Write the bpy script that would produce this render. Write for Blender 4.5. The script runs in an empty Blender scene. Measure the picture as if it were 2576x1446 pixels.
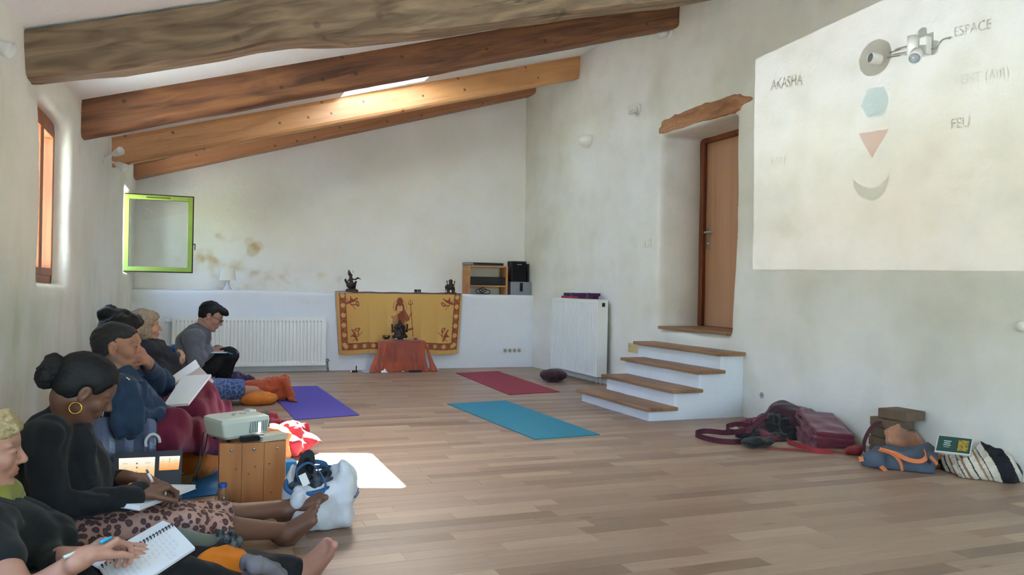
import bpy, bmesh, math, random
import numpy as np
import openvdb as vdb
from mathutils import Matrix, Vector, noise as mnoise
random.seed(7); np.random.seed(7)
C = bpy.context.scene.collection
SC = bpy.context.scene
PI = math.pi

# ---------------------------------------------------------------- camera, sky, sun, exposure
F_PX, YAW, ROLL, PITCH, EYE = 2050.0, math.radians(21.3), math.radians(1.05), math.radians(0.1), 1.06
_F = Vector((math.sin(YAW)*math.cos(PITCH), math.cos(YAW)*math.cos(PITCH), math.sin(PITCH)))
_R0 = Vector((math.cos(YAW), -math.sin(YAW), 0)); _U0 = _R0.cross(_F)
_R = math.cos(ROLL)*_R0 + math.sin(ROLL)*_U0
_U = -math.sin(ROLL)*_R0 + math.cos(ROLL)*_U0
cam = bpy.data.objects.new('camera', bpy.data.cameras.new('camera')); C.objects.link(cam)
cam.matrix_world = Matrix(((_R.x, _U.x, -_F.x, 0), (_R.y, _U.y, -_F.y, 0), (_R.z, _U.z, -_F.z, EYE), (0, 0, 0, 1)))
cam.data.sensor_fit = 'HORIZONTAL'; cam.data.sensor_width = 36; cam.data.lens = 36*F_PX/2576
cam.data.clip_start = 0.02; cam.data.clip_end = 200
SC.camera = cam

w = bpy.data.worlds.new('sky'); SC.world = w; w.use_nodes = True
wn = w.node_tree.nodes; wl = w.node_tree.links
bg = wn['Background']; sky = wn.new('ShaderNodeTexSky'); sky.sky_type = 'NISHITA'
sky.sun_disc = False; sky.sun_elevation = math.radians(44.5); sky.sun_rotation = math.radians(19); sky.dust_density = 2.0
sky.air_density = 1.0; sky.ozone_density = 1.0
wl.new(sky.outputs[0], bg.inputs[0]); bg.inputs[1].default_value = 0.42
sun = bpy.data.objects.new('sun', bpy.data.lights.new('sun', 'SUN')); C.objects.link(sun)
sun.data.energy = 13.0; sun.data.angle = math.radians(0.55); sun.data.color = (1.0, 0.975, 0.93)
SUN_DIR = Vector((-0.335, -0.96, -1.0)).normalized()
sun.rotation_euler = SUN_DIR.to_track_quat('-Z', 'Y').to_euler()
def portal(loc, size, direction):
    l = bpy.data.lights.new('window_portal', 'AREA'); l.shape = 'RECTANGLE'; l.size, l.size_y = size
    l.cycles.is_portal = True
    o = bpy.data.objects.new('window_portal', l); C.objects.link(o); o.location = loc
    o.rotation_euler = Vector(direction).to_track_quat('-Z', 'Y').to_euler()
portal((-1.30, 5.85, 1.55), (1.3, 1.2), (1, 0, 0))
portal((-1.24, 9.8, 1.6), (1.3, 1.2), (1, 0, 0))
portal((1.85, 7.9, 3.55), (1.3, 1.3), (0.28, 0, -1))
portal((-1.60, 1.2, 1.35), (1.9, 2.2), (1, 0, 0))
portal((2.3, -2.75, 1.25), (1.9, 2.5), (0, 1, 0))
vs = SC.view_settings; vs.view_transform = 'Standard'; vs.look = 'None'; vs.gamma = 1.0; vs.use_curve_mapping = False
vs.exposure = 3.7
cy = SC.cycles
cy.max_bounces = 14; cy.diffuse_bounces = 8; cy.glossy_bounces = 4; cy.transmission_bounces = 6; cy.transparent_max_bounces = 16
cy.adaptive_threshold = 0.006; cy.use_denoising = True; cy.sample_clamp_indirect = 8.0; cy.caustics_reflective = False; cy.caustics_refractive = False

# ---------------------------------------------------------------- helpers
def at(px, py, x=None, y=None, z=None):
    """a point of the place seen at (px, py) of the 2576x1446 photograph, on the plane x=, y= or z="""
    d = _R*((px-1288.0)/F_PX) - _U*((py-723.0)/F_PX) + _F
    if x is not None: t = x/d.x
    elif y is not None: t = y/d.y
    else: t = (z-EYE)/d.z
    return Vector((0, 0, EYE)) + d*t
def srgb(c):
    if isinstance(c, str): c = [int(c[i:i+2], 16)/255 for i in (0, 2, 4)]
    return tuple((v/12.92 if v <= .04045 else ((v+.055)/1.055)**2.4) for v in c[:3]) + (1.0,)
def put(nt, a, b): nt.links.new(a, b)
MATS = {}
def mat(name, col, rough=0.7, var=0.12, scale=6.0, bump=0.0, bscale=60.0, metal=0.0, spec=0.5, col2=None, attr=None,
        sheen=0.0, stretch=(1, 1, 1), trans=0.0, ior=1.45, emit=None, estr=0.0, coat=0.0, coords='Object', detail=4.0, contrast=(0.35, 0.65)):
    """procedural material: two tones mixed by noise, fine bump"""
    if name in MATS: return MATS[name]
    m = bpy.data.materials.new(name); m.use_nodes = True; nt = m.node_tree; n = nt.nodes; b = n['Principled BSDF']
    c1 = srgb(col); c2 = srgb(col2) if col2 else tuple(v*(1-var) for v in c1[:3]) + (1,)
    tc = n.new('ShaderNodeTexCoord'); mp = n.new('ShaderNodeMapping'); mp.inputs['Scale'].default_value = stretch
    put(nt, tc.outputs[coords], mp.inputs[0])
    nz = n.new('ShaderNodeTexNoise'); nz.inputs['Scale'].default_value = scale; nz.inputs['Detail'].default_value = detail
    put(nt, mp.outputs[0], nz.inputs['Vector'])
    rp = n.new('ShaderNodeMapRange'); rp.inputs['From Min'].default_value = contrast[0]; rp.inputs['From Max'].default_value = contrast[1]
    put(nt, nz.outputs['Fac'], rp.inputs['Value'])
    mx = n.new('ShaderNodeMix'); mx.data_type = 'RGBA'; put(nt, rp.outputs[0], mx.inputs['Factor'])
    mx.inputs['A'].default_value = c1; mx.inputs['B'].default_value = c2
    out = mx.outputs['Result']
    if attr:
        at_ = n.new('ShaderNodeAttribute'); at_.attribute_name = attr
        m2 = n.new('ShaderNodeMix'); m2.data_type = 'RGBA'; m2.blend_type = 'MULTIPLY'; m2.inputs['Factor'].default_value = 1
        put(nt, at_.outputs['Color'], m2.inputs['A']); put(nt, out, m2.inputs['B']); out = m2.outputs['Result']
    put(nt, out, b.inputs['Base Color'])
    b.inputs['Roughness'].default_value = rough; b.inputs['Metallic'].default_value = metal
    b.inputs['Specular IOR Level'].default_value = spec; b.inputs['IOR'].default_value = ior
    b.inputs['Transmission Weight'].default_value = trans; b.inputs['Sheen Weight'].default_value = sheen; b.inputs['Coat Weight'].default_value = coat
    if emit: b.inputs['Emission Color'].default_value = srgb(emit); b.inputs['Emission Strength'].default_value = estr
    if bump:
        n2 = n.new('ShaderNodeTexNoise'); n2.inputs['Scale'].default_value = bscale; n2.inputs['Detail'].default_value = 3
        put(nt, mp.outputs[0], n2.inputs['Vector'])
        bp = n.new('ShaderNodeBump'); bp.inputs['Strength'].default_value = bump; bp.inputs['Distance'].default_value = 0.004
        put(nt, n2.outputs['Fac'], bp.inputs['Height']); put(nt, bp.outputs[0], b.inputs['Normal'])
    MATS[name] = m; return m

def tag(o, label=None, cat=None, group=None, kind=None):
    if label: o['label'] = label
    if cat: o['category'] = cat
    if group: o['group'] = group
    if kind: o['kind'] = kind
    return o
def empty(name, loc=(0, 0, 0), label=None, cat=None, group=None, kind=None, rz=0.0):
    o = bpy.data.objects.new(name, None); C.objects.link(o); o.location = loc; o.rotation_euler = (0, 0, rz); o.empty_display_size = .05
    return tag(o, label, cat, group, kind)
class MB:
    """collects shapes (world coordinates) into one mesh"""
    def __init__(s): s.v = []; s.f = []; s.mi = []; s.sm = []; s.cur = 0
    def add(s, vs, fs, smooth=False):
        o = len(s.v); s.v += [tuple(v) for v in vs]; s.f += [tuple(i+o for i in f) for f in fs]
        s.mi += [s.cur]*len(fs); s.sm += [smooth]*len(fs); return s
    def box(s, c, h, R=None, bev=0.0):
        """centre, half sizes, 3x3 rotation"""
        bm = bmesh.new(); bmesh.ops.create_cube(bm, size=2.0)
        for v in bm.verts: v.co = Vector((v.co.x*h[0], v.co.y*h[1], v.co.z*h[2]))
        if bev > 0: bmesh.ops.bevel(bm, geom=bm.edges[:], offset=bev, segments=2, affect='EDGES', profile=0.6)
        M = R if R is not None else Matrix.Identity(3); c = Vector(c)
        bm.verts.ensure_lookup_table()
        s.add([M @ v.co + c for v in bm.verts], [[v.index for v in f.verts] for f in bm.faces], False); bm.free(); return s
    def bb(s, lo, hi, bev=0.0):
        return s.box([(a+b)/2 for a, b in zip(lo, hi)], [abs(b-a)/2 for a, b in zip(lo, hi)], None, bev)
    def tube(s, pts, r, seg=10, caps=True, closed=False):
        pts = [Vector(p) for p in pts]; n = len(pts); rs = r if isinstance(r, (list, tuple)) else [r]*n
        vs = []; prev = None
        for i, p in enumerate(pts):
            a = pts[(i-1) % n] if (closed or i) else p; b = pts[(i+1) % n] if (closed or i < n-1) else p
            t = (b-a).normalized()
            if prev is None:
                u = t.cross(Vector((0, 0, 1)));  u = t.cross(Vector((1, 0, 0))) if u.length < 1e-3 else u
            else: u = prev - t*prev.dot(t)
            u.normalize(); prev = u; w_ = t.cross(u)
            for k in range(seg):
                an = 2*PI*k/seg; vs.append(p + (u*math.cos(an)+w_*math.sin(an))*rs[i])
        fs = []
        for i in range(n if closed else n-1):
            j = (i+1) % n
            for k in range(seg):
                l = (k+1) % seg; fs.append((i*seg+k, i*seg+l, j*seg+l, j*seg+k))
        if caps and not closed: fs += [tuple(range(seg-1, -1, -1)), tuple((n-1)*seg+k for k in range(seg))]
        return s.add(vs, fs, True)
    def cyl(s, a, b, r, r2=None, seg=20): return s.tube([a, b], [r, r if r2 is None else r2], seg)
    def lathe(s, prof, loc=(0, 0, 0), R=None, seg=28, a0=0.0, a1=2*PI, smooth=True):
        """profile [(r, z)]"""
        full = abs(a1-a0-2*PI) < 1e-6; M = R if R is not None else Matrix.Identity(3); loc = Vector(loc)
        na = seg if full else seg+1; vs = []
        for r, z in prof:
            for k in range(na):
                an = a0+(a1-a0)*k/seg; vs.append(M @ Vector((r*math.cos(an), r*math.sin(an), z)) + loc)
        fs = []
        for i in range(len(prof)-1):
            for k in range(seg):
                l = (k+1) % na if full else k+1
                fs.append((i*na+k, i*na+l, (i+1)*na+l, (i+1)*na+k))
        return s.add(vs, fs, smooth)
    def strip(s, pts, ups, width, thick):
        """flat strap along pts; ups = direction of the strap's width"""
        pts = [Vector(p) for p in pts]; n = len(pts); vs = []
        for i, p in enumerate(pts):
            t = (pts[min(i+1, n-1)]-pts[max(i-1, 0)]).normalized(); u = Vector(ups[i] if isinstance(ups[0], (list, tuple, Vector)) else ups)
            u = (u-t*u.dot(t)).normalized(); k = t.cross(u)
            for a, b in ((-1, -1), (1, -1), (1, 1), (-1, 1)): vs.append(p+u*a*width/2+k*b*thick/2)
        fs = [(0, 1, 2, 3), tuple((n-1)*4+k for k in (3, 2, 1, 0))]
        for i in range(n-1):
            for k in range(4): fs.append((i*4+k, i*4+(k+1) % 4, i*4+4+(k+1) % 4, i*4+4+k))
        return s.add(vs, fs, False)
    def prism(s, poly, off):
        """closed polygon of 3D points extruded by vector off"""
        n = len(poly); off = Vector(off); vs = [Vector(p) for p in poly]; vs += [p+off for p in vs]
        fs = [tuple(range(n-1, -1, -1)), tuple(range(n, 2*n))] + [(i, (i+1) % n, n+(i+1) % n, n+i) for i in range(n)]
        return s.add(vs, fs, False)
    def grid(s, fn, nu, nv, smooth=True):
        vs = [fn(i/nu, j/nv) for j in range(nv+1) for i in range(nu+1)]
        fs = [(j*(nu+1)+i, j*(nu+1)+i+1, (j+1)*(nu+1)+i+1, (j+1)*(nu+1)+i) for j in range(nv) for i in range(nu)]
        return s.add(vs, fs, smooth)
    def build(s, name, mats, parent=None, label=None, cat=None, group=None, kind=None, origin=None, smooth=None, fixn=True):
        me = bpy.data.meshes.new(name); o3 = Vector(origin) if origin is not None else Vector((0, 0, 0))
        base = Vector((0, 0, 0))
        if parent is not None:
            par = parent; M = Matrix.Identity(4)
            chain = []
            while par is not None: chain.append(par); par = par.parent
            for q in reversed(chain): M = M @ q.matrix_basis
            inv = M.inverted(); vs = [inv @ Vector(v) for v in s.v]
        else: vs = [Vector(v)-o3 for v in s.v]
        me.from_pydata(vs, [], s.f); 
        me.polygons.foreach_set('use_smooth', [bool(x) if smooth is None else smooth for x in s.sm])
        me.polygons.foreach_set('material_index', s.mi)
        for m in (mats if isinstance(mats, (list, tuple)) else [mats]): me.materials.append(m)
        if fixn:
            bm = bmesh.new(); bm.from_mesh(me); bmesh.ops.recalc_face_normals(bm, faces=bm.faces); bm.to_mesh(me); bm.free()
        me.update()
        o = bpy.data.objects.new(name, me); C.objects.link(o)
        if parent is not None: o.parent = parent
        elif origin is not None: o.location = o3
        return tag(o, label, cat, group, kind)
def vcol(o, cols, name='Col'):
    a = o.data.color_attributes.new(name, 'FLOAT_COLOR', 'POINT')
    arr = np.ones((len(o.data.vertices), 4), np.float32); arr[:, :3] = cols; a.data.foreach_set('color', arr.ravel()); return o

# ---- smooth signed-distance bodies, turned into one continuous mesh
def V3(p): return np.array([p[0], p[1], p[2]], np.float32)
class Sdf:
    def __init__(s, k=0.012): s.p = []; s.k = k; s.noise = None; s.free = False; s.avoid = []
    def _a(s, fn, lo, hi, op, k, col): s.p.append((fn, np.array(lo, float), np.array(hi, float), op, s.k if k is None else k, col)); return s
    def cone(s, a, b, ra, rb=None, op='u', k=None, col=None):
        rb = ra if rb is None else rb; a = V3(a); b = V3(b); ab = b-a; L2 = max(float(ab@ab), 1e-9); r = max(ra, rb)
        def fn(P):
            t = np.clip(((P-a)@ab)/L2, 0, 1); q = P-a-t[..., None]*ab
            return np.sqrt((q*q).sum(-1)) - (ra+(rb-ra)*t)
        return s._a(fn, np.minimum(a, b)-r, np.maximum(a, b)+r, op, k, col)
    def chain(s, pts, rs, op='u', k=None, col=None):
        for i in range(len(pts)-1): s.cone(pts[i], pts[i+1], rs[i], rs[i+1], op, k, col)
        return s
    def ell(s, c, r, R=None, op='u', k=None, col=None):
        c = V3(c); r = np.array(r, np.float32); m = float(r.max()); Rm = None if R is None else np.array(R, np.float32)
        def fn(P):
            q = P-c
            if Rm is not None: q = q@Rm
            k0 = np.sqrt(((q/r)**2).sum(-1)); k1 = np.sqrt(((q/r**2)**2).sum(-1)); return k0*(k0-1)/np.maximum(k1, 1e-6)
        return s._a(fn, c-m, c+m, op, k, col)
    def box(s, c, h, rnd=0.01, R=None, op='u', k=None, col=None):
        c = V3(c); h = np.array(h, np.float32)-rnd; m = float(np.linalg.norm(h))+rnd; Rm = None if R is None else np.array(R, np.float32)
        ext = (np.array(h)+rnd) if R is None else np.array([m]*3)
        def fn(P):
            q = P-c
            if Rm is not None: q = q@Rm
            q = np.abs(q)-h; return np.sqrt((np.maximum(q, 0)**2).sum(-1))+np.minimum(q.max(-1), 0)-rnd
        return s._a(fn, c-ext, c+ext, op, k, col)
    def mesh(s, h, adapt=0.0, colored=None):
        us = [p for p in s.p if p[3] == 'u']; pad = 3*h+0.004
        lo = np.min([p[1] for p in us], 0)-pad; hi = np.max([p[2] for p in us], 0)+pad
        n = np.ceil((hi-lo)/h).astype(int)+1
        ax = [(lo[i]+h*np.arange(n[i])).astype(np.float32) for i in range(3)]
        D = np.full(n, 4*h, np.float32)
        for fn, l, u, op, k, col in s.p:
            m = k+4*h; i0 = np.maximum(((l-m-lo)/h).astype(int), 0); i1 = np.minimum(((u+m-lo)/h).astype(int)+2, n)
            if (i1 <= i0).any(): continue
            sl = tuple(slice(a, b) for a, b in zip(i0, i1))
            P = np.stack(np.meshgrid(*[ax[i][sl[i]] for i in range(3)], indexing='ij'), -1); d = fn(P).astype(np.float32); A = D[sl]
            if op == 'u':
                if k > 0: q = np.maximum(k-np.abs(A-d), 0)/k; D[sl] = np.minimum(A, d)-q*q*k*0.25
                else: D[sl] = np.minimum(A, d)
            else:
                d = -d
                if k > 0: q = np.maximum(k-np.abs(A-d), 0)/k; D[sl] = np.maximum(A, d)+q*q*k*0.25
                else: D[sl] = np.maximum(A, d)
        if s.noise is not None:
            band = np.abs(D) < 4*h+s.noise[1]; idx = np.argwhere(band)
            P = np.stack([ax[i][idx[:, i]] for i in range(3)], -1); D[band] += s.noise[0](P)
        if not s.free:
            G = [a.reshape([-1 if j == i else 1 for j in range(3)]) for i, a in enumerate(ax)]
            D = np.maximum(D, .0015-G[2])
            if hi[0] > 4.2: D = np.maximum(D, (G[0]-(xr(G[1])-.010)).astype(np.float32))
            if lo[0] < -.5: D = np.maximum(D, ((xl(G[1])+.012)-G[0]).astype(np.float32))
        D[0], D[-1] = 4*h, 4*h; D[:, 0], D[:, -1] = 4*h, 4*h; D[:, :, 0], D[:, :, -1] = 4*h, 4*h
        g = vdb.FloatGrid(4*h); g.copyFromArray(np.clip(D, -4*h, 4*h))
        pts, tris, quads = g.convertToPolygons(0.0, adapt)
        pts = pts*h+lo
        return pts, tris, quads
    def colors(s, pts, default, soft=0.003):
        P = pts.astype(np.float32); best = np.full(len(P), 1e9, np.float32); out = np.tile(np.array(default, np.float32), (len(P), 1))
        ds = []; cs = []
        for fn, l, u, op, k, col in s.p:
            if op != 'u': continue
            ds.append(fn(P)); cs.append(default if col is None else srgb(col)[:3])
        d = np.array(ds); wgt = np.exp(-(d-d.min(0))/soft); wgt /= wgt.sum(0)
        return np.einsum('pn,pc->nc', wgt, np.array(cs, np.float32))
    def build(s, name, mats, h, parent=None, default=None, adapt=0.0, soft=0.003, origin=None, post=None, **kw):
        pts, tris, quads = s.mesh(h, adapt)
        me = bpy.data.meshes.new(name)
        cols = s.colors(pts, srgb(default)[:3], soft) if default else None
        if post is not None: cols = post(pts, cols)
        off = np.zeros(3)
        if parent is not None:
            q = parent
            M = Matrix.Identity(4); ch = []
            while q is not None: ch.append(q); q = q.parent
            for q in reversed(ch): M = M @ q.matrix_basis
            Mi = np.array(M.inverted()); vp = pts@Mi[:3, :3].T+Mi[:3, 3]
        elif origin is not None: off = np.array(origin); vp = pts-off
        else: vp = pts
        nt_, nq = len(tris), len(quads)
        me.vertices.add(len(vp)); me.vertices.foreach_set('co', vp.astype(np.float32).ravel())
        me.loops.add(nt_*3+nq*4); me.polygons.add(nt_+nq)
        li = np.concatenate([np.array(tris)[:, ::-1].ravel() if nt_ else np.zeros(0, int), np.array(quads)[:, ::-1].ravel() if nq else np.zeros(0, int)]).astype(np.int32)
        me.loops.foreach_set('vertex_index', li)
        st = np.concatenate([np.arange(nt_)*3, nt_*3+np.arange(nq)*4]).astype(np.int32); me.polygons.foreach_set('loop_start', st)
        me.update(calc_edges=True); me.validate(); me.polygons.foreach_set('use_smooth', [True]*len(me.polygons))
        for m in (mats if isinstance(mats, (list, tuple)) else [mats]): me.materials.append(m)
        o = bpy.data.objects.new(name, me); C.objects.link(o)
        if parent is not None: o.parent = parent
        elif origin is not None: o.location = origin
        if cols is not None and len(me.vertices) == len(cols): vcol(o, cols)
        return tag(o, **kw)
def fnoise(P, scale, seed=0.0, octv=2):
    """cheap smooth numpy noise from rotated sines"""
    r = np.zeros(len(P), np.float32); a = 1.0; rs = np.random.RandomState(int(seed*10)+3)
    for o in range(octv):
        for j in range(4):
            d = rs.randn(3); d /= np.linalg.norm(d); ph = rs.rand()*6.28; d2 = rs.randn(3)*0.6
            r += (a/4*1.6*np.sin((P@d.astype(np.float32))*scale*2.1+ph+1.3*np.sin((P@d2.astype(np.float32))*scale*1.1+ph*2))).astype(np.float32)
        scale *= 2.1; a *= 0.5
    return r
# ---------------------------------------------------------------- surface materials
def plaster(name, col, colb, colc, amt=0.6, dirt=0.0):
    m = bpy.data.materials.new(name); m.use_nodes = True; nt = m.node_tree; n = nt.nodes; b = n['Principled BSDF']
    tc = n.new('ShaderNodeTexCoord'); cur = None
    def noise(scale, detail, lo, hi, rough=0.55, st=(1, 1, 1)):
        mp = n.new('ShaderNodeMapping'); mp.inputs['Scale'].default_value = st; put(nt, tc.outputs['Object'], mp.inputs[0])
        z = n.new('ShaderNodeTexNoise'); z.inputs['Scale'].default_value = scale; z.inputs['Detail'].default_value = detail; z.inputs['Roughness'].default_value = rough
        put(nt, mp.outputs[0], z.inputs['Vector']); r = n.new('ShaderNodeMapRange'); r.interpolation_type = 'SMOOTHSTEP'
        r.inputs['From Min'].default_value = lo; r.inputs['From Max'].default_value = hi; put(nt, z.outputs['Fac'], r.inputs['Value']); return r.outputs[0], z
    def mixc(fac, a, bcol, mul=1.0):
        x = n.new('ShaderNodeMix'); x.data_type = 'RGBA'
        mm = n.new('ShaderNodeMath'); mm.operation = 'MULTIPLY'; mm.inputs[1].default_value = mul; put(nt, fac, mm.inputs[0]); put(nt, mm.outputs[0], x.inputs['Factor'])
        if isinstance(a, tuple): x.inputs['A'].default_value = a
        else: put(nt, a, x.inputs['A'])
        x.inputs['B'].default_value = bcol; return x.outputs['Result']
    f1, _ = noise(0.9, 5, 0.38, 0.68); f2, _ = noise(1.7, 6, 0.48, 0.72); f3, _ = noise(5.5, 5, 0.5, 0.75); f4, _ = noise(26, 4, 0.45, 0.8)
    c = mixc(f1, srgb(col), srgb(colb), amt); c = mixc(f2, c, srgb(colc), amt*0.8); c = mixc(f3, c, srgb(colb), amt*0.35); c = mixc(f4, c, srgb(colc), amt*0.18)
    if dirt:
        f5, _ = noise(3.0, 6, 0.56, 0.74, 0.6, (1, 1, 0.45)); c = mixc(f5, c, srgb('958a70'), dirt)
    a = n.new('ShaderNodeAttribute'); a.attribute_name = 'Col'
    x = n.new('ShaderNodeMix'); x.data_type = 'RGBA'; x.blend_type = 'MULTIPLY'; x.inputs['Factor'].default_value = 1
    put(nt, c, x.inputs['A']); put(nt, a.outputs['Color'], x.inputs['B']); put(nt, x.outputs['Result'], b.inputs['Base Color'])
    b.inputs['Roughness'].default_value = 0.82; b.inputs['Specular IOR Level'].default_value = 0.25
    _, z1 = noise(9, 8, 0, 1, 0.7); bp = n.new('ShaderNodeBump'); bp.inputs['Strength'].default_value = 0.35; bp.inputs['Distance'].default_value = 0.02
    put(nt, z1.outputs['Fac'], bp.inputs['Height']); put(nt, bp.outputs[0], b.inputs['Normal'])
    return m
M_PL = plaster('lime_plaster', 'dedddb', 'd7d1c6', 'cfcfc9', 0.62)
M_PLD = plaster('stained_lime_plaster', 'e9ebe2', 'dcdccd', 'd2d6c8', 0.6, 0.15)
M_WHP = plaster('white_wall_paint', 'dadee6', 'd5d6d8', 'd0d4dc', 0.4)
M_CEIL = plaster('ceiling_paint', 'eef2f2', 'ebefee', 'edf1f0', 0.3)
def wood(name, c1, c2, dark, gscale=14.0, st=(0.06, 1, 1), knots=0.0, rough=0.55, bump=0.15, kscale=1.6, cracks=0.0, tilt=0.0):
    m = bpy.data.materials.new(name); m.use_nodes = True; nt = m.node_tree; n = nt.nodes; b = n['Principled BSDF']
    tc = n.new('ShaderNodeTexCoord'); mp = n.new('ShaderNodeMapping'); mp.vector_type = 'TEXTURE'; mp.inputs['Scale'].default_value = tuple(1/v for v in st); mp.inputs['Rotation'].default_value = (0, -tilt, 0)
    put(nt, tc.outputs['Object'], mp.inputs[0])
    z = n.new('ShaderNodeTexNoise'); z.inputs['Scale'].default_value = gscale; z.inputs['Detail'].default_value = 7; z.inputs['Distortion'].default_value = 0.8
    put(nt, mp.outputs[0], z.inputs['Vector'])
    cr = n.new('ShaderNodeValToRGB'); put(nt, z.outputs['Fac'], cr.inputs[0])
    e = cr.color_ramp.elements; e[0].position = 0.30; e[0].color = srgb(dark); e[1].position = 0.72; e[1].color = srgb(c1)
    k = cr.color_ramp.elements.new(0.5); k.color = srgb(c2)
    out = cr.outputs[0]
    z2 = n.new('ShaderNodeTexNoise'); z2.inputs['Scale'].default_value = 2.2; z2.inputs['Detail'].default_value = 5; put(nt, tc.outputs['Object'], z2.inputs['Vector'])
    r2 = n.new('ShaderNodeMapRange'); r2.inputs['From Min'].default_value = 0.4; r2.inputs['From Max'].default_value = 0.7; r2.inputs['To Max'].default_value = 0.55; put(nt, z2.outputs['Fac'], r2.inputs['Value'])
    x = n.new('ShaderNodeMix'); x.data_type = 'RGBA'; put(nt, r2.outputs[0], x.inputs['Factor']); put(nt, out, x.inputs['A']); x.inputs['B'].default_value = srgb(c2); out = x.outputs['Result']
    def dark_by(fac_out, lo, hi, amt, inp):
        r = n.new('ShaderNodeMapRange'); r.interpolation_type = 'SMOOTHSTEP'; r.inputs['From Min'].default_value = lo; r.inputs['From Max'].default_value = hi
        r.inputs['To Min'].default_value = amt; r.inputs['To Max'].default_value = 0.0; put(nt, fac_out, r.inputs['Value'])
        y = n.new('ShaderNodeMix'); y.data_type = 'RGBA'; put(nt, r.outputs[0], y.inputs['Factor']); put(nt, inp, y.inputs['A']); y.inputs['B'].default_value = tuple(v*0.35 for v in srgb(dark)[:3])+(1,)
        return y.outputs['Result']
    if knots:
        mk = n.new('ShaderNodeMapping'); mk.inputs['Scale'].default_value = (kscale*1.9, 0.001, kscale*2.0); mk.inputs['Rotation'].default_value = (PI/2, 0, 0); put(nt, tc.outputs['Object'], mk.inputs[0])
        v = n.new('ShaderNodeTexVoronoi'); v.voronoi_dimensions = '2D'; v.inputs['Scale'].default_value = 1.0; put(nt, mk.outputs[0], v.inputs['Vector']); out = dark_by(v.outputs['Distance'], 0.030, 0.062, knots, out)
    if cracks:
        mk = n.new('ShaderNodeMapping'); mk.vector_type = 'TEXTURE'; mk.inputs['Scale'].default_value = (5.0, .5, .18); mk.inputs['Rotation'].default_value = (0, -tilt, 0); put(nt, tc.outputs['Object'], mk.inputs[0])
        z3 = n.new('ShaderNodeTexNoise'); z3.inputs['Scale'].default_value = 1.3; z3.inputs['Detail'].default_value = 6; put(nt, mk.outputs[0], z3.inputs['Vector'])
        ab = n.new('ShaderNodeMath'); ab.operation = 'SUBTRACT'; ab.inputs[1].default_value = 0.5; put(nt, z3.outputs['Fac'], ab.inputs[0])
        a2 = n.new('ShaderNodeMath'); a2.operation = 'ABSOLUTE'; put(nt, ab.outputs[0], a2.inputs[0]); out = dark_by(a2.outputs[0], 0.0, 0.009, cracks, out)
    put(nt, out, b.inputs['Base Color']); b.inputs['Roughness'].default_value = rough; b.inputs['Specular IOR Level'].default_value = 0.35
    bp = n.new('ShaderNodeBump'); bp.inputs['Strength'].default_value = bump; bp.inputs['Distance'].default_value = 0.01
    put(nt, z.outputs['Fac'], bp.inputs['Height']); put(nt, bp.outputs[0], b.inputs['Normal'])
    return m
def pane_mat(name='thin_window_glass', tint=(0.97, 0.985, 0.98)):
    m = bpy.data.materials.new(name); m.use_nodes = True; nt = m.node_tree; n = nt.nodes; n.clear()
    o = n.new('ShaderNodeOutputMaterial'); t = n.new('ShaderNodeBsdfTransparent'); t.inputs[0].default_value = tint+(1,)
    g = n.new('ShaderNodeBsdfGlossy'); g.inputs['Roughness'].default_value = 0.02; lw = n.new('ShaderNodeLayerWeight'); lw.inputs['Blend'].default_value = .5; pw = n.new('ShaderNodeMath'); pw.operation = 'POWER'; pw.inputs[1].default_value = 4.0; put(nt, lw.outputs['Facing'], pw.inputs[0]); f = n.new('ShaderNodeMath'); f.operation = 'MULTIPLY_ADD'; f.inputs[1].default_value = .5; f.inputs[2].default_value = .035; put(nt, pw.outputs[0], f.inputs[0])
    x = n.new('ShaderNodeMixShader'); put(nt, f.outputs[0], x.inputs[0]); put(nt, t.outputs[0], x.inputs[1]); put(nt, g.outputs[0], x.inputs[2]); put(nt, x.outputs[0], o.inputs[0]); return m
M_PANE = pane_mat()

# ---------------------------------------------------------------- the room
def xl(y): return -0.68-0.031*(10.3-y)
def xr(y): return np.where(y > 5.8, 4.33+(10.3-y)*0.0158, 4.403+(5.8-y)*0.031)
def zc(x): return 2.42+0.30*(x+0.68)
def wall_noise(amp, seed):
    return lambda P: fnoise(P, 1.6, seed, 3)*amp
sd = Sdf(0.03); sd.free = True
sd._a(lambda P: np.maximum(np.maximum(P[..., 0]-xl(P[..., 1]), -1.28-P[..., 0]), np.maximum(P[..., 2]-2.75, -0.1-P[..., 2])), (-1.5, -2.9, -.1), (-.6, 11.0, 2.75), 'u', 0, None)
def hole(sd, lo, hi, rnd, k): sd.box([(a+b)/2 for a, b in zip(lo, hi)], [(b-a)/2 for a, b in zip(lo, hi)], rnd, None, 's', k)
hole(sd, (-1.6, 5.30, 1.04), (-0.3, 6.34, 2.12), 0.06, 0.06)
hole(sd, (-1.6, 9.44, 1.16), (-0.3, 10.16, 2.08), 0.03, 0.05); hole(sd, (-1.6, 9.0, 0.9), (-1.02, 10.55, 2.5), 0.05, 0.05); hole(sd, (-1.6, 5.0, 0.8), (-1.03, 6.7, 2.5), 0.05, 0.05)  # wider unseen outer cuts let more daylight through both windows
hole(sd, (-1.6, 0.45, 0.55), (-0.3, 1.95, 2.15), 0.04, 0.05)
sd.noise = (wall_noise(0.009, 1), 0.02)
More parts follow.
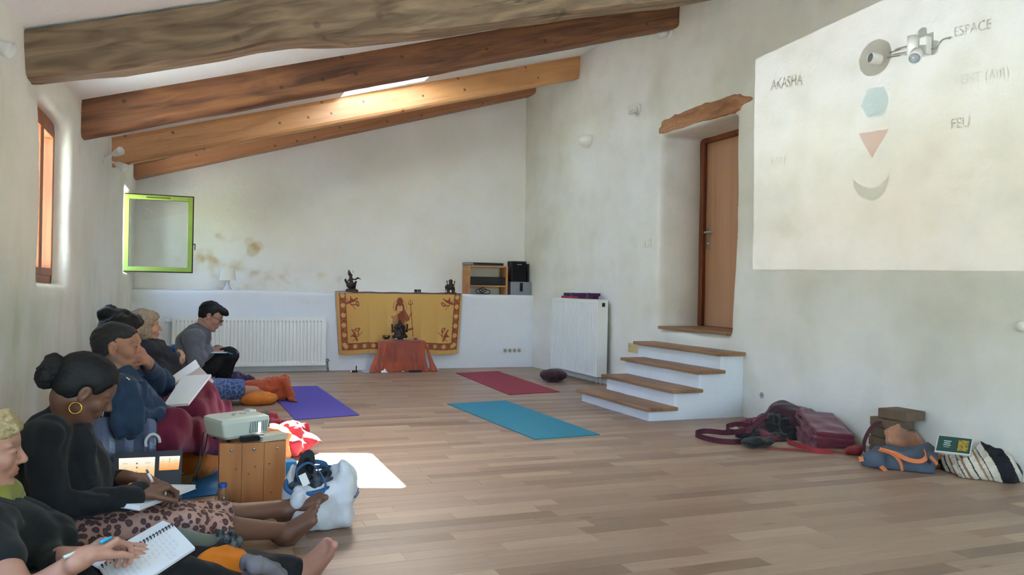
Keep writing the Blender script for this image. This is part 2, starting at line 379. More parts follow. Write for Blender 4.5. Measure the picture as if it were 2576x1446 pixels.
def soil_greenlight_left(pts, cols):
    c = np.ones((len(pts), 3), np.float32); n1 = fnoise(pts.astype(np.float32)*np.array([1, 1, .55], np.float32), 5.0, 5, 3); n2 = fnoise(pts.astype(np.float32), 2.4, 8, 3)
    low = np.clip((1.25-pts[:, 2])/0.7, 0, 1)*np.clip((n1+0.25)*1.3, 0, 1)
    c -= low[:, None]*np.array([.10, .12, .19]); green_light = np.clip((n2-.1)*1.2, 0, 1)*np.clip((6.8-pts[:, 1])/3, 0, 1)  # low: brown soiling; then greenish daylight painted into the near end
    c -= green_light[:, None]*np.array([.08, .035, .12]); return c
sd.build('wall_left', M_PLD, 0.027, default='ffffff', post=soil_greenlight_left, kind='structure', adapt=0.0)
sr = Sdf(0.03); sr.free = True
sr._a(lambda P: np.maximum(np.maximum(xr(P[..., 1])-P[..., 0], P[..., 0]-5.15), np.maximum(P[..., 2]-4.45, -0.1-P[..., 2])), (4.2, -2.9, -.1), (5.15, 11.0, 4.45), 'u', 0, None)
sr.box((4.6, 6.555, 1.66), (1.0, 0.60, 0.975), 0.05, None, 's', 0.07)
sr.noise = (wall_noise(0.008, 2), 0.02)
def soil_right(pts, cols):
    c = np.ones((len(pts), 3), np.float32); n1 = fnoise(pts.astype(np.float32), 3.0, 15, 3); n2 = fnoise(pts.astype(np.float32), 7.0, 18, 3)
    c -= (np.clip(n1, 0, 1)*.07)[:, None]*np.array([1., 1.1, 1.5])+(np.clip(n2-.2, 0, 1)*.05)[:, None]*np.array([1., .9, 1.2])
    return c
sr.build('wall_right', M_PL, 0.032, default='ffffff', post=soil_right, kind='structure')
sb = Sdf(0.02); sb.free = True
sb.box((1.9, 10.85, 2.1), (3.3, 0.20, 2.3), 0.01, None, 'u', 0)
sb.noise = (wall_noise(0.009, 3), 0.02)
STAINS = []
for px, py, r, a in ((627, 607, .075, .45), (648, 620, .08, .6), (636, 631, .10, .75), (585, 598, .10, .3), (563, 615, .09, .34), (560, 598, .07, .2), (602, 592, .08, .25), (580, 640, .16, .22),
                     (545, 668, .12, .42), (520, 640, .10, .3), (530, 690, .16, .35), (610, 700, .16, .3), (650, 712, .18, .34), (690, 690, .12, .2), (725, 690, .10, .2), (560, 715, .14, .35),
                     (805, 698, .05, .35), (855, 700, .06, .3), (715, 665, .08, .18), (700, 720, .12, .22), (745, 715, .1, .2), (480, 640, .14, .22), (600, 660, .2, .16), (500, 600, .1, .16)):
    p = at(px, py, y=10.65); STAINS.append((p.x, p.z, r, a))
def soil_back(pts, cols):
    c = np.ones((len(pts), 3), np.float32); wob = fnoise(pts.astype(np.float32), 9.0, 31, 3)
    n2 = fnoise(pts.astype(np.float32), 14.0, 33, 2)
    for i, (x, z, r, a) in enumerate(STAINS):
        d = np.hypot(pts[:, 0]-x, pts[:, 2]-z)/r
        edge = np.clip((1.0+wob*(.12 if i < 3 else .8)-d)/(.25 if i < 3 else .7), 0, 1)*a*(1 if i < 3 else np.clip(.7+n2*.6, 0, 1.3))
        c -= edge[:, None]*np.array([.25, .36, .55])
    return np.clip(c, .2, 1)
sb.build('wall_back', M_PL, 0.026, default='ffffff', post=soil_back, kind='structure')
sk = Sdf(0.02); sk.free = True; sk.box((1.85, 10.51, 0.435), (2.62, 0.205, 0.545), 0.018, None, 'u', 0); sk.noise = (wall_noise(0.006, 4), 0.02)
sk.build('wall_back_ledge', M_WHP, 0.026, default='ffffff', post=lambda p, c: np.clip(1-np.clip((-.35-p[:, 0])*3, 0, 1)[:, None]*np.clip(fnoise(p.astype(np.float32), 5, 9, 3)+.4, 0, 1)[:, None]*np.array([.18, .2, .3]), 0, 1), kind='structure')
mb = MB()
for a, b in (((-1.3, -3.0, -0.1), (1.4, -2.6, 4.5)), ((3.2, -3.0, -.1), (5.0, -2.6, 4.5)), ((1.4, -3.0, 2.4), (3.2, -2.6, 4.5))): mb.bb(a, b)
vcol(mb.build('wall_front', M_PL, kind='structure'), 1.0)
# ceiling slab with the roof-window opening
mb = MB(); HX0, HX1, HY0, HY1 = 1.40, 2.30, 7.37, 8.65
for x0, x1, y0, y1 in ((-1.3, 5.1, -3, HY0), (-1.3, 5.1, HY1, 11), (-1.3, HX0, HY0, HY1), (HX1, 5.1, HY0, HY1)):
    mb.prism([(x0, y0, zc(x0)), (x1, y0, zc(x1)), (x1, y1, zc(x1)), (x0, y1, zc(x0))], (0, 0, 0.30))
vcol(mb.build('ceiling', M_CEIL, kind='structure'), 1.0)
M_GREY = mat('grey_metal', '6b6b6b', 0.5)
t = empty('window_3', (1.85, 7.9, zc(1.85)), kind='structure')
mb = MB(); zz = 0.25
for x0, x1, y0, y1 in ((HX0-.02, HX1+.02, HY0-.02, HY0+.035), (HX0-.02, HX1+.02, HY1-.035, HY1+.02), (HX0-.02, HX0+.035, HY0, HY1), (HX1-.035, HX1+.02, HY0, HY1)):
    mb.prism([(x0, y0, zc(x0)+zz), (x1, y0, zc(x1)+zz), (x1, y1, zc(x1)+zz), (x0, y1, zc(x0)+zz)], (0, 0, 0.08))
mb.build('window_frame', mat('white_frame_paint', 'e4e4e0', .45), t)
mb = MB(); x0, x1 = HX0, HX1; mb.prism([(x0, HY0, zc(x0)+.29), (x1, HY0, zc(x1)+.29), (x1, HY1, zc(x1)+.29), (x0, HY1, zc(x0)+.29)], (0, 0, .006)); mb.build('pane', M_PANE, t)

# floor: strips of oak parquet, near ones one by one
M_SUB = mat('floor_underlay', '4a3524', 0.8)
mb = MB(); mb.bb((-1.3, -3.0, -0.10), (5.1, 10.9, -0.0045)); floor = mb.build('floor', M_SUB, kind='structure')
def parquet():
    m = bpy.data.materials.new('oak_parquet'); m.use_nodes = True; nt = m.node_tree; n = nt.nodes; b = n['Principled BSDF']
    g = n.new('ShaderNodeNewGeometry'); oi = n.new('ShaderNodeObjectInfo'); a = n.new('ShaderNodeAttribute'); a.attribute_name = 'rnd'
    ad = n.new('ShaderNodeMath'); ad.operation = 'ADD'; put(nt, oi.outputs['Random'], ad.inputs[0]); put(nt, a.outputs['Fac'], ad.inputs[1])
    fr = n.new('ShaderNodeMath'); fr.operation = 'FRACT'; put(nt, ad.outputs[0], fr.inputs[0])
    cr = n.new('ShaderNodeValToRGB'); put(nt, fr.outputs[0], cr.inputs[0]); e = cr.color_ramp.elements
    e[0].position = 0; e[0].color = srgb('80654f'); e[1].position = 1; e[1].color = srgb('ad947a')
    for p, c in ((.12, '8f725e'), (.3, '9a7e69'), (.5, 'a3876f'), (.7, '957964'), (.85, 'aa8f77')): k = e.new(p); k.color = srgb(c)
    ml = n.new('ShaderNodeMath'); ml.operation = 'MULTIPLY'; ml.inputs[1].default_value = 37.0; put(nt, fr.outputs[0], ml.inputs[0])
    cx = n.new('ShaderNodeCombineXYZ'); put(nt, ml.outputs[0], cx.inputs[2]); va = n.new('ShaderNodeVectorMath'); va.operation = 'ADD'
    put(nt, g.outputs['Position'], va.inputs[0]); put(nt, cx.outputs[0], va.inputs[1])
    mp = n.new('ShaderNodeMapping'); mp.inputs['Scale'].default_value = (0.9, 14, 1); put(nt, va.outputs[0], mp.inputs[0])
    z = n.new('ShaderNodeTexNoise'); z.inputs['Scale'].default_value = 3.5; z.inputs['Detail'].default_value = 6; z.inputs['Distortion'].default_value = .6; put(nt, mp.outputs[0], z.inputs['Vector'])
    r = n.new('ShaderNodeMapRange'); r.inputs['From Min'].default_value = .35; r.inputs['From Max'].default_value = .7; r.inputs['To Min'].default_value = .9; r.inputs['To Max'].default_value = 1.06; put(nt, z.outputs['Fac'], r.inputs['Value'])
    mk = n.new('ShaderNodeMapping'); mk.inputs['Scale'].default_value = (2.3, 7, 1); put(nt, va.outputs[0], mk.inputs[0])
    v = n.new('ShaderNodeTexVoronoi'); v.inputs['Scale'].default_value = .7; put(nt, mk.outputs[0], v.inputs['Vector'])
    r2 = n.new('ShaderNodeMapRange'); r2.interpolation_type = 'SMOOTHSTEP'; r2.inputs['From Min'].default_value = .03; r2.inputs['From Max'].default_value = .10; r2.inputs['To Min'].default_value = .62; put(nt, v.outputs['Distance'], r2.inputs['Value'])
    mm = n.new('ShaderNodeMath'); mm.operation = 'MULTIPLY'; put(nt, r.outputs[0], mm.inputs[0]); put(nt, r2.outputs[0], mm.inputs[1])
    vm = n.new('ShaderNodeVectorMath'); vm.operation = 'SCALE'; put(nt, cr.outputs[0], vm.inputs[0]); put(nt, mm.outputs[0], vm.inputs['Scale'])
    put(nt, vm.outputs[0], b.inputs['Base Color'])
    z4 = n.new('ShaderNodeTexNoise'); z4.inputs['Scale'].default_value = 1.4; z4.inputs['Detail'].default_value = 4; put(nt, g.outputs['Position'], z4.inputs['Vector'])
    r4 = n.new('ShaderNodeMapRange'); r4.inputs['To Min'].default_value = .27; r4.inputs['To Max'].default_value = .5; put(nt, z4.outputs['Fac'], r4.inputs['Value'])
    put(nt, r4.outputs[0], b.inputs['Roughness']); b.inputs['Specular IOR Level'].default_value = 0.5
    bp = n.new('ShaderNodeBump'); bp.inputs['Strength'].default_value = .12; bp.inputs['Distance'].default_value = .004; put(nt, z.outputs['Fac'], bp.inputs['Height']); put(nt, bp.outputs[0], b.inputs['Normal'])
    return m
M_PARQ = parquet()
rf = random.Random(5)
def plank_verts(x0, x1, y0, y1, g=0.0003, bv=0.0006, zt=0.0, zb=-0.006):
    X0, X1, Y0, Y1 = x0+g, x1-g, y0+g, y1-g
    vs = [(X0, Y0, zb), (X1, Y0, zb), (X1, Y1, zb), (X0, Y1, zb), (X0, Y0, zt-bv), (X1, Y0, zt-bv), (X1, Y1, zt-bv), (X0, Y1, zt-bv),
          (X0+bv, Y0+bv, zt), (X1-bv, Y0+bv, zt), (X1-bv, Y1-bv, zt), (X0+bv, Y1-bv, zt)]
    fs = [(8, 9, 10, 11)]+[(a, (a+1) % 4, 4+(a+1) % 4, 4+a) for a in range(4)]+[(4+a, 4+(a+1) % 4, 8+(a+1) % 4, 8+a) for a in range(4)]
    return vs, fs
W_P = 0.098; far = MB(); far_r = []; LEN = (0.42, 0.66, 0.9, 1.15); protos = {}; npl = 0
y = -2.6; row = 0
while y < 10.7:
    x = -1.3-rf.random()*0.9
    while x < 5.0:
        L = rf.choice(LEN); near = 2.25 < y < 5.15 and x+L > -0.1+0.0*y and x < 4.7
        if near and npl < 300:
            if L not in protos:
                vs, fs = plank_verts(0, L, 0, W_P); q = MB(); q.add(vs, fs); protos[L] = q.build('plank', M_PARQ, floor, fixn=False); o = protos[L]
            else: o = protos[L].copy(); C.objects.link(o)
            o.location = (x, y, rf.uniform(-.0004, .0002)); o.parent = floor; npl += 1
        elif x+L > -1.25 and x < 5:
            vs, fs = plank_verts(x, x+L, y, y+W_P); far.add(vs, fs); far_r += [rf.random()]*len(vs)
        x += L
    y += W_P; row += 1
o = far.build('floor_boards', M_PARQ, floor, kind='stuff', fixn=False)
a = o.data.attributes.new('rnd', 'FLOAT', 'POINT'); a.data.foreach_set('value', far_r)

# window 1 in the left wall, deep-set; windows behind the photographer
M_WF = wood('reddish_window_wood', 'a5623c', '8f5232', '6b3a22', st=(1, 1, .08), rough=.45)
def wall_window(name, x, y0, y1, z0, z1, fw=0.06, mull=1, m=None, grow=.03):
    t = empty(name, (x, (y0+y1)/2, z0), kind='structure'); m = m or M_WF
    f = MB(); g = grow
    f.bb((x-.035, y0-g, z0-g), (x+.035, y0+fw, z1+g)); f.bb((x-.035, y1-fw, z0-g), (x+.035, y1+g, z1+g)); f.bb((x-.035, y0, z0-g), (x+.035, y1, z0+fw)); f.bb((x-.035, y0, z1-fw), (x+.035, y1, z1+g))
    f.build('window_frame', m, t); a, b = y0+fw, y1-fw; n = mull+1; wd = (b-a)/n
    for i in range(n):
        s = MB(); p0, p1 = a+i*wd+.002, a+(i+1)*wd-.002; c0, c1 = z0+fw+.002, z1-fw-.002; k = .05
        s.bb((x-.02, p0, c0), (x+.045, p0+k, c1), .004); s.bb((x-.02, p1-k, c0), (x+.045, p1, c1), .004); s.bb((x-.02, p0+k, c0), (x+.045, p1-k, c0+k), .004); s.bb((x-.02, p0+k, c1-k), (x+.045, p1-k, c1), .004)
        so = s.build('sash', m, t); q = MB(); q.bb((x+.008, p0+k, c0+k), (x+.012, p1-k, c1-k)); q.build('pane', M_PANE, so)
    return t
wall_window('window_1', -0.945, 5.30, 6.34, 1.04, 2.12, .05, 1)
wall_window('window_4', -1.12, 0.45, 1.95, .55, 2.15, .05, 1)
# casement standing open in front of the back wall
M_GREENP = mat('lime_green_paint', '869c46', 0.55, .08, 10)
M_DKW = mat('dark_brown_window_edge', '3b2218', 0.5, .3, 12)
t = empty('window_2', (-0.73, 10.12, 1.17), kind='structure')
f = MB()
for a, b in (((-.98, 9.42, 1.14), (-.90, 9.47, 2.10)), ((-.98, 10.13, 1.14), (-.90, 10.18, 2.10)), ((-.98, 9.42, 1.14), (-.90, 10.18, 1.19)), ((-.98, 9.42, 2.05), (-.90, 10.18, 2.10))): f.bb(a, b)
f.build('window_frame', M_DKW, t)
xa, xb, za, zb_, ya = -0.745, -0.030, 1.185, 2.045, 10.08
s = MB(); k = .05
s.bb((xa, ya, za), (xa+k, ya+.012, zb_), .003); s.bb((xb-k, ya, za), (xb, ya+.012, zb_), .003); s.bb((xa+k, ya, za), (xb-k, ya+.012, za+k), .003); s.bb((xa+k, ya, zb_-k), (xb-k, ya+.012, zb_), .003)
sash = s.build('sash', M_GREENP, t, label='lime green outer face of the open casement')
s = MB(); e_ = .012
s.bb((xa, ya+.012, za-e_), (xa+k, ya+.055, zb_+e_)); s.bb((xb-k, ya+.012, za-e_), (xb+e_, ya+.055, zb_+e_)); s.bb((xa+k, ya+.012, za-e_), (xb-k, ya+.055, za+k)); s.bb((xa+k, ya+.012, zb_-k), (xb-k, ya+.055, zb_+e_))
s.build('sash_frame', M_DKW, sash, label='dark brown wooden edge of the casement')
s = MB(); s.bb((xa+k, ya+.028, za+k), (xb-k, ya+.034, zb_-k)); s.build('pane', M_PANE, sash)
s = MB(); s.bb((xb+e_, ya+.03, 1.50), (xb+.035, ya+.045, 1.515)); s.cyl((xb+.03, ya+.038, 1.44), (xb+.03, ya+.038, 1.515), .006); s.build('handle', M_GREY, sash)
s = MB(); s.bb((-.52, ya-.006, 2.013), (-.27, ya-.001, 2.025)); s.build('bracket', mat('olive_metal', '4a5326', .5), sash)
# unseen glazed double door, put in behind the photographer as a daylight source
t = empty('door_2', (2.3, -2.8, 0), kind='structure'); f = MB()
for a, b in (((1.4, -2.84, 0), (1.48, -2.76, 2.4)), ((3.12, -2.84, 0), (3.2, -2.76, 2.4)), ((1.48, -2.84, 2.32), (3.12, -2.76, 2.4)), ((2.24, -2.84, 0), (2.36, -2.76, 2.32)), ((1.48, -2.84, 0), (2.24, -2.76, .12)), ((2.36, -2.84, 0), (3.12, -2.76, .12))): f.bb(a, b)
f.build('door_frame', M_WF, t)
for a, b in ((1.48, 2.24), (2.36, 3.12)): q = MB(); q.bb((a, -2.803, .12), (b, -2.797, 2.32)); q.build('pane', M_PANE, t)

# doorway in the right wall: door, timber frame, lintel, stairs
M_DOOR = wood('pale_beech_door', 'b58a6c', 'ae8264', 'a07558', 9, (1, 1, .05), rough=.4, bump=.05)
M_DFR = wood('red_brown_door_frame', '8a4f33', '7d452c', '5f3220', 12, (1, 1, .06), rough=.4, bump=.1)
DX = 4.87; dz0, dz1 = 0.715, 2.60
t = t_door = empty('door_1', (DX, 6.6, dz0), kind='structure')
f = MB(); f.bb((DX-.02, 7.08, dz0), (DX+.10, 7.20, dz1+.06), .006); f.bb((DX-.02, 5.85, dz0), (DX+.10, 6.02, dz1+.06), .006); f.bb((DX-.02, 6.02, dz1-.01), (DX+.10, 7.08, dz1+.08), .006); f.bb((DX-.032, 7.065, dz0), (DX-.018, 7.115, dz1+.02), .004); f.build('door_frame', M_DFR, t)
f = MB(); f.bb((DX+.012, 6.025, dz0+.004), (DX+.055, 7.075, dz1-.015), .003); dl = f.build('door_leaf', M_DOOR, t)
f = MB(); f.bb((DX+.004, 7.0, 1.50), (DX+.012, 7.035, 1.73), .003); f.cyl((DX+.01, 7.018, 1.67), (DX-.045, 7.018, 1.67), .010); f.tube([(DX-.04, 7.02, 1.67), (DX-.043, 6.98, 1.672), (DX-.04, 6.90, 1.668)], .0095); f.cyl((DX+.01, 7.018, 1.56), (DX-.012, 7.018, 1.56), .012)
f.build('handle', mat('brushed_steel', 'b9b9b4', .3, metal=.9), dl)
f = MB(); f.bb((DX+.10, 5.5, .4), (DX+.16, 7.7, 3.0)); f.build('door_backing', M_DFR, t)
M_OLD = wood('old_ochre_timber', 'bd906f', 'a87858', '85593e', 14, (1, .12, 1), rough=.8, bump=.7, cracks=.45)
sl = Sdf(0.02); sl.free = True; sl.chain([(4.46, 7.36, 2.765), (4.445, 6.9, 2.765), (4.44, 6.4, 2.755), (4.44, 6.0, 2.735), (4.45, 5.74, 2.72)], [.055, .072, .080, .082, .042])
sl.box((4.62, 6.55, 2.725), (.24, .66, .070), .02); sl.noise = (lambda P: fnoise(P*np.array([1, .35, 1], np.float32), 14, 12, 3)*.006, .02)
sl.build('door_lintel', M_OLD, .012, origin=(4.46, 6.5, 2.7), label='rough old timber lintel above the wooden door', cat='lintel')
M_TREAD = wood('oak_stair_tread', 'a07a5a', '906a4a', '6f4c33', 10, (1, .08, 1), rough=.45, bump=.08)
M_STAIR = plaster('stair_white_paint', 'd8dde6', 'd3d6da', 'ced3dc', 0.4)
st = empty('staircase', (3.9, 6.4, 0), 'five white plastered steps with oak treads up to the door', 'stairs')
TZ = [.112, .254, .408, .556, .716]; XF = [3.46, 3.70, 3.94, 4.16, 4.385]
YR = [5.745, 5.745, 5.745, 5.745, 5.99]; YL = [7.07, 7.02, 7.08, 7.22, 7.12]
b = Sdf(.0); b.free = True
for i in range(4): b.box(((XF[i]+.02+4.41)/2, (YL[i]-.02+5.79)/2, (TZ[i]-.03)/2-.04), ((4.41-XF[i]-.02)/2, (YL[i]-.02-5.79)/2, (TZ[i]-.03)/2+.04), .012, k=0)
b.noise = (lambda P: fnoise(P, 4, 6, 3)*.005, .01)
vcol(b.build('stair_base', M_STAIR, .014, st), 1.0)
for i in range(4):
    xb_ = (XF[i+1]+.03) if i < 3 else 4.395
    q = MB(); q.box(((XF[i]-.025+xb_)/2, (YR[i]+YL[i])/2, TZ[i]-.015), ((xb_-XF[i]+.025)/2, (YL[i]-YR[i])/2, .015), None, .008); q.build('tread', M_TREAD, st)

q = MB(); q.box(((XF[4]-.025+4.9)/2, (YR[4]+YL[4])/2, TZ[4]-.015), ((4.9-XF[4]+.025)/2, (YL[4]-YR[4])/2, .015), None, .008); q.build('threshold', M_TREAD, t_door)
q = MB(); q.bb((4.41, 5.98, .3), (4.9, 7.13, .685)); vcol(q.build('sill_block', M_STAIR, t_door), 1.0)

# ceiling beams
M_B1 = wood('weathered_oak_beam', 'a38c70', '7f6d57', '5a4a38', 16, (.16, 1, 1), rough=.8, bump=.6, knots=.4, kscale=1.1, cracks=.6, tilt=.2915)
M_B2 = wood('old_brown_beam', '96673f', '7a5238', '4c3022', 16, (.10, 1, 1), rough=.6, bump=.35, knots=.6, kscale=1.5, cracks=.4, tilt=.2915)
M_B3 = wood('planed_pine_beam', 'cb9a68', 'c08c5c', 'a8764c', 10, (.05, 1, 1), rough=.42, bump=.06, knots=.85, kscale=1.7, cracks=.25, tilt=.2915)
M_B4 = wood('dark_pine_beam', 'b07a50', 'a46e48', '8c5a38', 10, (.05, 1, 1), rough=.5, bump=.08, knots=.85, kscale=1.9, cracks=.2, tilt=.2915)
def beam(name, m, x0, x1, yf, wd, top, hfn, amp, label, seed, rnd=.012, nx=90):
    mb = MB(); ny, nz = 5, 7; ring = []
    for j in range(ny): ring.append((j/ny, 0))
    for j in range(nz): ring.append((1, j/nz))
    for j in range(ny): ring.append((1-j/ny, 1))
    for j in range(nz): ring.append((0, 1-j/nz))
    R_ = len(ring); vs = []
    for i in range(nx+1):
        x = x0+(x1-x0)*i/nx; h = hfn(x); y0 = yf(x)
        for u, v in ring:
            yy = y0+u*wd; zz = zc(x)-top-h*v
            cu, cv = min(u, 1-u), min(v, 1-v)
            if cu == 0 and cv == 0: yy += rnd*(1 if u == 0 else -1); zz += rnd*(1 if v == 1 else 0)
            nv = mnoise.noise_vector(Vector((x*1.6+seed, yy*5, zz*5)))*amp + mnoise.noise_vector(Vector((x*6+seed, yy*14, zz*14)))*amp*.35
            vs.append((x, yy+nv.y, zz+(nv.z if v > 0 else 0)))
    fs = [(i*R_+k, i*R_+(k+1) % R_, (i+1)*R_+(k+1) % R_, (i+1)*R_+k) for i in range(nx) for k in range(R_)]
    fs += [tuple(range(R_)), tuple(nx*R_+k for k in range(R_-1, -1, -1))]
    mb.add(vs, fs, amp > .003); o = mb.build(name, m, origin=((x0+x1)/2, yf((x0+x1)/2), zc((x0+x1)/2)), label=label, cat='beam', group='roof beams')
    if amp > .003: o.modifiers.new('es', 'EDGE_SPLIT').split_angle = math.radians(50)
    return o
prof = []
for px, py in ((55, 190), (72, 192), (157, 182), (315, 168), (430, 149), (580, 126), (664, 108), (760, 98), (860, 97), (900, 96), (1033, 83), (1188, 62), (1382, 39), (1576, 15), (1697, 0)):
    p = at(px, py, y=4.87); prof.append((p.x, zc(p.x)-p.z))
def h1(x): return float(np.interp(x, [p[0] for p in prof], [p[1] for p in prof]))-.012
beam('ceiling_beam', M_B1, -.86, 4.5, lambda x: 4.87, .26, .012, h1, .012, 'thickest weathered grey-brown oak beam with a wavy underside, nearest of the four', 1.0)
beam('ceiling_beam', M_B2, -.80, 4.42, lambda x: 6.70+.03*(x+.8), .20, .0, lambda x: .275, .008, 'old dark brown beam with chipped patches, second from the camera', 9.0)
beam('ceiling_beam', M_B3, -.74, 4.40, lambda x: 8.42+.115*(x+.74), .15, .0, lambda x: .272, .0012, 'smooth light pine beam lit by the roof window, third from the camera', 17.0)
beam('ceiling_beam', M_B4, -.70, 4.36, lambda x: 10.33, .33, .0, lambda x: .165, .0012, 'thin dark pine beam lying along the back wall', 23.0)

# outside: a hedge, and ground made pale to bounce sunlight into the room
M_BOUNCE = mat('pale_bounce_ground', 'c6cbc8', .9, .12, 2)
mb = MB(); mb.grid(lambda u, v: (-40+80*u, -40+90*v, -.35+.05*math.sin(u*30)*math.cos(v*27)), 40, 40); mb.build('ground', M_BOUNCE, kind='structure')
hs = Sdf(.2); hs.free = True; rh = random.Random(3)
for i in range(26): hs.ell((-6.2+rh.uniform(-.4, .4), -2+i*.62, .7+rh.uniform(-.2, .5)), (.8, .75, 1.1+rh.uniform(-.2, .4)))
hs.noise = (lambda P: fnoise(P, 7, 2, 3)*.10, .12)
tag(hs.build('hedge', mat('hedge_leaves', '8a9a3f', .8, .45, 5), .11, origin=(-6.2, 5, 0)), 'yellow-green hedge outside, glimpsed through the left window', 'hedge')
# ---------------------------------------------------------------- things along the back wall
M_RAD = mat('white_radiator_enamel', 'dcdedd', 0.28, .02, 4, spec=.5)
M_WPL = mat('white_plastic', 'dad9d4', 0.4, .03, 5)
M_BLK = mat('black_plastic', '0c0c0e', 0.35, .2, 20)
M_CHR = mat('brushed_metal', 'b4b4b0', 0.3, .1, 10, metal=.9)
def radiator(name, a, b, z0, z1, depth, nfl, label, cap_side=False):
    """front face from a to b (xy), depth towards the wall"""
    a = Vector((a[0], a[1], 0)); b = Vector((b[0], b[1], 0)); d = (b-a).normalized(); L = (b-a).length; nrm = Vector((d.y, -d.x, 0))  # towards the room
    t = empty(name, (a.x, a.y, z0), label, 'radiator')
    P = lambda u, n_, z: a+d*u+nrm*n_+Vector((0, 0, z))
    m = MB(); prof = []; m_ = .03; step = (L-2*m_)/nfl
    for i in range(nfl):
        u = m_+i*step; prof += [(u, 0), (u+step*.10, -.013), (u+step*.40, -.013), (u+step*.5, 0)]
    prof = [(0, 0)]+prof+[(L, 0)]
    zr = [(z0, 0), (z0+.035, 0), (z0+.055, 1), (z1-.055, 1), (z1-.035, 0), (z1, 0)]
    n_ = len(prof); vs = [P(u, o*k, z) for z, k in zr for u, o in prof]
    m.add(vs, [(j*n_+i, j*n_+i+1, (j+1)*n_+i+1, (j+1)*n_+i) for j in range(len(zr)-1) for i in range(n_-1)], False)
    m.build('front_panel', M_RAD, t, fixn=False)
    def slab(u0, u1, n0, n1, za, zb, bev=.0):
        R = Matrix((d, nrm, Vector((0, 0, 1)))).transposed(); m.box(P((u0+u1)/2, (n0+n1)/2, (za+zb)/2), ((u1-u0)/2, abs(n1-n0)/2, (zb-za)/2), R, bev)
    for uu in (0, L): m = MB(); slab(uu-.004, uu+.004, -depth, .002, z0, z1, .001); m.build('side_panel', M_RAD, t)
    m = MB(); slab(0, L, -.004, .002, z1-.004, z1+.003); slab(0, L, -depth, -depth+.006, z1-.004, z1+.003)
    for i in range(int(L/.02)): slab(i*.02+.004, i*.02+.010, -depth+.006, -.004, z1-.003, z1+.001)
    m.build('top_grille', M_RAD, t)
    m = MB(); slab(.01, L-.01, -depth, -depth+.012, z0+.01, z1-.01); m.build('back_panel', M_RAD, t)
    return t, P
rad1, P1 = radiator('radiator', (-.227, 10.185), (1.520, 10.185), .078, .662, .075, 40, 'long low white panel radiator under the ledge on the back wall')
m = MB(); m.cyl((1.52, 10.235, .13), (1.565, 10.235, .13), .014); m.cyl((1.565, 10.235, -.0), (1.565, 10.235, .13), .008); m.lathe([(.022, 0), (.022, .04), (.012, .05)], (1.555, 10.235, .13), Matrix.Rotation(-PI/2, 3, 'X')); m.build('valve', M_CHR, rad1)
m = MB(); m.cyl((-.227, 10.235, .60), (-.30, 10.235, .62), .016); m.lathe([(.0, 0), (.024, 0), (.026, .05), (.02, .06), (0, .06)], (-.25, 10.235, .618), Matrix.Rotation(-PI/2, 3, 'Y')); m.build('thermostat_head', M_WPL, rad1)
rad2, P2_ = radiator('radiator', (4.205, 9.388), (4.198, 8.12), .092, .957, .125, 30, 'tall white panel radiator on the right wall before the steps')
m = MB(); m.box((4.265, 8.113, .90), (.018, .004, .022), None, .003); m.build('badge', M_BLK, rad2); 
for yy in (8.2, 8.3): m = MB(); m.cyl((4.29, yy, .0), (4.29, yy, .10), .009); m.build('pipe', M_WPL, rad2)

# table lamp
lx, ly, lz = .375, 10.42, .983
t = empty('table_lamp', (lx, ly, lz), 'small white table lamp with a tapered shade on the ledge', 'lamp')
MB().lathe([(0, 0), (.052, 0), (.054, .008), (.036, .03), (.022, .06), (.018, .095), (.024, .11), (.02, .125), (.012, .135), (.01, .16)], (lx, ly, lz)).build('base', mat('pale_ceramic', 'd8dce6', .25), t)
MB().lathe([(.098, .118), (.075, .262), (.073, .262), (.096, .118), (.098, .118)], (lx, ly, lz)).build('lamp_shade', mat('white_lamp_shade', 'e6e4de', .6), t)

# bronze figures
M_BRZ = mat('dark_bronze', '1d1714', 0.38, .5, 30, metal=.35, col2='3a2c22', bump=.3, bscale=120)
M_BRZ2 = mat('brown_bronze', '4a3b30', 0.42, .5, 40, metal=.4, col2='241b16', bump=.3, bscale=150)
def L_(o, x, z, y=0): return Vector(o)+Vector((x, y, z))
o = at(884, 734, y=10.36); o.z = .982
s = Sdf(.006); s.box(L_(o, .005, .016), (.075, .045, .016), .006); s.box(L_(o, .0, .036), (.06, .035, .008), .004)
s.ell(L_(o, -.005, .085), (.062, .035, .042)); s.cone(L_(o, -.05, .10), L_(o, -.078, .15), .018, .012); s.ell(L_(o, -.078, .156), (.013, .012, .014))
s.cone(L_(o, .0, .11), L_(o, -.012, .19), .026, .020); s.ell(L_(o, -.016, .212), (.017, .016, .02)); s.cone(L_(o, -.018, .225), L_(o, -.042, .285), .018, .004); s.ell(L_(o, -.034, .24), (.014, .012, .03))
s.cone(L_(o, .004, .17), L_(o, .045, .16), .010, .008); s.cone(L_(o, .045, .16), L_(o, .075, .178), .010, .008); s.ell(L_(o, .075, .18), (.02, .01, .011)); s.cone(L_(o, .09, .178), L_(o, .118, .165), .005, .0025)
s.cone(L_(o, -.02, .17), L_(o, -.05, .135), .010, .009); s.cone(L_(o, .006, .20), L_(o, .018, .275), .004, .003); s.cone(L_(o, -.03, .10), L_(o, .045, .11), .018, .014); s.cone(L_(o, .045, .11), L_(o, .04, .06), .015, .012)
s.cone(L_(o, .03, .09), L_(o, .055, .13), .02, .014); s.noise = (lambda P: fnoise(P, 130, 3, 2)*.0018, .004)
s.build('figurine', M_BRZ, .0042, origin=o, label='black bronze figure seated on a bird, at the left end of the cloth', cat='statue')
o = at(1133, 739, y=10.37); o.z = .982
s = Sdf(.005); s.box(L_(o, .0, .008), (.075, .035, .008), .004)
for x in (-.042, -.02, .026, .046): s.cone(L_(o, x, .014, -.008), L_(o, x*.95, .055), .009, .011)
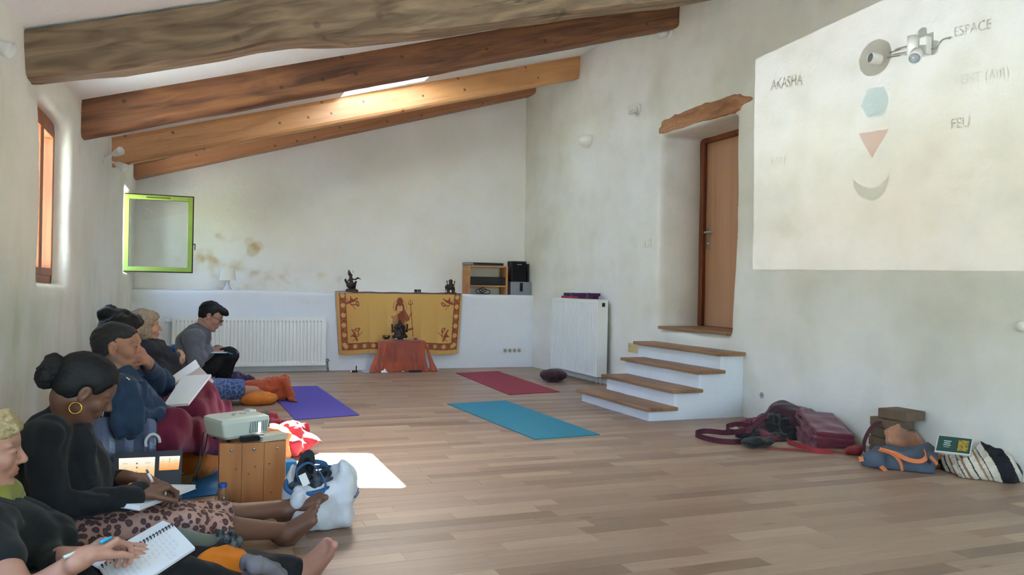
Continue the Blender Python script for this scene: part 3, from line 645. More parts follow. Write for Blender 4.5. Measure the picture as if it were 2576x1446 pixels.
s.ell(L_(o, 0, .078), (.058, .027, .027)); s.ell(L_(o, -.052, .092), (.024, .02, .025)); s.cone(L_(o, -.068, .085), L_(o, -.062, .04), .009, .005); s.cone(L_(o, .052, .085), L_(o, .064, .03), .006, .004)
s.cone(L_(o, .004, .095), L_(o, .004, .135), .020, .017); s.ell(L_(o, .004, .158), (.014, .014, .017)); s.ell(L_(o, .004, .162, .008), (.030, .005, .032)); s.cone(L_(o, .004, .172), L_(o, .004, .192), .011, .003)
for sx in (-1, 1):
    s.cone(L_(o, .004+sx*.015, .132), L_(o, .004+sx*.045, .112), .007, .006); s.cone(L_(o, .004+sx*.045, .112), L_(o, .004+sx*.052, .155), .006, .005); s.ell(L_(o, .004+sx*.053, .162), (.009, .006, .011)); s.cone(L_(o, .004+sx*.014, .125), L_(o, .004+sx*.034, .10, -.014), .006, .006)
s.noise = (lambda P: fnoise(P, 160, 5, 2)*.0014, .004)
s.build('figurine', M_BRZ2, .0034, origin=o, label='small brown metal figure riding an elephant, at the right end of the cloth', cat='statue')
M_GLASS = mat('clear_glass', 'f2f6f6', 0.05, 0, 5, trans=1.0, ior=1.4)
for i, px in enumerate((1046, 1055)):
    g = at(px, 737, y=10.42)
    MB().lathe([(0, .002), (.020, .0), (.022, .045), (.020, .045), (.0185, .006), (0, .006)], (g.x, g.y, .984)).build('glass_cup', M_GLASS, origin=(g.x, g.y, .984), label='tiny clear glass candle cup on the ledge, %s of the pair' % ('left' if i == 0 else 'right'), cat='glass', group='glass cups on the ledge')

# hi-fi shelf and speakers
M_PINE = wood('honey_pine_shelf', 'bf8550', 'b27a48', '9a6438', 10, (.1, .1, 1), rough=.45, bump=.05)
p0 = at(1177, 740, y=10.36); p1 = at(1276, 742, y=10.36); zb = .982; zt = at(1220, 668, y=10.36).z
t = empty('wooden_shelf', ((p0.x+p1.x)/2, 10.45, zb), 'small open honey-coloured wooden rack on the ledge holding hi-fi units', 'shelf')
X0, X1 = p0.x, p1.x
for xx in (X0+.012, X1-.012): m = MB(); m.bb((xx-.014, 10.35, zb), (xx+.014, 10.60, zt), .002); m.build('side_panel', M_PINE, t)
for zz in (zt-.012, zb+.11): m = MB(); m.bb((X0+.026, 10.352, zz-.010), (X1-.026, 10.60, zz+.010), .002); m.build('shelf_board', M_PINE, t)
m = MB(); m.bb((X0-.015, 10.36, zt+.003), (X1-.06, 10.58, zt+.042), .004); u = m.build('media_player', mat('silver_casing', '8d8d8c', .35, metal=.5), origin=(X0+.2, 10.45, zt), label='flat silver and black player lying on top of the wooden rack', cat='player')
m = MB(); m.bb((X0+.07, 10.353, zt+.010), (X1-.065, 10.3605, zt+.036), .001); m.build('display', M_BLK, u)
for xx in (X0+.08, X1-.11): m = MB(); m.lathe([(.018, 0), (.018, .006), (0, .006)], (xx, 10.40, zt-.003)); m.build('foot', M_WPL, u)
m = MB(); m.bb((X0+.03, 10.36, zb+.124), (X1-.03, 10.58, zb+.235), .004); u = m.build('amplifier', M_BLK, origin=(X0+.2, 10.45, zb+.12), label='black amplifier inside the wooden rack', cat='amplifier')
m = MB(); m.lathe([(.016, 0), (.016, .012), (0, .012)], (X1-.09, 10.36, zb+.18), Matrix.Rotation(PI/2, 3, 'X')); m.build('knob', M_BLK, u)
for k, (r_, z_) in enumerate(((.06, .03), (.05, .045), (.07, .02))):
    c = (X0+.19+.04*k, 10.45, zb+z_+.012); q = MB(); q.tube([(c[0]+r_*math.cos(a), c[1]-.03+.02*math.sin(a*2), c[2]+.03*math.sin(a)) for a in np.linspace(0, 2*PI, 18)[:-1]], .005, 6, closed=True)
    if k == 0: cab = q
    else: cab.add(q.v, q.f, True)
cab.build('cable', M_BLK, origin=(X0+.2, 10.45, zb), label='tangle of black cable in the lowest bay of the rack', cat='cable')
g0 = at(1284, 740, y=10.38); g1 = at(1336, 744, y=10.38); zt2 = at(1310, 709, y=10.38).z
t = empty('subwoofer', ((g0.x+g1.x)/2, 10.45, zb), 'grey box-shaped subwoofer in the right corner of the ledge', 'speaker')
m = MB(); m.bb((g0.x, 10.37, zb), (g1.x-.002, 10.60, zt2), .006); m.build('body', mat('grey_casing', '8a8f98', .4, metal=.3), t)
m = MB(); xm = (g0.x+g1.x)/2; m.bb((xm-.022, 10.362, zb+.045), (xm+.022, 10.371, zt2-.012), .002); m.build('port', M_BLK, t)
h0 = at(1286, 708, y=10.42); h1_ = at(1322, 708, y=10.42); zt3 = at(1300, 657, y=10.42).z
t = empty('bookshelf_speaker', ((h0.x+h1_.x)/2, 10.45, zt2), 'tall black speaker standing on the grey subwoofer', 'speaker')
m = MB(); m.bb((h0.x, 10.40, zt2+.001), (h1_.x, 10.58, zt3), .004); m.build('body', M_BLK, t)
m = MB(); m.bb((h0.x+.008, 10.39, zt2+.012), (h1_.x-.008, 10.3995, zt3-.02), .003); m.build('grille', mat('black_speaker_cloth', '060607', .9, .3, 200), t)
m = MB(); m.bb((h0.x+.07, 10.387, zt3-.05), (h1_.x-.07, 10.391, zt3-.042)); m.build('badge', M_CHR, t)
h0 = at(1325, 708, y=10.5)
m = MB(); m.bb((h0.x+.0, 10.46, zb+.002), (4.325, 10.60, zt3-.03), .004); m.build('bookshelf_speaker', M_BLK, origin=(h0.x+.03, 10.5, zb), label='dark speaker in the corner, half hidden behind the grey subwoofer', cat='speaker')

# printed cloth hanging from the ledge
CY = 10.268
c00, c10 = at(845, 737, y=CY), at(1162, 741, y=CY); c01, c11 = at(853, 890, y=CY), at(1150, 890, y=CY)
NU, NV = 400, 190
def cloth_pt(u, v):
    a = c00.lerp(c10, u); b = c01.lerp(c11, u); p = a.lerp(b, v); w_ = .012*math.sin(u*PI*7+1)*v+.006*math.sin(u*23)*v
    p.y = CY-.006-abs(w_); p.z += -.010*math.sin(u*PI*5+.6)*v*v; return p
U, Vv = np.meshgrid(np.linspace(0, 1, NU+1), np.linspace(0, 1, NV+1)); U = U.ravel(); Vv = Vv.ravel()
wx, wz = (c10.x-c00.x), (c00.z-c01.z); X = U*wx; Z = Vv*wz
base = np.array(srgb('cda25c')[:3]); red = np.array(srgb('7e2620')[:3]); dk = np.array(srgb('651a1c')[:3]); org = np.array(srgb('c98a4c')[:3]); pale = np.array(srgb('d2a86c')[:3])
col = np.tile(base, (len(U), 1)); g1_ = np.clip(1-X/.35, 0, 1)*.7; col = col*(1-g1_[:, None])+org*g1_[:, None]
rn = np.random.RandomState(4); grain = rn.rand(len(U))
def paint(mask, c, a=1.0): 
    k = (mask*a)[:, None] if mask.dtype != bool else (mask.astype(float)*a)[:, None]; col[:] = col*(1-k)+np.array(c)*k
bw = .085; eL, eR, eB = .035, .02, .055
bl = (X > eL) & (X < eL+bw) & (Z < wz-eB); br_ = (X > wx-eR-bw) & (X < wx-eR) & (Z < wz-eB); bb_ = (Z > wz-eB-bw) & (Z < wz-eB) & (X > eL) & (X < wx-eR)
brd = bl | br_ | bb_; paint(brd, red); paint(brd & (grain > .62), org, .45); paint(brd & (grain < .2), dk, .8)
def disc(x, z, rx, rz=None, rot=0.0):
    rz = rz or rx; dx, dz = X-x, Z-z; c_, s_ = math.cos(rot), math.sin(rot); return np.hypot((dx*c_+dz*s_)/rx, (-dx*s_+dz*c_)/rz) < 1
def flower(x, z, r): an = np.arctan2(Z-z, X-x); return np.hypot(X-x, Z-z) < r*(1+.10*np.sin(an*8))
for i in range(6):
    paint(flower(eL+bw*.5, .03+i*.122, .029), pale, .85); paint(flower(wx-eR-bw*.5, .035+i*.122, .029), pale, .85)
for i in range(13): paint(flower(eL+.06+i*.122, wz-eB-bw*.5, .027), pale, .85)
def seg(x0, z0, x1, z1, r):
    dx, dz = x1-x0, z1-z0; t_ = np.clip(((X-x0)*dx+(Z-z0)*dz)/(dx*dx+dz*dz), 0, 1); return np.hypot(X-x0-t_*dx, Z-z0-t_*dz) < r
def motif(cx_, cz_, ang, sx=1):
    def T(x, z): c_, s_ = math.cos(ang), math.sin(ang); x *= sx; return cx_+x*c_-z*s_, cz_+x*s_+z*c_
    for a_, b_, r in (((-.07, .05), (.0, -.01), .016), ((.0, -.01), (.03, -.05), .011), ((-.02, .05), (.07, .02), .008), ((-.10, .0), (.05, .085), .004), ((-.05, -.04), (-.03, .03), .008)):
        paint(seg(*T(*a_), *T(*b_), r), red, .9)
    x_, z_ = T(.055, .01); paint(disc(x_, z_, .040, .022, ang+1.0), red, .9); paint(disc(x_, z_, .018, .009, ang+1.0), base, .8); x_, z_ = T(-.03, .0); paint(disc(x_, z_, .02, .03, ang), red, .9)
motif(eL+bw+.095, .10, .35); motif(wx-eR-bw-.095, .10, -.35, -1); motif(eL+bw+.10, .50, -1.2); motif(wx-eR-bw-.095, .50, 1.2, -1)
fx = (at(1005, 800, y=CY).x-c00.x)   # seated figure print with halo and trident
halo = np.abs(np.hypot(X-fx, (Z-.165))-.088) < .0035; paint(halo, red, .75)
paint(disc(fx, .10, .042, .055), red); paint(disc(fx, .19, .062, .10) , red); paint(disc(fx, .19, .038, .062), pale); paint(disc(fx, .135, .03, .02), red)
paint(seg(fx-.018, .175, fx-.008, .172, .004), red, .8); paint(seg(fx+.008, .172, fx+.018, .175, .004), red, .8); paint(seg(fx-.012, .222, fx+.012, .222, .003), red, .7)
paint(seg(fx-.05, .24, fx-.11, .31, .03), pale, .8); paint(seg(fx+.05, .24, fx+.10, .31, .035), red, .9); paint(disc(fx-.10, .29, .018), red, .6); paint(disc(fx, .34, .10, .09), red, .5); paint(disc(fx+.02, .31, .05, .09), red, .9)
tx = fx+.14
paint(seg(tx, .14, tx+.045, .54, .005), red); paint(seg(tx, .07, tx, .14, .004), red); paint(seg(tx, .135, tx-.03, .125, .005), red); paint(seg(tx, .135, tx+.03, .125, .005), red); paint(seg(tx-.03, .125, tx-.018, .085, .0035), red); paint(seg(tx+.03, .125, tx+.018, .085, .0035), red)
paint(disc(tx+.004, .27, .012, .02), red, .8); paint(disc(tx+.02, .25, .008), red, .8); paint(seg(fx+.09, .46, tx+.035, .44, .014), red, .9)
paint(grain > .5, base*.86, .25)
m = MB(); m.grid(cloth_pt, NU, NV)
M_CLOTH = mat('printed_cotton', 'ffffff', .85, .05, 60, attr='Col', sheen=.1)
hang = m.build('wall_hanging', M_CLOTH, origin=c00, label='yellow cloth printed with red figures and a red flower border', cat='cloth', fixn=False)
vcol(hang, col)
hang.modifiers.new('th', 'SOLIDIFY').thickness = .0018
q = MB(); q.grid(lambda u, v: (c00.x+u*wx, CY-.008+.10*v, .978+.006*math.sin(PI*v)+.003*math.sin(u*31)+.004), 60, 4); tp = q.build('cloth_top', mat('red_cloth_edge', '7e2620', .85), hang, label='red border folded over the ledge')
tp.modifiers.new('th', 'SOLIDIFY').thickness = .002

# low altar under an orange cloth
A0 = at(958, 938, z=0); ax0, ax1 = at(958, 853, y=9.98).x, at(1072, 853, y=9.98).x; az = at(1010, 855, y=9.98).z
M_ORC = mat('sheer_orange_cloth', 'b4573a', .8, .2, 7, sheen=.2, col2='96453a')
s = Sdf(.02); s.box(((ax0+ax1)/2, 10.09, az/2-.02), ((ax1-ax0)/2-.01, .115, az/2+.01), .01)
for i, (ux, r) in enumerate(((0, .035), (.12, .02), (.3, .012), (.5, .01), (.7, .014), (.88, .022), (1, .04))):
    x = ax0+(ax1-ax0)*ux; s.cone((x, 9.985, az-.05), (x+(ux-.5)*.20, 9.955, .008), .006, r+.008)
s.cone((ax0-.02, 9.97, .012), (ax0-.10, 9.965, .006), .022, .016); s.cone((ax1+.05, 9.98, .012), (ax1+.10, 9.985, .006), .022, .016)
s.noise = (lambda P: (fnoise(P*np.array([1, 1, .3], np.float32), 26, 7, 2)*.006*np.clip((az-.02-P[:, 2])*6, 0, 1)), .01)
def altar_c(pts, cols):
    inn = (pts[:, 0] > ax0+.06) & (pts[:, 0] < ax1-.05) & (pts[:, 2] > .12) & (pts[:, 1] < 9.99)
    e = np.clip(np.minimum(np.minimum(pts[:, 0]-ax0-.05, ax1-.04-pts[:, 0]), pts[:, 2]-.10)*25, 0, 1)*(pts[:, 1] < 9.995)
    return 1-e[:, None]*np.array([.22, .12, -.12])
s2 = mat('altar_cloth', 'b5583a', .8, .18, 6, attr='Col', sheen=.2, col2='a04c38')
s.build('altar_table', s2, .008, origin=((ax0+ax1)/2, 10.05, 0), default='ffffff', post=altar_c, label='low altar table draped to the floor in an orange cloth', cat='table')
o = Vector((at(1006, 852, y=10.03).x, 10.05, az+.004)); s = Sdf(.008)
s.ell(L_(o, 0, .018), (.085, .05, .02)); s.ell(L_(o, 0, .075), (.062, .045, .055)); s.cone(L_(o, -.075, .035, -.02), L_(o, .0, .045, -.035), .022, .020); s.cone(L_(o, .075, .035, -.02), L_(o, 0, .045, -.035), .022, .020)
s.ell(L_(o, 0, .155), (.038, .036, .038)); s.cone(L_(o, 0, .18), L_(o, 0, .245), .034, .006); s.ell(L_(o, 0, .183), (.042, .038, .012))
s.chain([L_(o, 0, .15, -.03), L_(o, .008, .115, -.052), L_(o, .02, .085, -.058), L_(o, .040, .078, -.055)], [.015, .013, .010, .008])
for sx in (-1, 1):
    s.ell(L_(o, sx*.052, .15), (.026, .008, .032)); s.cone(L_(o, sx*.045, .11), L_(o, sx*.092, .10), .016, .013); s.cone(L_(o, sx*.092, .10), L_(o, sx*.096, .165), .012, .010); s.ell(L_(o, sx*.097, .178), (.013, .008, .020))
    s.cone(L_(o, sx*.045, .10), L_(o, sx*.07, .055, -.035), .014, .012)
s.noise = (lambda P: fnoise(P, 110, 9, 2)*.0022, .005)
s.build('figurine', M_BRZ, .0045, origin=o, label='large black seated elephant-headed figure on the orange altar', cat='statue')
bo = at(974, 853, y=10.0); MB().lathe([(0, .004), (.022, .002), (.042, .02), (.050, .048), (.048, .048), (.039, .021), (.02, .007), (0, .007)], (bo.x, 10.05, az+.004)).build('singing_bowl', mat('brass_bowl', '6e5a3c', .25, metal=.8), origin=(bo.x, 10.05, az), label='small shiny metal bowl on the left of the altar', cat='bowl')
for i, (px, lab) in enumerate(((996, 'small tealight in front of the black figure, left one'), (1018, 'small shiny tealight in front of the black figure, right one'))):
    q = at(px, 855, y=9.985); MB().lathe([(0, 0), (.022, 0), (.022, .018), (.02, .018), (.019, .012), (0, .012)], (q.x, 9.985, az+.004)).build('tealight', M_CHR, origin=(q.x, 9.985, az), label=lab, cat='candle')
q = at(1045, 855, y=10.0); s = Sdf(0); s.ell((q.x, 10.0, az+.012), (.026, .02, .011)); s.build('stone', mat('grey_brown_stone', '6f5348', .8), .004, origin=(q.x, 10, az), label='flat brown stone on the right of the altar', cat='stone')
# small things on the floor around the altar
q = at(894, 936, z=0)
m = MB(); m.lathe([(0, 0), (.022, 0), (.02, .012), (.008, .02), (.006, .06), (.010, .066), (.004, .075), (0, .085)], (q.x+.01, q.y, 0)); m.tube([(q.x-.01, q.y, .012), (q.x-.05, q.y-.01, .010)], [.014, .010]); m.build('incense_holder', M_BRZ, origin=(q.x, q.y, 0), label='tiny dark incense holder on the floor left of the altar', cat='holder')
s = Sdf(.006); s.ell((q.x-.055, q.y-.01, .012), (.014, .01, .012)); s.build('tissue', mat('white_paper', 'e4e4e6', .8), .004, origin=(q.x-.055, q.y-.01, 0), label='small white crumb of tissue beside the incense holder', cat='tissue')
def sheet(name, pts, m_, label, cat, th=.0015, z=.0015):
    mb = MB(); mb.prism([(p.x, p.y, z) for p in pts], (0, 0, th)); return mb.build(name, m_, origin=(pts[0].x, pts[0].y, z), label=label, cat=cat)
M_PAP = mat('pale_paper', 'c2c6d2', .6, .05, 8)
sheet('paper_sheet', [at(906, 931.5, z=0), at(948, 930, z=0), at(953, 937, z=0), at(917, 938, z=0)], M_PAP, 'pale sheet of paper on the floor left of the altar', 'paper')
sheet('paper_sheet', [at(1083, 925, z=0), at(1098, 923.5, z=0), at(1107, 931, z=0), at(1088, 931.5, z=0)], M_PAP, 'small pale paper on the floor right of the altar', 'paper')
q = at(968, 938, z=0); s = Sdf(.008); s.cone((q.x-.03, q.y, .012), (q.x+.03, q.y-.005, .008), .018, .012); s.cone((q.x, q.y+.005, .05), (q.x, q.y, .01), .008, .028); s.noise = (lambda P: fnoise(P, 60, 3)*.004, .006); s.build('tissue', mat('white_paper', 'e4e4e6', .8), .005, origin=(q.x, q.y, 0), label='crumpled white tissue at the foot of the orange altar', cat='tissue')
q = at(1014, 937, z=0); s = Sdf(.008); s.ell((q.x, q.y, .012), (.022, .015, .012)); s.build('tealight', M_CHR, .004, origin=(q.x, q.y, 0), label='silvery tealight cup on the floor in front of the altar', cat='candle')
q = at(1045, 936, z=0); m = MB(); m.box((q.x, q.y+.012, .012), (.075, .035, .011), Matrix.Rotation(.15, 3, 'Z'), .002); m.build('book', mat('dark_violet_cover', '2a2533', .5), origin=(q.x, q.y, 0), label='dark book half under the altar cloth', cat='book')
# sockets
def socket(x, y, z, n, gap, nrm, label, name='power_socket', w_=.04):
    """row of n round sockets; nrm: outward normal 'y' (back wall) or 'x' (right wall)"""
    t = empty(name, (x, y, z), label, 'socket'); 
    def B(a0, a1, z0, z1, d0, d1, bev=.002):
        m = MB()
        if nrm == 'y': m.bb((x+a0, y-d1, z+z0), (x+a1, y-d0, z+z1), bev)
        else: m.bb((x-d1, y+a0, z+z0), (x-d0, y+a1, z+z1), bev)
        return m
    B(-gap*n/2-.004, gap*n/2+.004, -w_, w_, -.003, .010).build('faceplate', M_WPL, t)
    for i in range(n):
        c_ = -gap*n/2+gap*(i+.5); m = MB(); R = Matrix.Rotation(PI/2, 3, 'X') if nrm == 'y' else Matrix.Rotation(-PI/2, 3, 'Y')
        loc = (x+c_, y-.0105, z) if nrm == 'y' else (x-.0105, y+c_, z)
        m.lathe([(.026, 0), (.026, .002), (.021, .002), (.019, .0008), (0, .0008)], loc, R, 20); m.build('socket_insert', mat('grey_plastic', '9a9a98', .5), t)
        m = MB()
        for dx in (-.009, .009):
            l2 = (loc[0]+dx, loc[1]-.002, loc[2]) if nrm == 'y' else (loc[0]-.002, loc[1]+dx, loc[2]); m.lathe([(0, 0), (.0035, 0), (.0035, .0012), (0, .0012)], l2, R, 8)
        m.build('pin_hole', M_BLK, t)
q = at(1288.5, 881.5, y=10.29); socket(q.x, 10.302, q.z, 4, .067, 'y', 'white strip of four wall sockets low on the ledge')
xw = float(xr(5.55)); q = at(1919, 994, x=xw); socket(xw+.0, q.y, q.z, 1, .075, 'x', 'single square white socket on the right wall above the bags')
q = at(1628, 612, x=float(xr(7.45))); xw = q.x; t = empty('light_switch', (xw, q.y, q.z), 'white double light switch on the right wall beside the doorway', 'switch')
m = MB(); m.bb((xw-.010, q.y-.075, q.z-.04), (xw+.004, q.y+.075, q.z+.04), .003); m.build('faceplate', M_WPL, t)
for dy in (-.036, .036): m = MB(); m.bb((xw-.016, q.y+dy-.022, q.z-.026), (xw-.009, q.y+dy+.022, q.z+.026), .003); m.build('rocker', M_WPL, t)
M_SHAD = mat('opal_lamp', 'dcdad4', .35, .03)
q = at(1476, 350, x=4.33); xw = float(xr(8.9)); t = empty('wall_sconce', (xw, q.y, q.z), 'white half-bowl wall lamp above the tall radiator', 'lamp')
m = MB(); m.lathe([(0, -.10), (.05, -.092), (.09, -.065), (.115, -.02), (.120, .03), (.114, .03), (.108, -.018), (.085, -.06), (.045, -.086), (0, -.093)], (xw-.005, q.y, q.z), None, 24, PI/2, 3*PI/2); m.build('bowl', M_SHAD, t)
m = MB(); m.bb((xw-.02, q.y-.10, q.z-.05), (xw+.01, q.y+.10, q.z+.025), .003); m.build('bracket', M_WPL, t)
def spot_round(px, py, label):
    x0 = 4.36; q = at(px, py, x=x0); xw = float(xr(q.y)); t = empty('wall_spotlight', (xw, q.y, q.z), label, 'lamp'); R = Matrix.Rotation(-PI/2, 3, 'Y')
    m = MB(); m.lathe([(0, 0), (.055, 0), (.055, .02), (.04, .026), (0, .026)], (xw, q.y, q.z), R); m.build('mount', M_WPL, t)
    R2 = Matrix.Rotation(-.35, 3, 'Z') @ Matrix.Rotation(-PI/2-.25, 3, 'Y')
    m = MB(); m.lathe([(0, .0), (.03, 0), (.035, .03), (.045, .09), (.045, .10), (.040, .098), (.034, .07), (0, .07)], (xw-.028, q.y, q.z), R2); h = m.build('lamp_head', M_WPL, t)
    return t
spot_round(1605, 273, 'small round white spotlight on the right wall, left of the timber lintel')
spot_round(1681, 82, 'small round white spotlight on the right wall, tucked under a beam end')
# left wall spot pair and the one at the picture edge
def spot_left(px, py, heads, label, yy):
    x = float(xl(yy)); q = at(px, py, x=x); x = float(xl(q.y)); t = empty('wall_spotlight', (x, q.y, q.z), label, 'lamp')
    m = MB(); m.bb((x-.01, q.y-.05, q.z-.03), (x+.015, q.y+.05, q.z+.03), .004); m.build('mount', M_WPL, t)
    for (dx, dy, dz, ex, ey, ez) in heads:
        a_ = Vector((x+.012, q.y, q.z)); b_ = Vector((x+dx, q.y+dy, q.z+dz)); e = Vector((ex, ey, ez)).normalized()
        m = MB(); m.tube([a_, b_], .007, 8); arm = m.build('arm', M_WPL, t)
        m = MB(); m.lathe([(0, -.03), (.02, -.025), (.028, 0), (.036, .055), (.038, .075), (.033, .073), (.025, .05), (0, .048)], b_, e.to_track_quat('Z', 'Y').to_matrix()); m.build('lamp_head', M_WPL, t)
spot_left(262, 398, ((.10, .02, .05, .6, -.7, .25), (.13, -.02, -.05, .8, -.5, -.45)), 'white pair of spotlights on the left wall below the pine beam', 8.3)
spot_left(-42, 108, ((.05, .0, .0, .9, -.2, -.35),), 'white wall spotlight at the upper left edge of the view', 4.4)

# beige plate at the foot of the wall beside the steps
q0 = at(1577, 862, x=4.35); q1 = at(1615, 890, x=4.36); m = MB(); xw = float(xr(7.4)); m.bb((xw-.012, min(q0.y, q1.y), q1.z), (xw+.004, max(q0.y, q1.y), q0.z), .002); pl = m.build('cover_plate', mat('cream_plate', 'cdbb83', .5), origin=(xw, q0.y, q1.z), label='cream cover plate on the wall above the second step', cat='plate')
for yy in (min(q0.y, q1.y)+.03, max(q0.y, q1.y)-.03): m = MB(); m.cyl((xw-.016, yy, q0.z-.03), (xw-.010, yy, q0.z-.03), .006); m.build('screw', M_CHR, pl)
q = at(2574, 821, x=4.48); m = MB(); m.lathe([(0, 0), (.03, 0), (.03, .02), (.02, .03), (0, .03)], (float(xr(q.y)), q.y, q.z), Matrix.Rotation(-PI/2, 3, 'Y')); m.build('wall_button', M_WPL, origin=(4.47, q.y, q.z), label='small pale round button on the right wall at the picture edge', cat='button')

# spotlight bar inside the projected picture
xw = float(xr(4.2)); A = at(2205, 150, x=xw-.07); B_ = at(2335, 112, x=xw-.07); 
t = empty('spotlight_bar', (xw, (A.y+B_.y)/2, (A.z+B_.z)/2), 'white two-headed spotlight bar high on the projection wall', 'lamp')
for (pa, pb) in (((2238, 133), (2288, 117)), ((2232, 145), (2286, 136))):
    a_, b_ = at(*pa, x=xw-.05), at(*pb, x=xw-.05); m = MB(); m.tube([a_, b_], .005, 8); m.build('rod', M_CHR, t)
def head(pa, pb, r, x_=None):
    a_, b_ = at(*pa, x=xw-.07), at(*pb, x=xw-.16); d = (b_-a_); L = d.length; m = MB()
    m.lathe([(0, 0), (r*.9, 0), (r, .01), (r, L), (r*.93, L), (r*.85, L-.02), (0, L-.02)], a_, d.to_track_quat('Z', 'Y').to_matrix(), 24); h = m.build('lamp_head', M_WPL, t)
    m = MB(); m.lathe([(0, L-.0199), (r*.84, L-.0199), (r*.84, L-.012), (0, L-.012)], a_, d.to_track_quat('Z', 'Y').to_matrix(), 20); m.build('bulb_face', mat('lamp_glass_grey', '8f9498', .2), h)
head((2214, 150), (2187, 145), .036); head((2307, 133), (2300, 148), .040)
c = at(2296, 112, x=xw-.08); m = MB(); m.cyl(c+Vector((0, 0, -.07)), c+Vector((0, 0, .055)), .034, seg=24); m.build('transformer', M_WPL, t)
c = at(2322, 118, x=xw-.03); m = MB(); m.box(c, (.028, .05, .06), None, .012); m.build('bracket', M_WPL, t)
m = MB(); m.tube([at(x_, y_, x=xw-.012) for x_, y_ in ((2335, 124), (2352, 121), (2362, 108), (2372, 99), (2390, 97))], .004, 6); m.build('cable', M_CHR, t)

# ---------------------------------------------------------------- yoga mats and things on the right
def ymat(corners, col, label):
    m = MB(); P = [at(*c, z=.006) for c in corners]; m.prism([(p.x, p.y, .0005) for p in P], (0, 0, .006))
    return m.build('yoga_mat', mat('rubber_'+col, col, .75, .06, 40, bump=.25, bscale=350), origin=P[0], label=label, cat='mat', group='yoga mats')
ymat([(1125, 1015), (1272, 1007), (1509, 1092), (1346, 1104)], '1f7f96', 'teal yoga mat lying before the steps, nearest of the mats')
ymat([(1147, 938), (1253, 933), (1408, 985), (1281, 992)], '93303f', 'dark pink-red yoga mat lying before the tall radiator')
ymat([(668, 973), (797, 970), (904, 1043), (742, 1055)], '4d429c', 'violet-blue yoga mat beside the seated group')
s = Sdf(.0); q = at(1397, 962, z=0); s.ell((q.x+.02, q.y+.10, .072), (.165, .12, .068)); s.ell((q.x+.02, q.y+.10, .072), (.13, .14, .06), k=.04); s.noise = (lambda P: fnoise(P, 34, 2)*.004, .006)
M_MAR = mat('maroon_cotton', '35121a', .85, .25, 20, sheen=.15, bump=.3, bscale=250)
s.build('meditation_cushion', M_MAR, .008, origin=(q.x, q.y+.1, 0), label='dark maroon round cushion on the floor beside the pink-red mat', cat='cushion')
# stacked straps on the tall radiator
def bolster(name, px0, px1, py0, py1, col, label, xx, band=True):
    a_, b_ = at(px0, py1, x=xx), at(px1, py1, x=xx); z1 = at(px0, py0, x=xx).z; zb_ = max(a_.z, .962)
    m = MB(); m.box((xx, (a_.y+b_.y)/2, (zb_+z1)/2), (.035, abs(a_.y-b_.y)/2, (z1-zb_)/2), None, .006); t = m.build(name, mat('felt_'+col, col, .85, .15, 30), origin=(xx, a_.y, zb_), label=label, cat='strap')
    if band:
        m = MB(); y_ = (a_.y+b_.y)/2; m.tube([(xx-.037, y_-.05, zb_), (xx-.038, y_-.02, z1+.001), (xx+.02, y_+.01, z1+.002)], .002, 6); m.build('band', mat('pale_band', 'b9a9b4', .6), t)
bolster('folded_strap', 1418, 1462, 743.5, 750, '8e2b40', 'crimson folded strap on the tall radiator, lower left', 4.245); bolster('folded_strap', 1463, 1499, 744, 751, '4c1d3a', 'plum folded strap on the tall radiator, lower right', 4.245)
for o_ in (('folded_strap', 1424, 1461, 736, 743.3, '3b2350', 'dark violet folded strap on top of the crimson one'), ('folded_strap', 1462, 1504, 736.5, 743.8, '3a1c4a', 'dark purple folded strap on top of the plum one')):
    a_, b_ = at(o_[1], o_[4], x=4.245), at(o_[2], o_[4], x=4.245); z1 = at(o_[1], o_[3], x=4.245).z; m = MB(); zz = a_.z-.002
    m.box((4.245, (a_.y+b_.y)/2, (zz+z1)/2), (.035, abs(a_.y-b_.y)/2, (z1-zz)/2), None, .006); t = m.build(o_[0], mat('felt_'+o_[5], o_[5], .85, .15, 30), origin=(4.245, a_.y, zz), label=o_[6], cat='strap')
    y_ = (a_.y+b_.y)/2; m = MB(); m.tube([(4.208, y_-.05, zz), (4.207, y_, z1+.001), (4.26, y_+.02, z1+.002)], .002, 6); m.build('band', mat('pale_band', 'b9a9b4', .6), t)
# ---------------------------------------------------------------- bags, blankets and books at the foot of the right wall
M_MAR2 = mat('maroon_wool', '66202f', .9, .25, 14, sheen=.3, bump=.35, bscale=300)
M_MARD = mat('dark_maroon_cotton', '3a141e', .85, .3, 14, sheen=.15, bump=.3, bscale=200)
M_STRAP = mat('maroon_webbing', '4e1a28', .8, .15, 60, bump=.3, bscale=400)
M_BLKC = mat('black_cotton', '101013', .85, .3, 14, sheen=.1, bump=.3, bscale=200)
M_REDS = mat('red_webbing', '8e2a30', .75, .12, 30)
def grounded(s, pts=None): return s
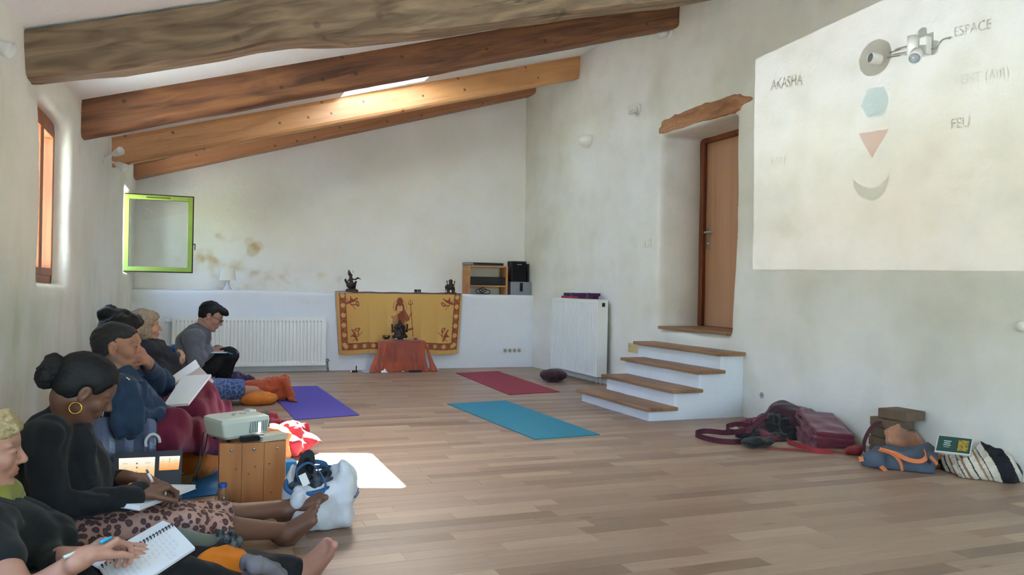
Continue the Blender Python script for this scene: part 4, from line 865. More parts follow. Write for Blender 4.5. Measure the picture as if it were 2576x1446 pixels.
# carrying bag: crumpled, with loops of strap
s = Sdf(.02); g = lambda px, py, y: at(px, py, y=y)
c = at(1905, 1112, z=.05); 
t = empty('shoulder_bag', (c.x, c.y, 0), 'crumpled maroon and black shoulder bag with long looping straps, left end of the pile', 'bag')
s.ell(g(1895, 1095, 4.95), (.13, .12, .075)); s.ell(g(1925, 1075, 4.95), (.11, .12, .10)); s.ell(g(1965, 1085, 4.95), (.12, .14, .11)); s.ell(g(1945, 1105, 4.85), (.15, .10, .055)); s.ell(g(1880, 1068, 5.05), (.07, .07, .05)); s.ell(g(1990, 1100, 4.85), (.08, .1, .07))
s.cone(g(1900, 1110, 4.85), g(1965, 1108, 4.75), .045, .04); s.noise = (lambda P: fnoise(P, 17, 3, 3)*.016, .024)
def two(a_, b_, sc, seed): 
    A_, B2 = np.array(srgb(a_)[:3]), np.array(srgb(b_)[:3])
    return lambda pts, c_: A_+(B2-A_)*np.clip(fnoise(pts.astype(np.float32), sc, seed, 2)*2.2+.5, 0, 1)[:, None]
M_VC = mat('dyed_cotton', 'ffffff', .85, .18, 16, attr='Col', sheen=.15, bump=.3, bscale=260)
s.build('bag_body', M_VC, .0075, t, default='ffffff', post=two('6a2533', '121013', 9, 5))
def loop(pts, w_, up, name, parent, m_, th=.004, **kw):
    P = [Vector(p) for p in pts]; out = []      # catmull-rom
    for i in range(len(P)-1):
        p0, p1, p2, p3 = P[max(i-1, 0)], P[i], P[i+1], P[min(i+2, len(P)-1)]
        for k in range(6):
            t_ = k/6; out.append(.5*((2*p1)+(p2-p0)*t_+(2*p0-5*p1+4*p2-p3)*t_*t_+(3*p1-p0-3*p2+p3)*t_**3))
    out.append(P[-1]); m = MB(); m.strip(out, up, w_, th); return m.build(name, m_, parent, **kw)
Z = lambda px, py, z: at(px, py, z=z)
loop([Z(1880, 1082, .05), Z(1830, 1088, .035), Z(1775, 1084, .035), Z(1750, 1090, .03), Z(1765, 1099, .022), Z(1810, 1109, .022), Z(1860, 1111, .022), Z(1900, 1104, .04)], .038, (0, 0, 1), 'strap', t, M_STRAP)
loop([Z(1895, 1072, .10), Z(1860, 1066, .09), Z(1832, 1071, .07), Z(1829, 1080, .04), Z(1850, 1086, .05), Z(1885, 1083, .07)], .034, (0, 0, 1), 'strap', t, M_STRAP)
loop([g(1940, 1044, 4.95), g(1920, 1050, 4.9), g(1895, 1070, 4.85), g(1880, 1090, 4.82)], .04, (0, 1, .3), 'strap', t, M_STRAP)
# black pouch in front
s = Sdf(.01); c = Z(1910, 1118, .02); s.ell((c.x, c.y+.02, .035), (.14, .07, .032)); s.noise = (lambda P: fnoise(P, 22, 4, 2)*.008, .012); s.build('pouch', M_BLKC, .007, origin=(c.x, c.y, 0), label='flat black pouch lying in front of the maroon shoulder bag', cat='pouch')
# round cushion on top
c = g(2008, 1040, 5.0); s = Sdf(0); s.ell((c.x, c.y, c.z-.01), (.145, .17, .052)); s.ell((c.x, c.y, c.z-.01), (.125, .14, .056), k=.03); s.noise = (lambda P: fnoise(P, 30, 3)*.004, .006); zc0 = c.z
s.build('meditation_cushion', M_MAR2, .007, origin=c, label='maroon round cushion on top of the bag pile against the wall', cat='cushion')
s = Sdf(.03); s.ell((4.22, 5.05, .10), (.15, .17, .13)); s.ell((4.24, 4.85, .08), (.14, .15, .10)); s.noise = (lambda P: fnoise(P, 14, 9, 2)*.012, .02); s.build('bag', M_MARD, .010, origin=(4.22, 5.0, 0), label='dark maroon bag at the back of the pile, under the round cushion', cat='bag')
# folded blanket
c = g(2075, 1085, 4.60); R = Matrix.Rotation(-.35, 3, 'Z') @ Matrix.Rotation(.28, 3, 'X') @ Matrix.Rotation(.10, 3, 'Y'); s = Sdf(.006); 
for k in range(4): s.box(c+Vector((.012*math.sin(k*2), 0, -.055+.036*k)), (.155-.006*k, .21-.006*k, .018), .016, np.array(R), k=.008)
s.box(c+Vector((-.02, -.02, -.11)), (.15, .18, .035), .02, np.array(R), k=.01)
s.noise = (lambda P: fnoise(P, 12, 9, 2)*.006, .01); s.build('folded_blanket', M_MAR2, .007, origin=c, label='thick maroon blanket folded square, in the middle of the pile', cat='blanket')
s = Sdf(.01); c = g(2180, 1090, 4.55); s.ell(c, (.10, .13, .10)); s.noise = (lambda P: fnoise(P, 20, 12, 2)*.01, .015); s.build('cushion', M_MARD, .008, origin=c, label='dark maroon cushion squeezed between the folded blanket and the blocks', cat='cushion')
t = empty('yoga_strap', Z(2050, 1130, .01), 'red webbing strap trailing along the floor before the pile', 'strap')
loop([Z(1928, 1126, .01), Z(1990, 1130, .01), Z(2060, 1133, .012), Z(2120, 1138, .012), Z(2168, 1140, .012)], .026, (.3, 1, 0), 'webbing', t, M_REDS, .006)
loop([Z(1980, 1104, .05), Z(1985, 1112, .035), Z(2010, 1120, .03), Z(2050, 1132, .02), Z(2095, 1137, .012)], .034, (0, .3, 1), 'webbing', t, M_REDS, .006)
s = Sdf(.008); c = Z(2148, 1135, .02); s.ell((c.x, c.y, .03), (.07, .05, .028)); s.noise = (lambda P: fnoise(P, 30, 6, 2)*.008, .01); s.build('red_pouch', M_REDS, .006, origin=(c.x, c.y, 0), label='small red cloth pouch on the floor at the end of the red strap', cat='pouch')
# cork blocks
M_CORK = mat('brown_foam_block', '6d5a47', .85, .12, 30, bump=.3, bscale=200)
bz = 0.002; cb = Z(2235, 1142, .0)
bx, by = 4.30, at(2225, 1100, x=4.24).y
for k in range(4):
    m = MB(); m.box((bx+.004*k, by+.01*(k % 2), bz+.0310), (.088, .105, .0305), Matrix.Rotation(-.12+.03*(k % 3), 3, 'Z'), .006)
    m.build('foam_block', M_CORK, origin=(bx, by, bz), label='brown foam yoga block in the stack by the wall, %s' % ['lowest', 'second from the floor', 'third from the floor', 'fourth from the floor'][k], cat='block', group='stacked foam blocks'); bz += .0630
m = MB(); m.box((4.33, by-.05, bz+.0325), (.088, .11, .0310), Matrix.Rotation(.05, 3, 'Z'), .006); m.build('foam_block', M_CORK, origin=(4.33, by, bz), label='brown foam yoga block on the very top of the stack', cat='block', group='stacked foam blocks'); top_z = bz+.065
t = empty('yoga_strap', (4.15, 4.3, top_z), 'maroon strap arching over the foam blocks with a small white buckle tag', 'strap')
loop([g(2172, 1135, 4.12), g(2176, 1105, 4.12), g(2195, 1072, 4.12), g(2225, 1055, 4.12), g(2243, 1056, 4.10)], .045, (.4, 1, 0), 'webbing', t, M_STRAP, .005)
loop([g(2240, 1056, 4.10), g(2246, 1040, 4.10), g(2255, 1030, 4.12), g(2270, 1029, 4.18), g(2284, 1036, 4.24)], .035, (.4, 1, 0), 'webbing', t, M_STRAP, .005)
m = MB(); q = g(2243, 1051, 4.075); m.box(q, (.010, .003, .014), Matrix.Rotation(-.3, 3, 'Y'), .001); m.build('buckle', M_WPL, t)
# peach scarf
M_PEA = mat('peach_scarf', 'b07a5c', .8, .2, 12, sheen=.3, bump=.4, bscale=120)
s = Sdf(.02); 
for (a_, b_, y_, r) in (((2245, 1090), (2290, 1098), 4.02, .045), ((2255, 1085), (2300, 1120), 4.0, .04), ((2290, 1098), (2350, 1108), 4.05, .045), ((2260, 1120), (2340, 1125), 3.98, .045), ((2330, 1105), (2365, 1100), 4.05, .03), ((2240, 1110), (2250, 1125), 4.0, .03), ((2350, 1175), (2420, 1190), 3.75, .03)):
    s.cone(g(*a_, y_), g(*b_, y_), r, r*.85)
s.cone(g(2290, 1110, 4.0), g(2300, 1160, 3.98), .07, .08); s.cone(g(2345, 1120, 3.95), g(2370, 1165, 3.85), .06, .06)
s.noise = (lambda P: fnoise(P*np.array([1.0, 1, .6], np.float32), 30, 2, 2)*.009, .016)
s.build('scarf', M_PEA, .007, origin=(4.15, 4.0, 0), label='rumpled peach-coloured scarf heaped in front of the foam blocks', cat='scarf')
# grey bag with orange straps
t = empty('tote_bag', (4.0, 3.8, 0), 'blue-grey fabric bag with bright orange straps lying flat on the floor', 'bag')
s = Sdf(.03); y_ = 3.80
s.cone(g(2185, 1158, 3.92), g(2330, 1158, 3.68), .05, .075); s.cone(g(2215, 1175, 3.86), g(2335, 1178, 3.65), .035, .045); s.cone(g(2210, 1147, 4.0), g(2330, 1140, 3.78), .05, .06); s.cone(g(2180, 1165, 3.92), g(2205, 1150, 3.98), .03, .04)
s.noise = (lambda P: fnoise(P, 11, 5, 3)*.012, .02); s.build('bag_body', mat('blue_grey_canvas', '525c6c', .8, .15, 10, bump=.3, bscale=300), .007, t)
M_ORS = mat('orange_webbing', 'd67a48', .7, .08, 30)
loop([g(2213, 1131, 3.83), g(2235, 1138, 3.76), g(2255, 1150, 3.70), g(2266, 1166, 3.655), g(2270, 1184, 3.645)], .030, (.9, .4, 0), 'strap', t, M_ORS, .005)
loop([g(2213, 1130, 3.83), g(2250, 1140, 3.74), g(2285, 1156, 3.66), g(2315, 1160, 3.60), g(2330, 1150, 3.60), g(2325, 1134, 3.66)], .026, (.2, .5, .9), 'strap', t, M_ORS, .005)
loop([g(2340, 1148, 3.585), g(2350, 1158, 3.575), g(2358, 1168, 3.565)], .022, (.9, .2, .3), 'strap', t, M_ORS, .005)
loop([g(2216, 1173, 3.80), g(2226, 1182, 3.775), g(2232, 1190, 3.765)], .030, (.9, .3, .5), 'strap', t, M_ORS, .005)
loop([g(2160, 1155, 3.91), g(2172, 1154, 3.90)], .030, (0, .3, .9), 'strap', t, M_ORS, .006)
# striped blanket roll
def stripes(pts, c_):
    d = pts@np.array([.55, -.62, .35])+fnoise(pts.astype(np.float32), 5, 3, 2)*.012; u = (d*1.0) % .30/.30
    out = np.tile(np.array(srgb('cfc6b6')[:3]), (len(pts), 1)); n_ = fnoise(pts.astype(np.float32), 60, 3, 2)
    for a_, b_, cc in ((.05, .30, '1b1c20'), (.36, .385, '1b1c20'), (.44, .47, '8c6a52'), (.56, .575, '1b1c20'), (.62, .66, '8c6a52'), (.74, .76, '1b1c20'), (.84, .87, '9a755a'), (.92, .935, '1b1c20')):
        k = (u > a_) & (u < b_); out[k] = np.array(srgb(cc)[:3])
    return out*(1+n_[:, None]*.08)
s = Sdf(.02); s.cone(g(2395, 1172, 3.66), g(2440, 1182, 3.52), .07, .08); s.cone(g(2425, 1172, 3.62), g(2505, 1168, 3.46), .07, .105); s.cone(g(2450, 1180, 3.48), g(2525, 1185, 3.36), .075, .07); s.cone(g(2490, 1155, 3.50), g(2545, 1185, 3.36), .085, .06)
s.noise = (lambda P: fnoise(P, 16, 6, 3)*.012, .02)
s.build('rolled_blanket', mat('woven_stripes', 'ffffff', .9, .12, 60, attr='Col', bump=.5, bscale=260), .005, origin=(4.4, 3.55, 0), default='ffffff', post=stripes, label='cream blanket with black and brown stripes, rolled up at the right end of the pile', cat='blanket')
s = Sdf(.02); c = g(2425, 1130, 3.78); s.ell(c, (.10, .10, .05)); s.build('small_pillow', mat('white_pillow', 'b9bcc0', .85, .05, 10), .008, origin=c, label='small white pillow under the green book', cat='pillow')
# green book
P = [g(2361, 1094, 3.62), g(2448, 1104, 3.55), g(2436, 1140, 3.47), g(2352, 1134, 3.55)]
P[2] = P[1]+P[3]-P[0]
t = empty('book', P[0], 'green paperback with a golden cover picture leaning on the striped blanket', 'book')
nrm = (P[1]-P[0]).cross(P[3]-P[0]).normalized(); nrm = -nrm if nrm.y > 0 else nrm
m = MB(); m.prism([p for p in P], -nrm*.012); m.build('pages', mat('white_pages', 'd9d9d4', .6), t)
def quad_on(P, u0, u1, v0, v1, off, name, m_, parent, th=.0006):
    f_ = lambda u, v: P[0].lerp(P[1], u).lerp(P[3].lerp(P[2], u), v)+nrm*off
    q = MB(); q.prism([f_(u0, v0), f_(u1, v0), f_(u1, v1), f_(u0, v1)], -nrm*th); return q.build(name, m_, parent)
quad_on(P, .02, .97, .03, .96, .0015, 'cover', mat('green_book_cover', '16453f', .4, .05, 5), t)
quad_on(P, .60, .90, .18, .86, .0032, 'cover_picture', mat('gold_picture', 'b89a30', .5, .5, 60, col2='5a4a20'), t)
for i, (v0, v1) in enumerate(((.30, .36), (.42, .48), (.54, .60), (.68, .71))): quad_on(P, .18+.02*(i % 2), .40-.03*(i % 2), v0, v1, .0032, 'title_line', mat('pale_print', 'b9c8c0', .6), t)

# ---------------------------------------------------------------- wooden box, projector, slide
M_BOX = wood('glued_pine_board', 'b87d4a', 'aa7040', '8f5a33', 7, (1, 1, .12), rough=.4, bump=.05, knots=.7, kscale=5.0)
hB = .335
FL, FR, BL = at(552, 1117, z=hB), at(720, 1109, z=hB), at(521, 1076, z=hB); ex = (FR-FL).normalized(); Wb = (FR-FL).length; ey = Vector((-ex.y, ex.x, 0)); Db = .17
RB = Matrix((ex, ey, Vector((0, 0, 1)))).transposed()
def bxp(u, v, z): return FL+ex*u+ey*v+Vector((0, 0, z-hB))
t = empty('wooden_box', (FL.x, FL.y, 0), 'knotty pine box with three screws, standing under the projector', 'box')
th = .018
def panel(name, u0, u1, v0, v1, z0, z1, par=None, m_=None, bev=.002):
    q = MB(); q.box(bxp((u0+u1)/2, (v0+v1)/2, (z0+z1)/2), ((u1-u0)/2, (v1-v0)/2, (z1-z0)/2), RB, bev); return q.build(name, m_ or M_BOX, par or t)
z0b = .007
for k in range(3): panel('front_board', k*Wb/3+.0004, (k+1)*Wb/3-.0004, 0, th, z0b, hB-.001)
panel('top_board', 0, Wb, th, Db, hB-th, hB); panel('back_board', 0, Wb, Db-th, Db, z0b, hB-th); panel('side_board', Wb-th, Wb, th, Db-th, z0b, hB-th); panel('side_board', 0, th, th, Db-th, z0b, hB-th); panel('bottom_board', th, Wb-th, th, Db-th, z0b, z0b+th)
for u in (.052, .150, .252): q = MB(); q.lathe([(0, 0), (.006, 0), (.0065, -.002), (0, -.002)], bxp(u, -.0001, hB-.03), RB @ Matrix.Rotation(PI/2, 3, 'X').transposed()); q.build('screw', M_CHR, t)
M_PRJ = mat('ivory_projector_plastic', 'bcc4ba', .38, .03, 4)
# projector body: built around its own axes, lens side facing the right wall
zt_ = hB+.018
pa, pb = at(566, 1108, z=zt_), at(676, 1092, z=zt_); px_ = (pb-pa).normalized(); Lp = (pb-pa).length; py_ = Vector((-px_.y, px_.x, 0)); Dp = .165
def pj(u, v, z): return pa+px_*u+py_*v+Vector((0, 0, z))
t = empty('projector', (pa.x, pa.y, zt_), 'ivory video projector on top of the pine box', 'projector')
Hh = .095; m = MB(); rings = []
for z_, ins, s_ in ((0, .010, 0), (.012, .001, 0), (.072, -.006, 0), (.088, -.003, 0), (Hh, .010, 0)):
    r_ = []
    for (cu, cv) in ((0, 0), (1, 0), (1, 1), (0, 1)):
        for k in range(4):
            an = PI+(PI/2)*([0, 1, 2, 3][[(0, 0), (1, 0), (1, 1), (0, 1)].index((cu, cv))])+PI/2*k/3; rr = .016
            ccu = (ins+rr) if cu == 0 else (Lp-ins-rr); ccv = (ins+rr) if cv == 0 else (Dp-ins-rr)
            r_.append(pj(ccu+rr*math.cos(an)-(.012*(z_/Hh) if cu == 0 else 0), ccv+rr*math.sin(an), z_+.006*(ccv/Dp)*(z_ > .05)))
    rings.append(r_)
n_ = len(rings[0]); m.add([p for r_ in rings for p in r_], [(j*n_+i, j*n_+(i+1) % n_, (j+1)*n_+(i+1) % n_, (j+1)*n_+i) for j in range(4) for i in range(n_)]+[tuple(range(n_-1, -1, -1)), tuple(4*n_+i for i in range(n_))], False)
body = m.build('body', M_PRJ, t)
RP = Matrix((px_, py_, Vector((0, 0, 1)))).transposed()
q = MB(); q.box(pj(Lp*.75, -.003, .045), (Lp*.21, .003, .026), RP, .001); vent = q.build('vent_recess', mat('grey_grille', '6d7276', .5), body)
for i in range(11): q = MB(); q.box(pj(Lp*.56+i*Lp*.038, -.008, .045), (.0014, .003, .025), RP); q.build('vent_slat', M_PRJ, body)
q = MB(); q.box(pj(Lp*.76, -.0066, .040), (.007, .0012, .022), RP, .001); q.build('lamp_glow', mat('lamp_light', 'f4f0ff', .5, emit='e9e4ff', estr=1.6), body, label='bright lamp light leaking through the vent')
for u, v, sx, sy in ((.62, .5, .016, .010), (.42, .55, .006, .006), (.5, .62, .006, .006), (.36, .42, .006, .006)): q = MB(); q.box(pj(Lp*u, Dp*v, Hh+.004), (sx, sy, .003), RP, .002); q.build('button', mat('grey_green_button', '98a297', .4), body)
q = MB(); q.box(pj(Lp*.9, Dp*.75, Hh+.002), (.020, .028, .012), RP, .010); q.build('lens_ring_cover', M_PRJ, body)
for u in (.15, .85):
    for v in (.15, .85): q = MB(); q.cyl(pj(Lp*u, Dp*v, -.013), pj(Lp*u, Dp*v, .002), .010); q.build('foot', M_BLK, t)
# lens hood, slide and lamp
LP = pj(Lp+.020, Dp*.5, .050); xs = LP.x+.030
def to_slide(y, z, x_=None):
    xw_ = float(xr(y)); k = (xs-LP.x)/(xw_-LP.x); return LP+(Vector((xw_, y, z))-LP)*k
W4 = [at(1898, 150, x=4.405), at(1892, 675, x=4.405), at(2640, 668, x=4.49), at(2640, -60, x=4.49)]
W4 = [(5.712, 3.046), (5.700, 1.262), (3.09, 1.215), (3.09, 3.20)]
S4 = [to_slide(*p) for p in W4]
q = MB(); ylo, yhi = LP.y-.034, LP.y+.034; zlo, zhi = LP.z-.022, LP.z+.040; hx0, hx1 = LP.x-.006, xs
q.bb((hx0, ylo-.002, zlo-.002), (hx1, ylo, zhi+.002)); q.bb((hx0, yhi, zlo-.002), (hx1, yhi+.002, zhi+.002)); q.bb((hx0, ylo, zlo-.002), (hx1, yhi, zlo)); q.bb((hx0, ylo, zhi), (hx1, yhi, zhi+.002)); q.bb((hx0-.002, ylo-.002, zlo-.002), (hx0, yhi+.002, zhi+.002))
q.build('lens_hood', M_BLK, t)
q = MB(); O4 = [Vector((xs, yhi+.002, zhi+.002)), Vector((xs, yhi+.002, zlo-.002)), Vector((xs, ylo-.002, zlo-.002)), Vector((xs, ylo-.002, zhi+.002))]
q.add(O4+S4, [(i, (i+1) % 4, 4+(i+1) % 4, 4+i) for i in range(4)]); q.build('slide_mount', M_BLK, t, fixn=False)
def tmat(name, rgb):
    m = bpy.data.materials.new(name); m.use_nodes = True; n = m.node_tree.nodes; n.clear(); o = n.new('ShaderNodeOutputMaterial'); t_ = n.new('ShaderNodeBsdfTransparent'); put(m.node_tree, t_.outputs[0], o.inputs[0])
    if rgb == 'attr': a_ = n.new('ShaderNodeAttribute'); a_.attribute_name = 'Col'; put(m.node_tree, a_.outputs['Color'], t_.inputs[0])
    else: t_.inputs[0].default_value = tuple(rgb)+(1,)
    return m
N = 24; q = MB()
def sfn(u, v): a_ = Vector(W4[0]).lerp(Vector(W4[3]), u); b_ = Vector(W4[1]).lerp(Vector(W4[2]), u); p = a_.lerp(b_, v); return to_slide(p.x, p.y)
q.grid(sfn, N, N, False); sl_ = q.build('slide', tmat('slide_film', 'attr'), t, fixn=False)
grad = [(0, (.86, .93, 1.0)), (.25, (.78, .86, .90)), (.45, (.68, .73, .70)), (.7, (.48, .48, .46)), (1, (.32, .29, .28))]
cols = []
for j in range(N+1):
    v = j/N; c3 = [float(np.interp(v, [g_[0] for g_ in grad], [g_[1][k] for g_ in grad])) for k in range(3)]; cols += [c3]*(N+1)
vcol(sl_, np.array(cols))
def film(name, polys, rgb, lift):
    """flat shapes in wall coordinates (y, z) shrunk onto the film"""
    q = MB()
    for verts, faces in polys: q.add([to_slide(*p)-Vector((lift, 0, 0)) for p in verts], faces)
    return q.build(name, tmat(name+'_film', rgb), t, fixn=False)
def pw(px, py): p = at(px, py, x=4.45); return (p.y, p.z)
circ = [(4.433+.145*math.cos(a), 2.705+.125*math.sin(a)) for a in np.linspace(0, 2*PI, 41)[:-1]]
film('circle', [(circ, [tuple(range(40))])], (.10, .10, .10), .0004)
hexa = [pw(*p) for p in ((2185, 234), (2224, 228), (2237, 258), (2224, 300), (2184, 306), (2168, 277))]; film('hexagon', [(hexa, [tuple(range(6))])], (.36, .62, .72), .0004)
tri = [pw(*p) for p in ((2163, 346), (2237, 332), (2196, 406))]; film('triangle', [(tri, [(0, 1, 2)])], (.76, .34, .32), .0004)
outer = [(2149, 455), (2152, 475), (2162, 495), (2178, 507), (2195, 511), (2212, 506), (2228, 488), (2237, 462), (2239, 441)]; inner = [(2149, 455), (2160, 467), (2170, 475), (2182, 479), (2194, 480), (2207, 477), (2220, 468), (2231, 456), (2239, 441)]
cv = [pw(*p) for p in outer]+[pw(*p) for p in inner]; film('crescent', [(cv, [(i, i+1, 9+i+1, 9+i) for i in range(8)])], (.42, .45, .44), .0004)
def word(text, p0, p1, h_px, rgb, bold=.0, slab=False):
    """p0..p1: pixels of the baseline's two ends"""
    cu = bpy.data.curves.new('w', 'FONT'); cu.body = text; cu.size = 1; cu.offset = bold; o = bpy.data.objects.new('w', cu); C.objects.link(o)
    dg = bpy.context.evaluated_depsgraph_get(); me = bpy.data.meshes.new_from_object(o.evaluated_get(dg)); 
    vs = [v.co.copy() for v in me.vertices]; fs = [tuple(p.vertices) for p in me.polygons]; bpy.data.objects.remove(o)
    x0 = min(v.x for v in vs); x1 = max(v.x for v in vs); y1 = max(v.y for v in vs)
    a_, b_ = pw(*p0), pw(*p1); tp = pw(p0[0], p0[1]-h_px)[1]-a_[1]
    out = []
    for v in vs: u = (v.x-x0)/(x1-x0); out.append((a_[0]+(b_[0]-a_[0])*u, a_[1]+(b_[1]-a_[1])*u+v.y/y1*tp))
    polys = [(out, fs)]
    film('lettering', polys, rgb, .0005)
word('AKASHA', (1953, 238), (2031, 223), 26, (.12, .11, .11), .02); word('VAYU', (1950, 332), (1998, 326), 21, (.50, .60, .68), .012); word('AGNI', (1951, 425), (1992, 423), 20, (.55, .48, .32), .012); word('APAS', (1950, 518), (1995, 514), 18, (.55, .62, .68), .012)
word('ESPACE', (2396, 107), (2485, 86), 24, (.26, .26, .26), .012); word('VENT (AIR)', (2392, 228), (2528, 206), 24, (.48, .51, .48), .010); word('FEU', (2386, 335), (2430, 330), 24, (.32, .32, .24), .012); word('EAU', (2382, 466), (2438, 458), 20, (.70, .72, .70), .01)
pl_ = bpy.data.lights.new('projector_lamp', 'POINT'); pl_.energy = 60.0; pl_.shadow_soft_size = 0.0; pl_.color = (.97, .98, 1.0)
o = bpy.data.objects.new('projector_lamp', pl_); C.objects.link(o); o.parent = t; o.location = LP-Vector((pa.x, pa.y, zt_))
# case and book under the projector
m = MB(); a_, b_ = at(612, 1113, z=hB+.004), at(658, 1108, z=hB+.004); c = (a_+b_)/2+Vector((0, .012, .014)); m.box(c, (.055, .018, .0125), Matrix.Rotation(math.atan2(b_.y-a_.y, b_.x-a_.x), 3, 'Z'), .006); m.build('pouch', M_BLKC, origin=c, label='small black pouch lying on the pine box before the projector', cat='pouch')
a_, b_ = at(657, 1112, z=hB+.003), at(722, 1104, z=hB+.003); d = (b_-a_).normalized(); n_ = Vector((-d.y, d.x, 0)); Rk = Matrix((d, n_, Vector((0, 0, 1)))).transposed(); c = (a_+b_)/2+n_*.05
t = empty('book', c, 'thick pale paperback lying on the right edge of the pine box', 'book')
m = MB(); m.box(c+Vector((.004, 0, .0125)), ((b_-a_).length/2-.003, .05, .0105), Rk, .001); m.build('pages', mat('cream_pages', 'bdb9a4', .7, .2, 8, stretch=(1, 1, 60)), t)
for z_ in (.0012, .0245): m = MB(); m.box(c+Vector((0, 0, z_)), ((b_-a_).length/2, .052, .0010), Rk); m.build('cover', mat('pale_cover', 'c4bda6', .5), t)
# open power cables beside the box
t = empty('power_cable', at(500, 1190, z=.01), 'pair of black cables running down beside the pine box', 'cable')
for k, dx in enumerate((0, 11)):
    pts = [at(535, 1076, y=4.22), at(512+dx, 1090, y=4.15), at(507+dx, 1120, y=4.12), at(500+dx*.7, 1160, y=4.10), at(486+dx*.8, 1205, y=4.08), at(478+dx, 1232, z=.012)]
    out = []
    for i in range(len(pts)-1):
        for j in range(5): out.append(pts[i].lerp(pts[i+1], j/5))
    m = MB(); m.tube(out+[pts[-1]], .0035, 6); m.build('cable', M_BLK, t)

# ---------------------------------------------------------------- floor things among the people
m = MB(); P = [(-.30, 4.25), (.56, 4.42), (.50, 5.15), (-.38, 5.0)]; m.prism([(x, y, .0006) for x, y in P], (0, 0, .006)); m.build('yoga_mat', mat('azure_rubber', '1f74b8', .7, .06, 40), origin=(0, 4.5, 0), label='bright azure mat on the floor under the pine box', cat='mat', group='yoga mats')
# laptop
M_LAP = mat('dark_grey_laptop', '2c2e36', .4, .05, 10)
Yl = 3.98; c_ = [at(285, 1140, y=Yl+.04), at(459, 1131, y=Yl+.04), at(455, 1222, y=Yl), at(288, 1228, y=Yl)]
t = empty('laptop', at(370, 1225, y=Yl), 'open dark laptop on the floor showing two orange slides', 'laptop')
nrm = (c_[1]-c_[0]).cross(c_[3]-c_[0]).normalized(); nrm = -nrm if nrm.y > 0 else nrm
m = MB(); m.prism(c_, -nrm*.010); m.build('screen_lid', M_LAP, t)
def on_screen(P4, name, colfn, nu, nv, off):
    q = MB(); f_ = lambda u, v: P4[0].lerp(P4[1], u).lerp(P4[3].lerp(P4[2], u), v)+nrm*off
    q.grid(f_, nu, nv, False); o_ = q.build(name, m_screen, t, fixn=False); Ug, Vg = np.meshgrid(np.linspace(0, 1, nu+1), np.linspace(0, 1, nv+1)); vcol(o_, colfn(Ug.ravel(), Vg.ravel())); return o_
m_screen = bpy.data.materials.new('lit_display'); m_screen.use_nodes = True; nn = m_screen.node_tree.nodes; b_ = nn['Principled BSDF']; a_ = nn.new('ShaderNodeAttribute'); a_.attribute_name = 'Col'
put(m_screen.node_tree, a_.outputs['Color'], b_.inputs['Emission Color']); b_.inputs['Emission Strength'].default_value = .075; b_.inputs['Base Color'].default_value = (.01, .01, .01, 1); b_.inputs['Roughness'].default_value = .3
def slide_col(u, v):
    st = [(0, (1, 1, .97)), (.2, (1, .95, .78)), (.5, (1, .66, .28)), (1, (.95, .33, .08))]; out = np.stack([np.interp(v, [s_[0] for s_ in st], [s_[1][k] for s_ in st]) for k in range(3)], -1)
    for vc, rr in ((.22, .035), (.38, .035), (.55, .03), (.70, .03)): k = np.hypot((u-.5)*1.3, v-vc) < rr; out[k] = (.15, .1, .1) if vc < .45 else (.6, .22, .15)
    for vc in (.22, .38, .55):
        for uc in (.17, .80): k = (np.abs(u-uc) < .07) & (np.abs(v-vc) < .016); out[k] = out[k]*.72
    return out
pt = lambda px, py: (lambda u, v: c_[0].lerp(c_[1], u).lerp(c_[3].lerp(c_[2], u), v))((px-285)/173.0, (py-(1140-9*(px-285)/173.0))/89.0)
on_screen([pt(298, 1153), pt(389, 1149), pt(386, 1216), pt(297, 1219)], 'slide_window', slide_col, 60, 44, .0008)
on_screen([pt(400, 1148), pt(453, 1146), pt(450, 1180), pt(399, 1183)], 'slide_window', slide_col, 44, 32, .0008)
m = MB(); bd = (c_[3]+c_[2])/2; d = (c_[2]-c_[3]).normalized(); n_ = Vector((d.y, -d.x, 0)).normalized(); Rk = Matrix((d, n_, Vector((0, 0, 1)))).transposed(); m.box(bd+n_*.12+Vector((0, 0, -.004)), ((c_[2]-c_[3]).length/2, .12, .008), Rk, .003); m.build('keyboard_base', M_LAP, t)
lap_z = bd.z-.012
for k in range(3): m = MB(); m.box(bd+n_*.12+Vector((0, 0, -.0135-(lap_z-.001)/3*(k+.5))), (.14-.004*k, .11, (lap_z-.001)/6-.0006), Rk, .002); m.build('book', [mat('brown_cover', '6e5136', .6), mat('slate_cover', '3b4452', .6), mat('tan_cover', '8a7556', .6)][k], origin=bd, label='book in the pile propping up the laptop, %s' % ['topmost', 'middle one', 'lowest'][k], cat='book', group='books under the laptop')
# yellow book and white gadget right of the laptop
c = at(462, 1205, z=.03); m = MB(); m.box((c.x, c.y+.05, .045), (.045, .06, .008), Matrix.Rotation(.1, 3, 'Z'), .002); m.build('book', mat('ochre_cover', '9a7c3a', .6), origin=c, label='ochre notebook on the azure mat right of the laptop', cat='book')
m = MB(); m.box((c.x, c.y+.05, .0215), (.043, .06, .0145), Matrix.Rotation(.04, 3, 'Z'), .002); m.build('book', mat('tan_cover2', 'a58552', .6), origin=c, label='thick tan book under the ochre notebook', cat='book')
t = empty('power_adapter', (c.x, c.y+.05, .054), 'small white boxy adapter lying on the ochre notebook', 'adapter')
m = MB(); m.box((c.x, c.y+.05, .073), (.032, .035, .019), Matrix.Rotation(.2, 3, 'Z'), .006); m.build('body', M_WPL, t); m = MB(); m.box((c.x-.005, c.y+.0145, .071), (.012, .0012, .009), Matrix.Rotation(.2, 3, 'Z')); m.build('sticker', mat('grey_print', '8e99a0', .6), t)
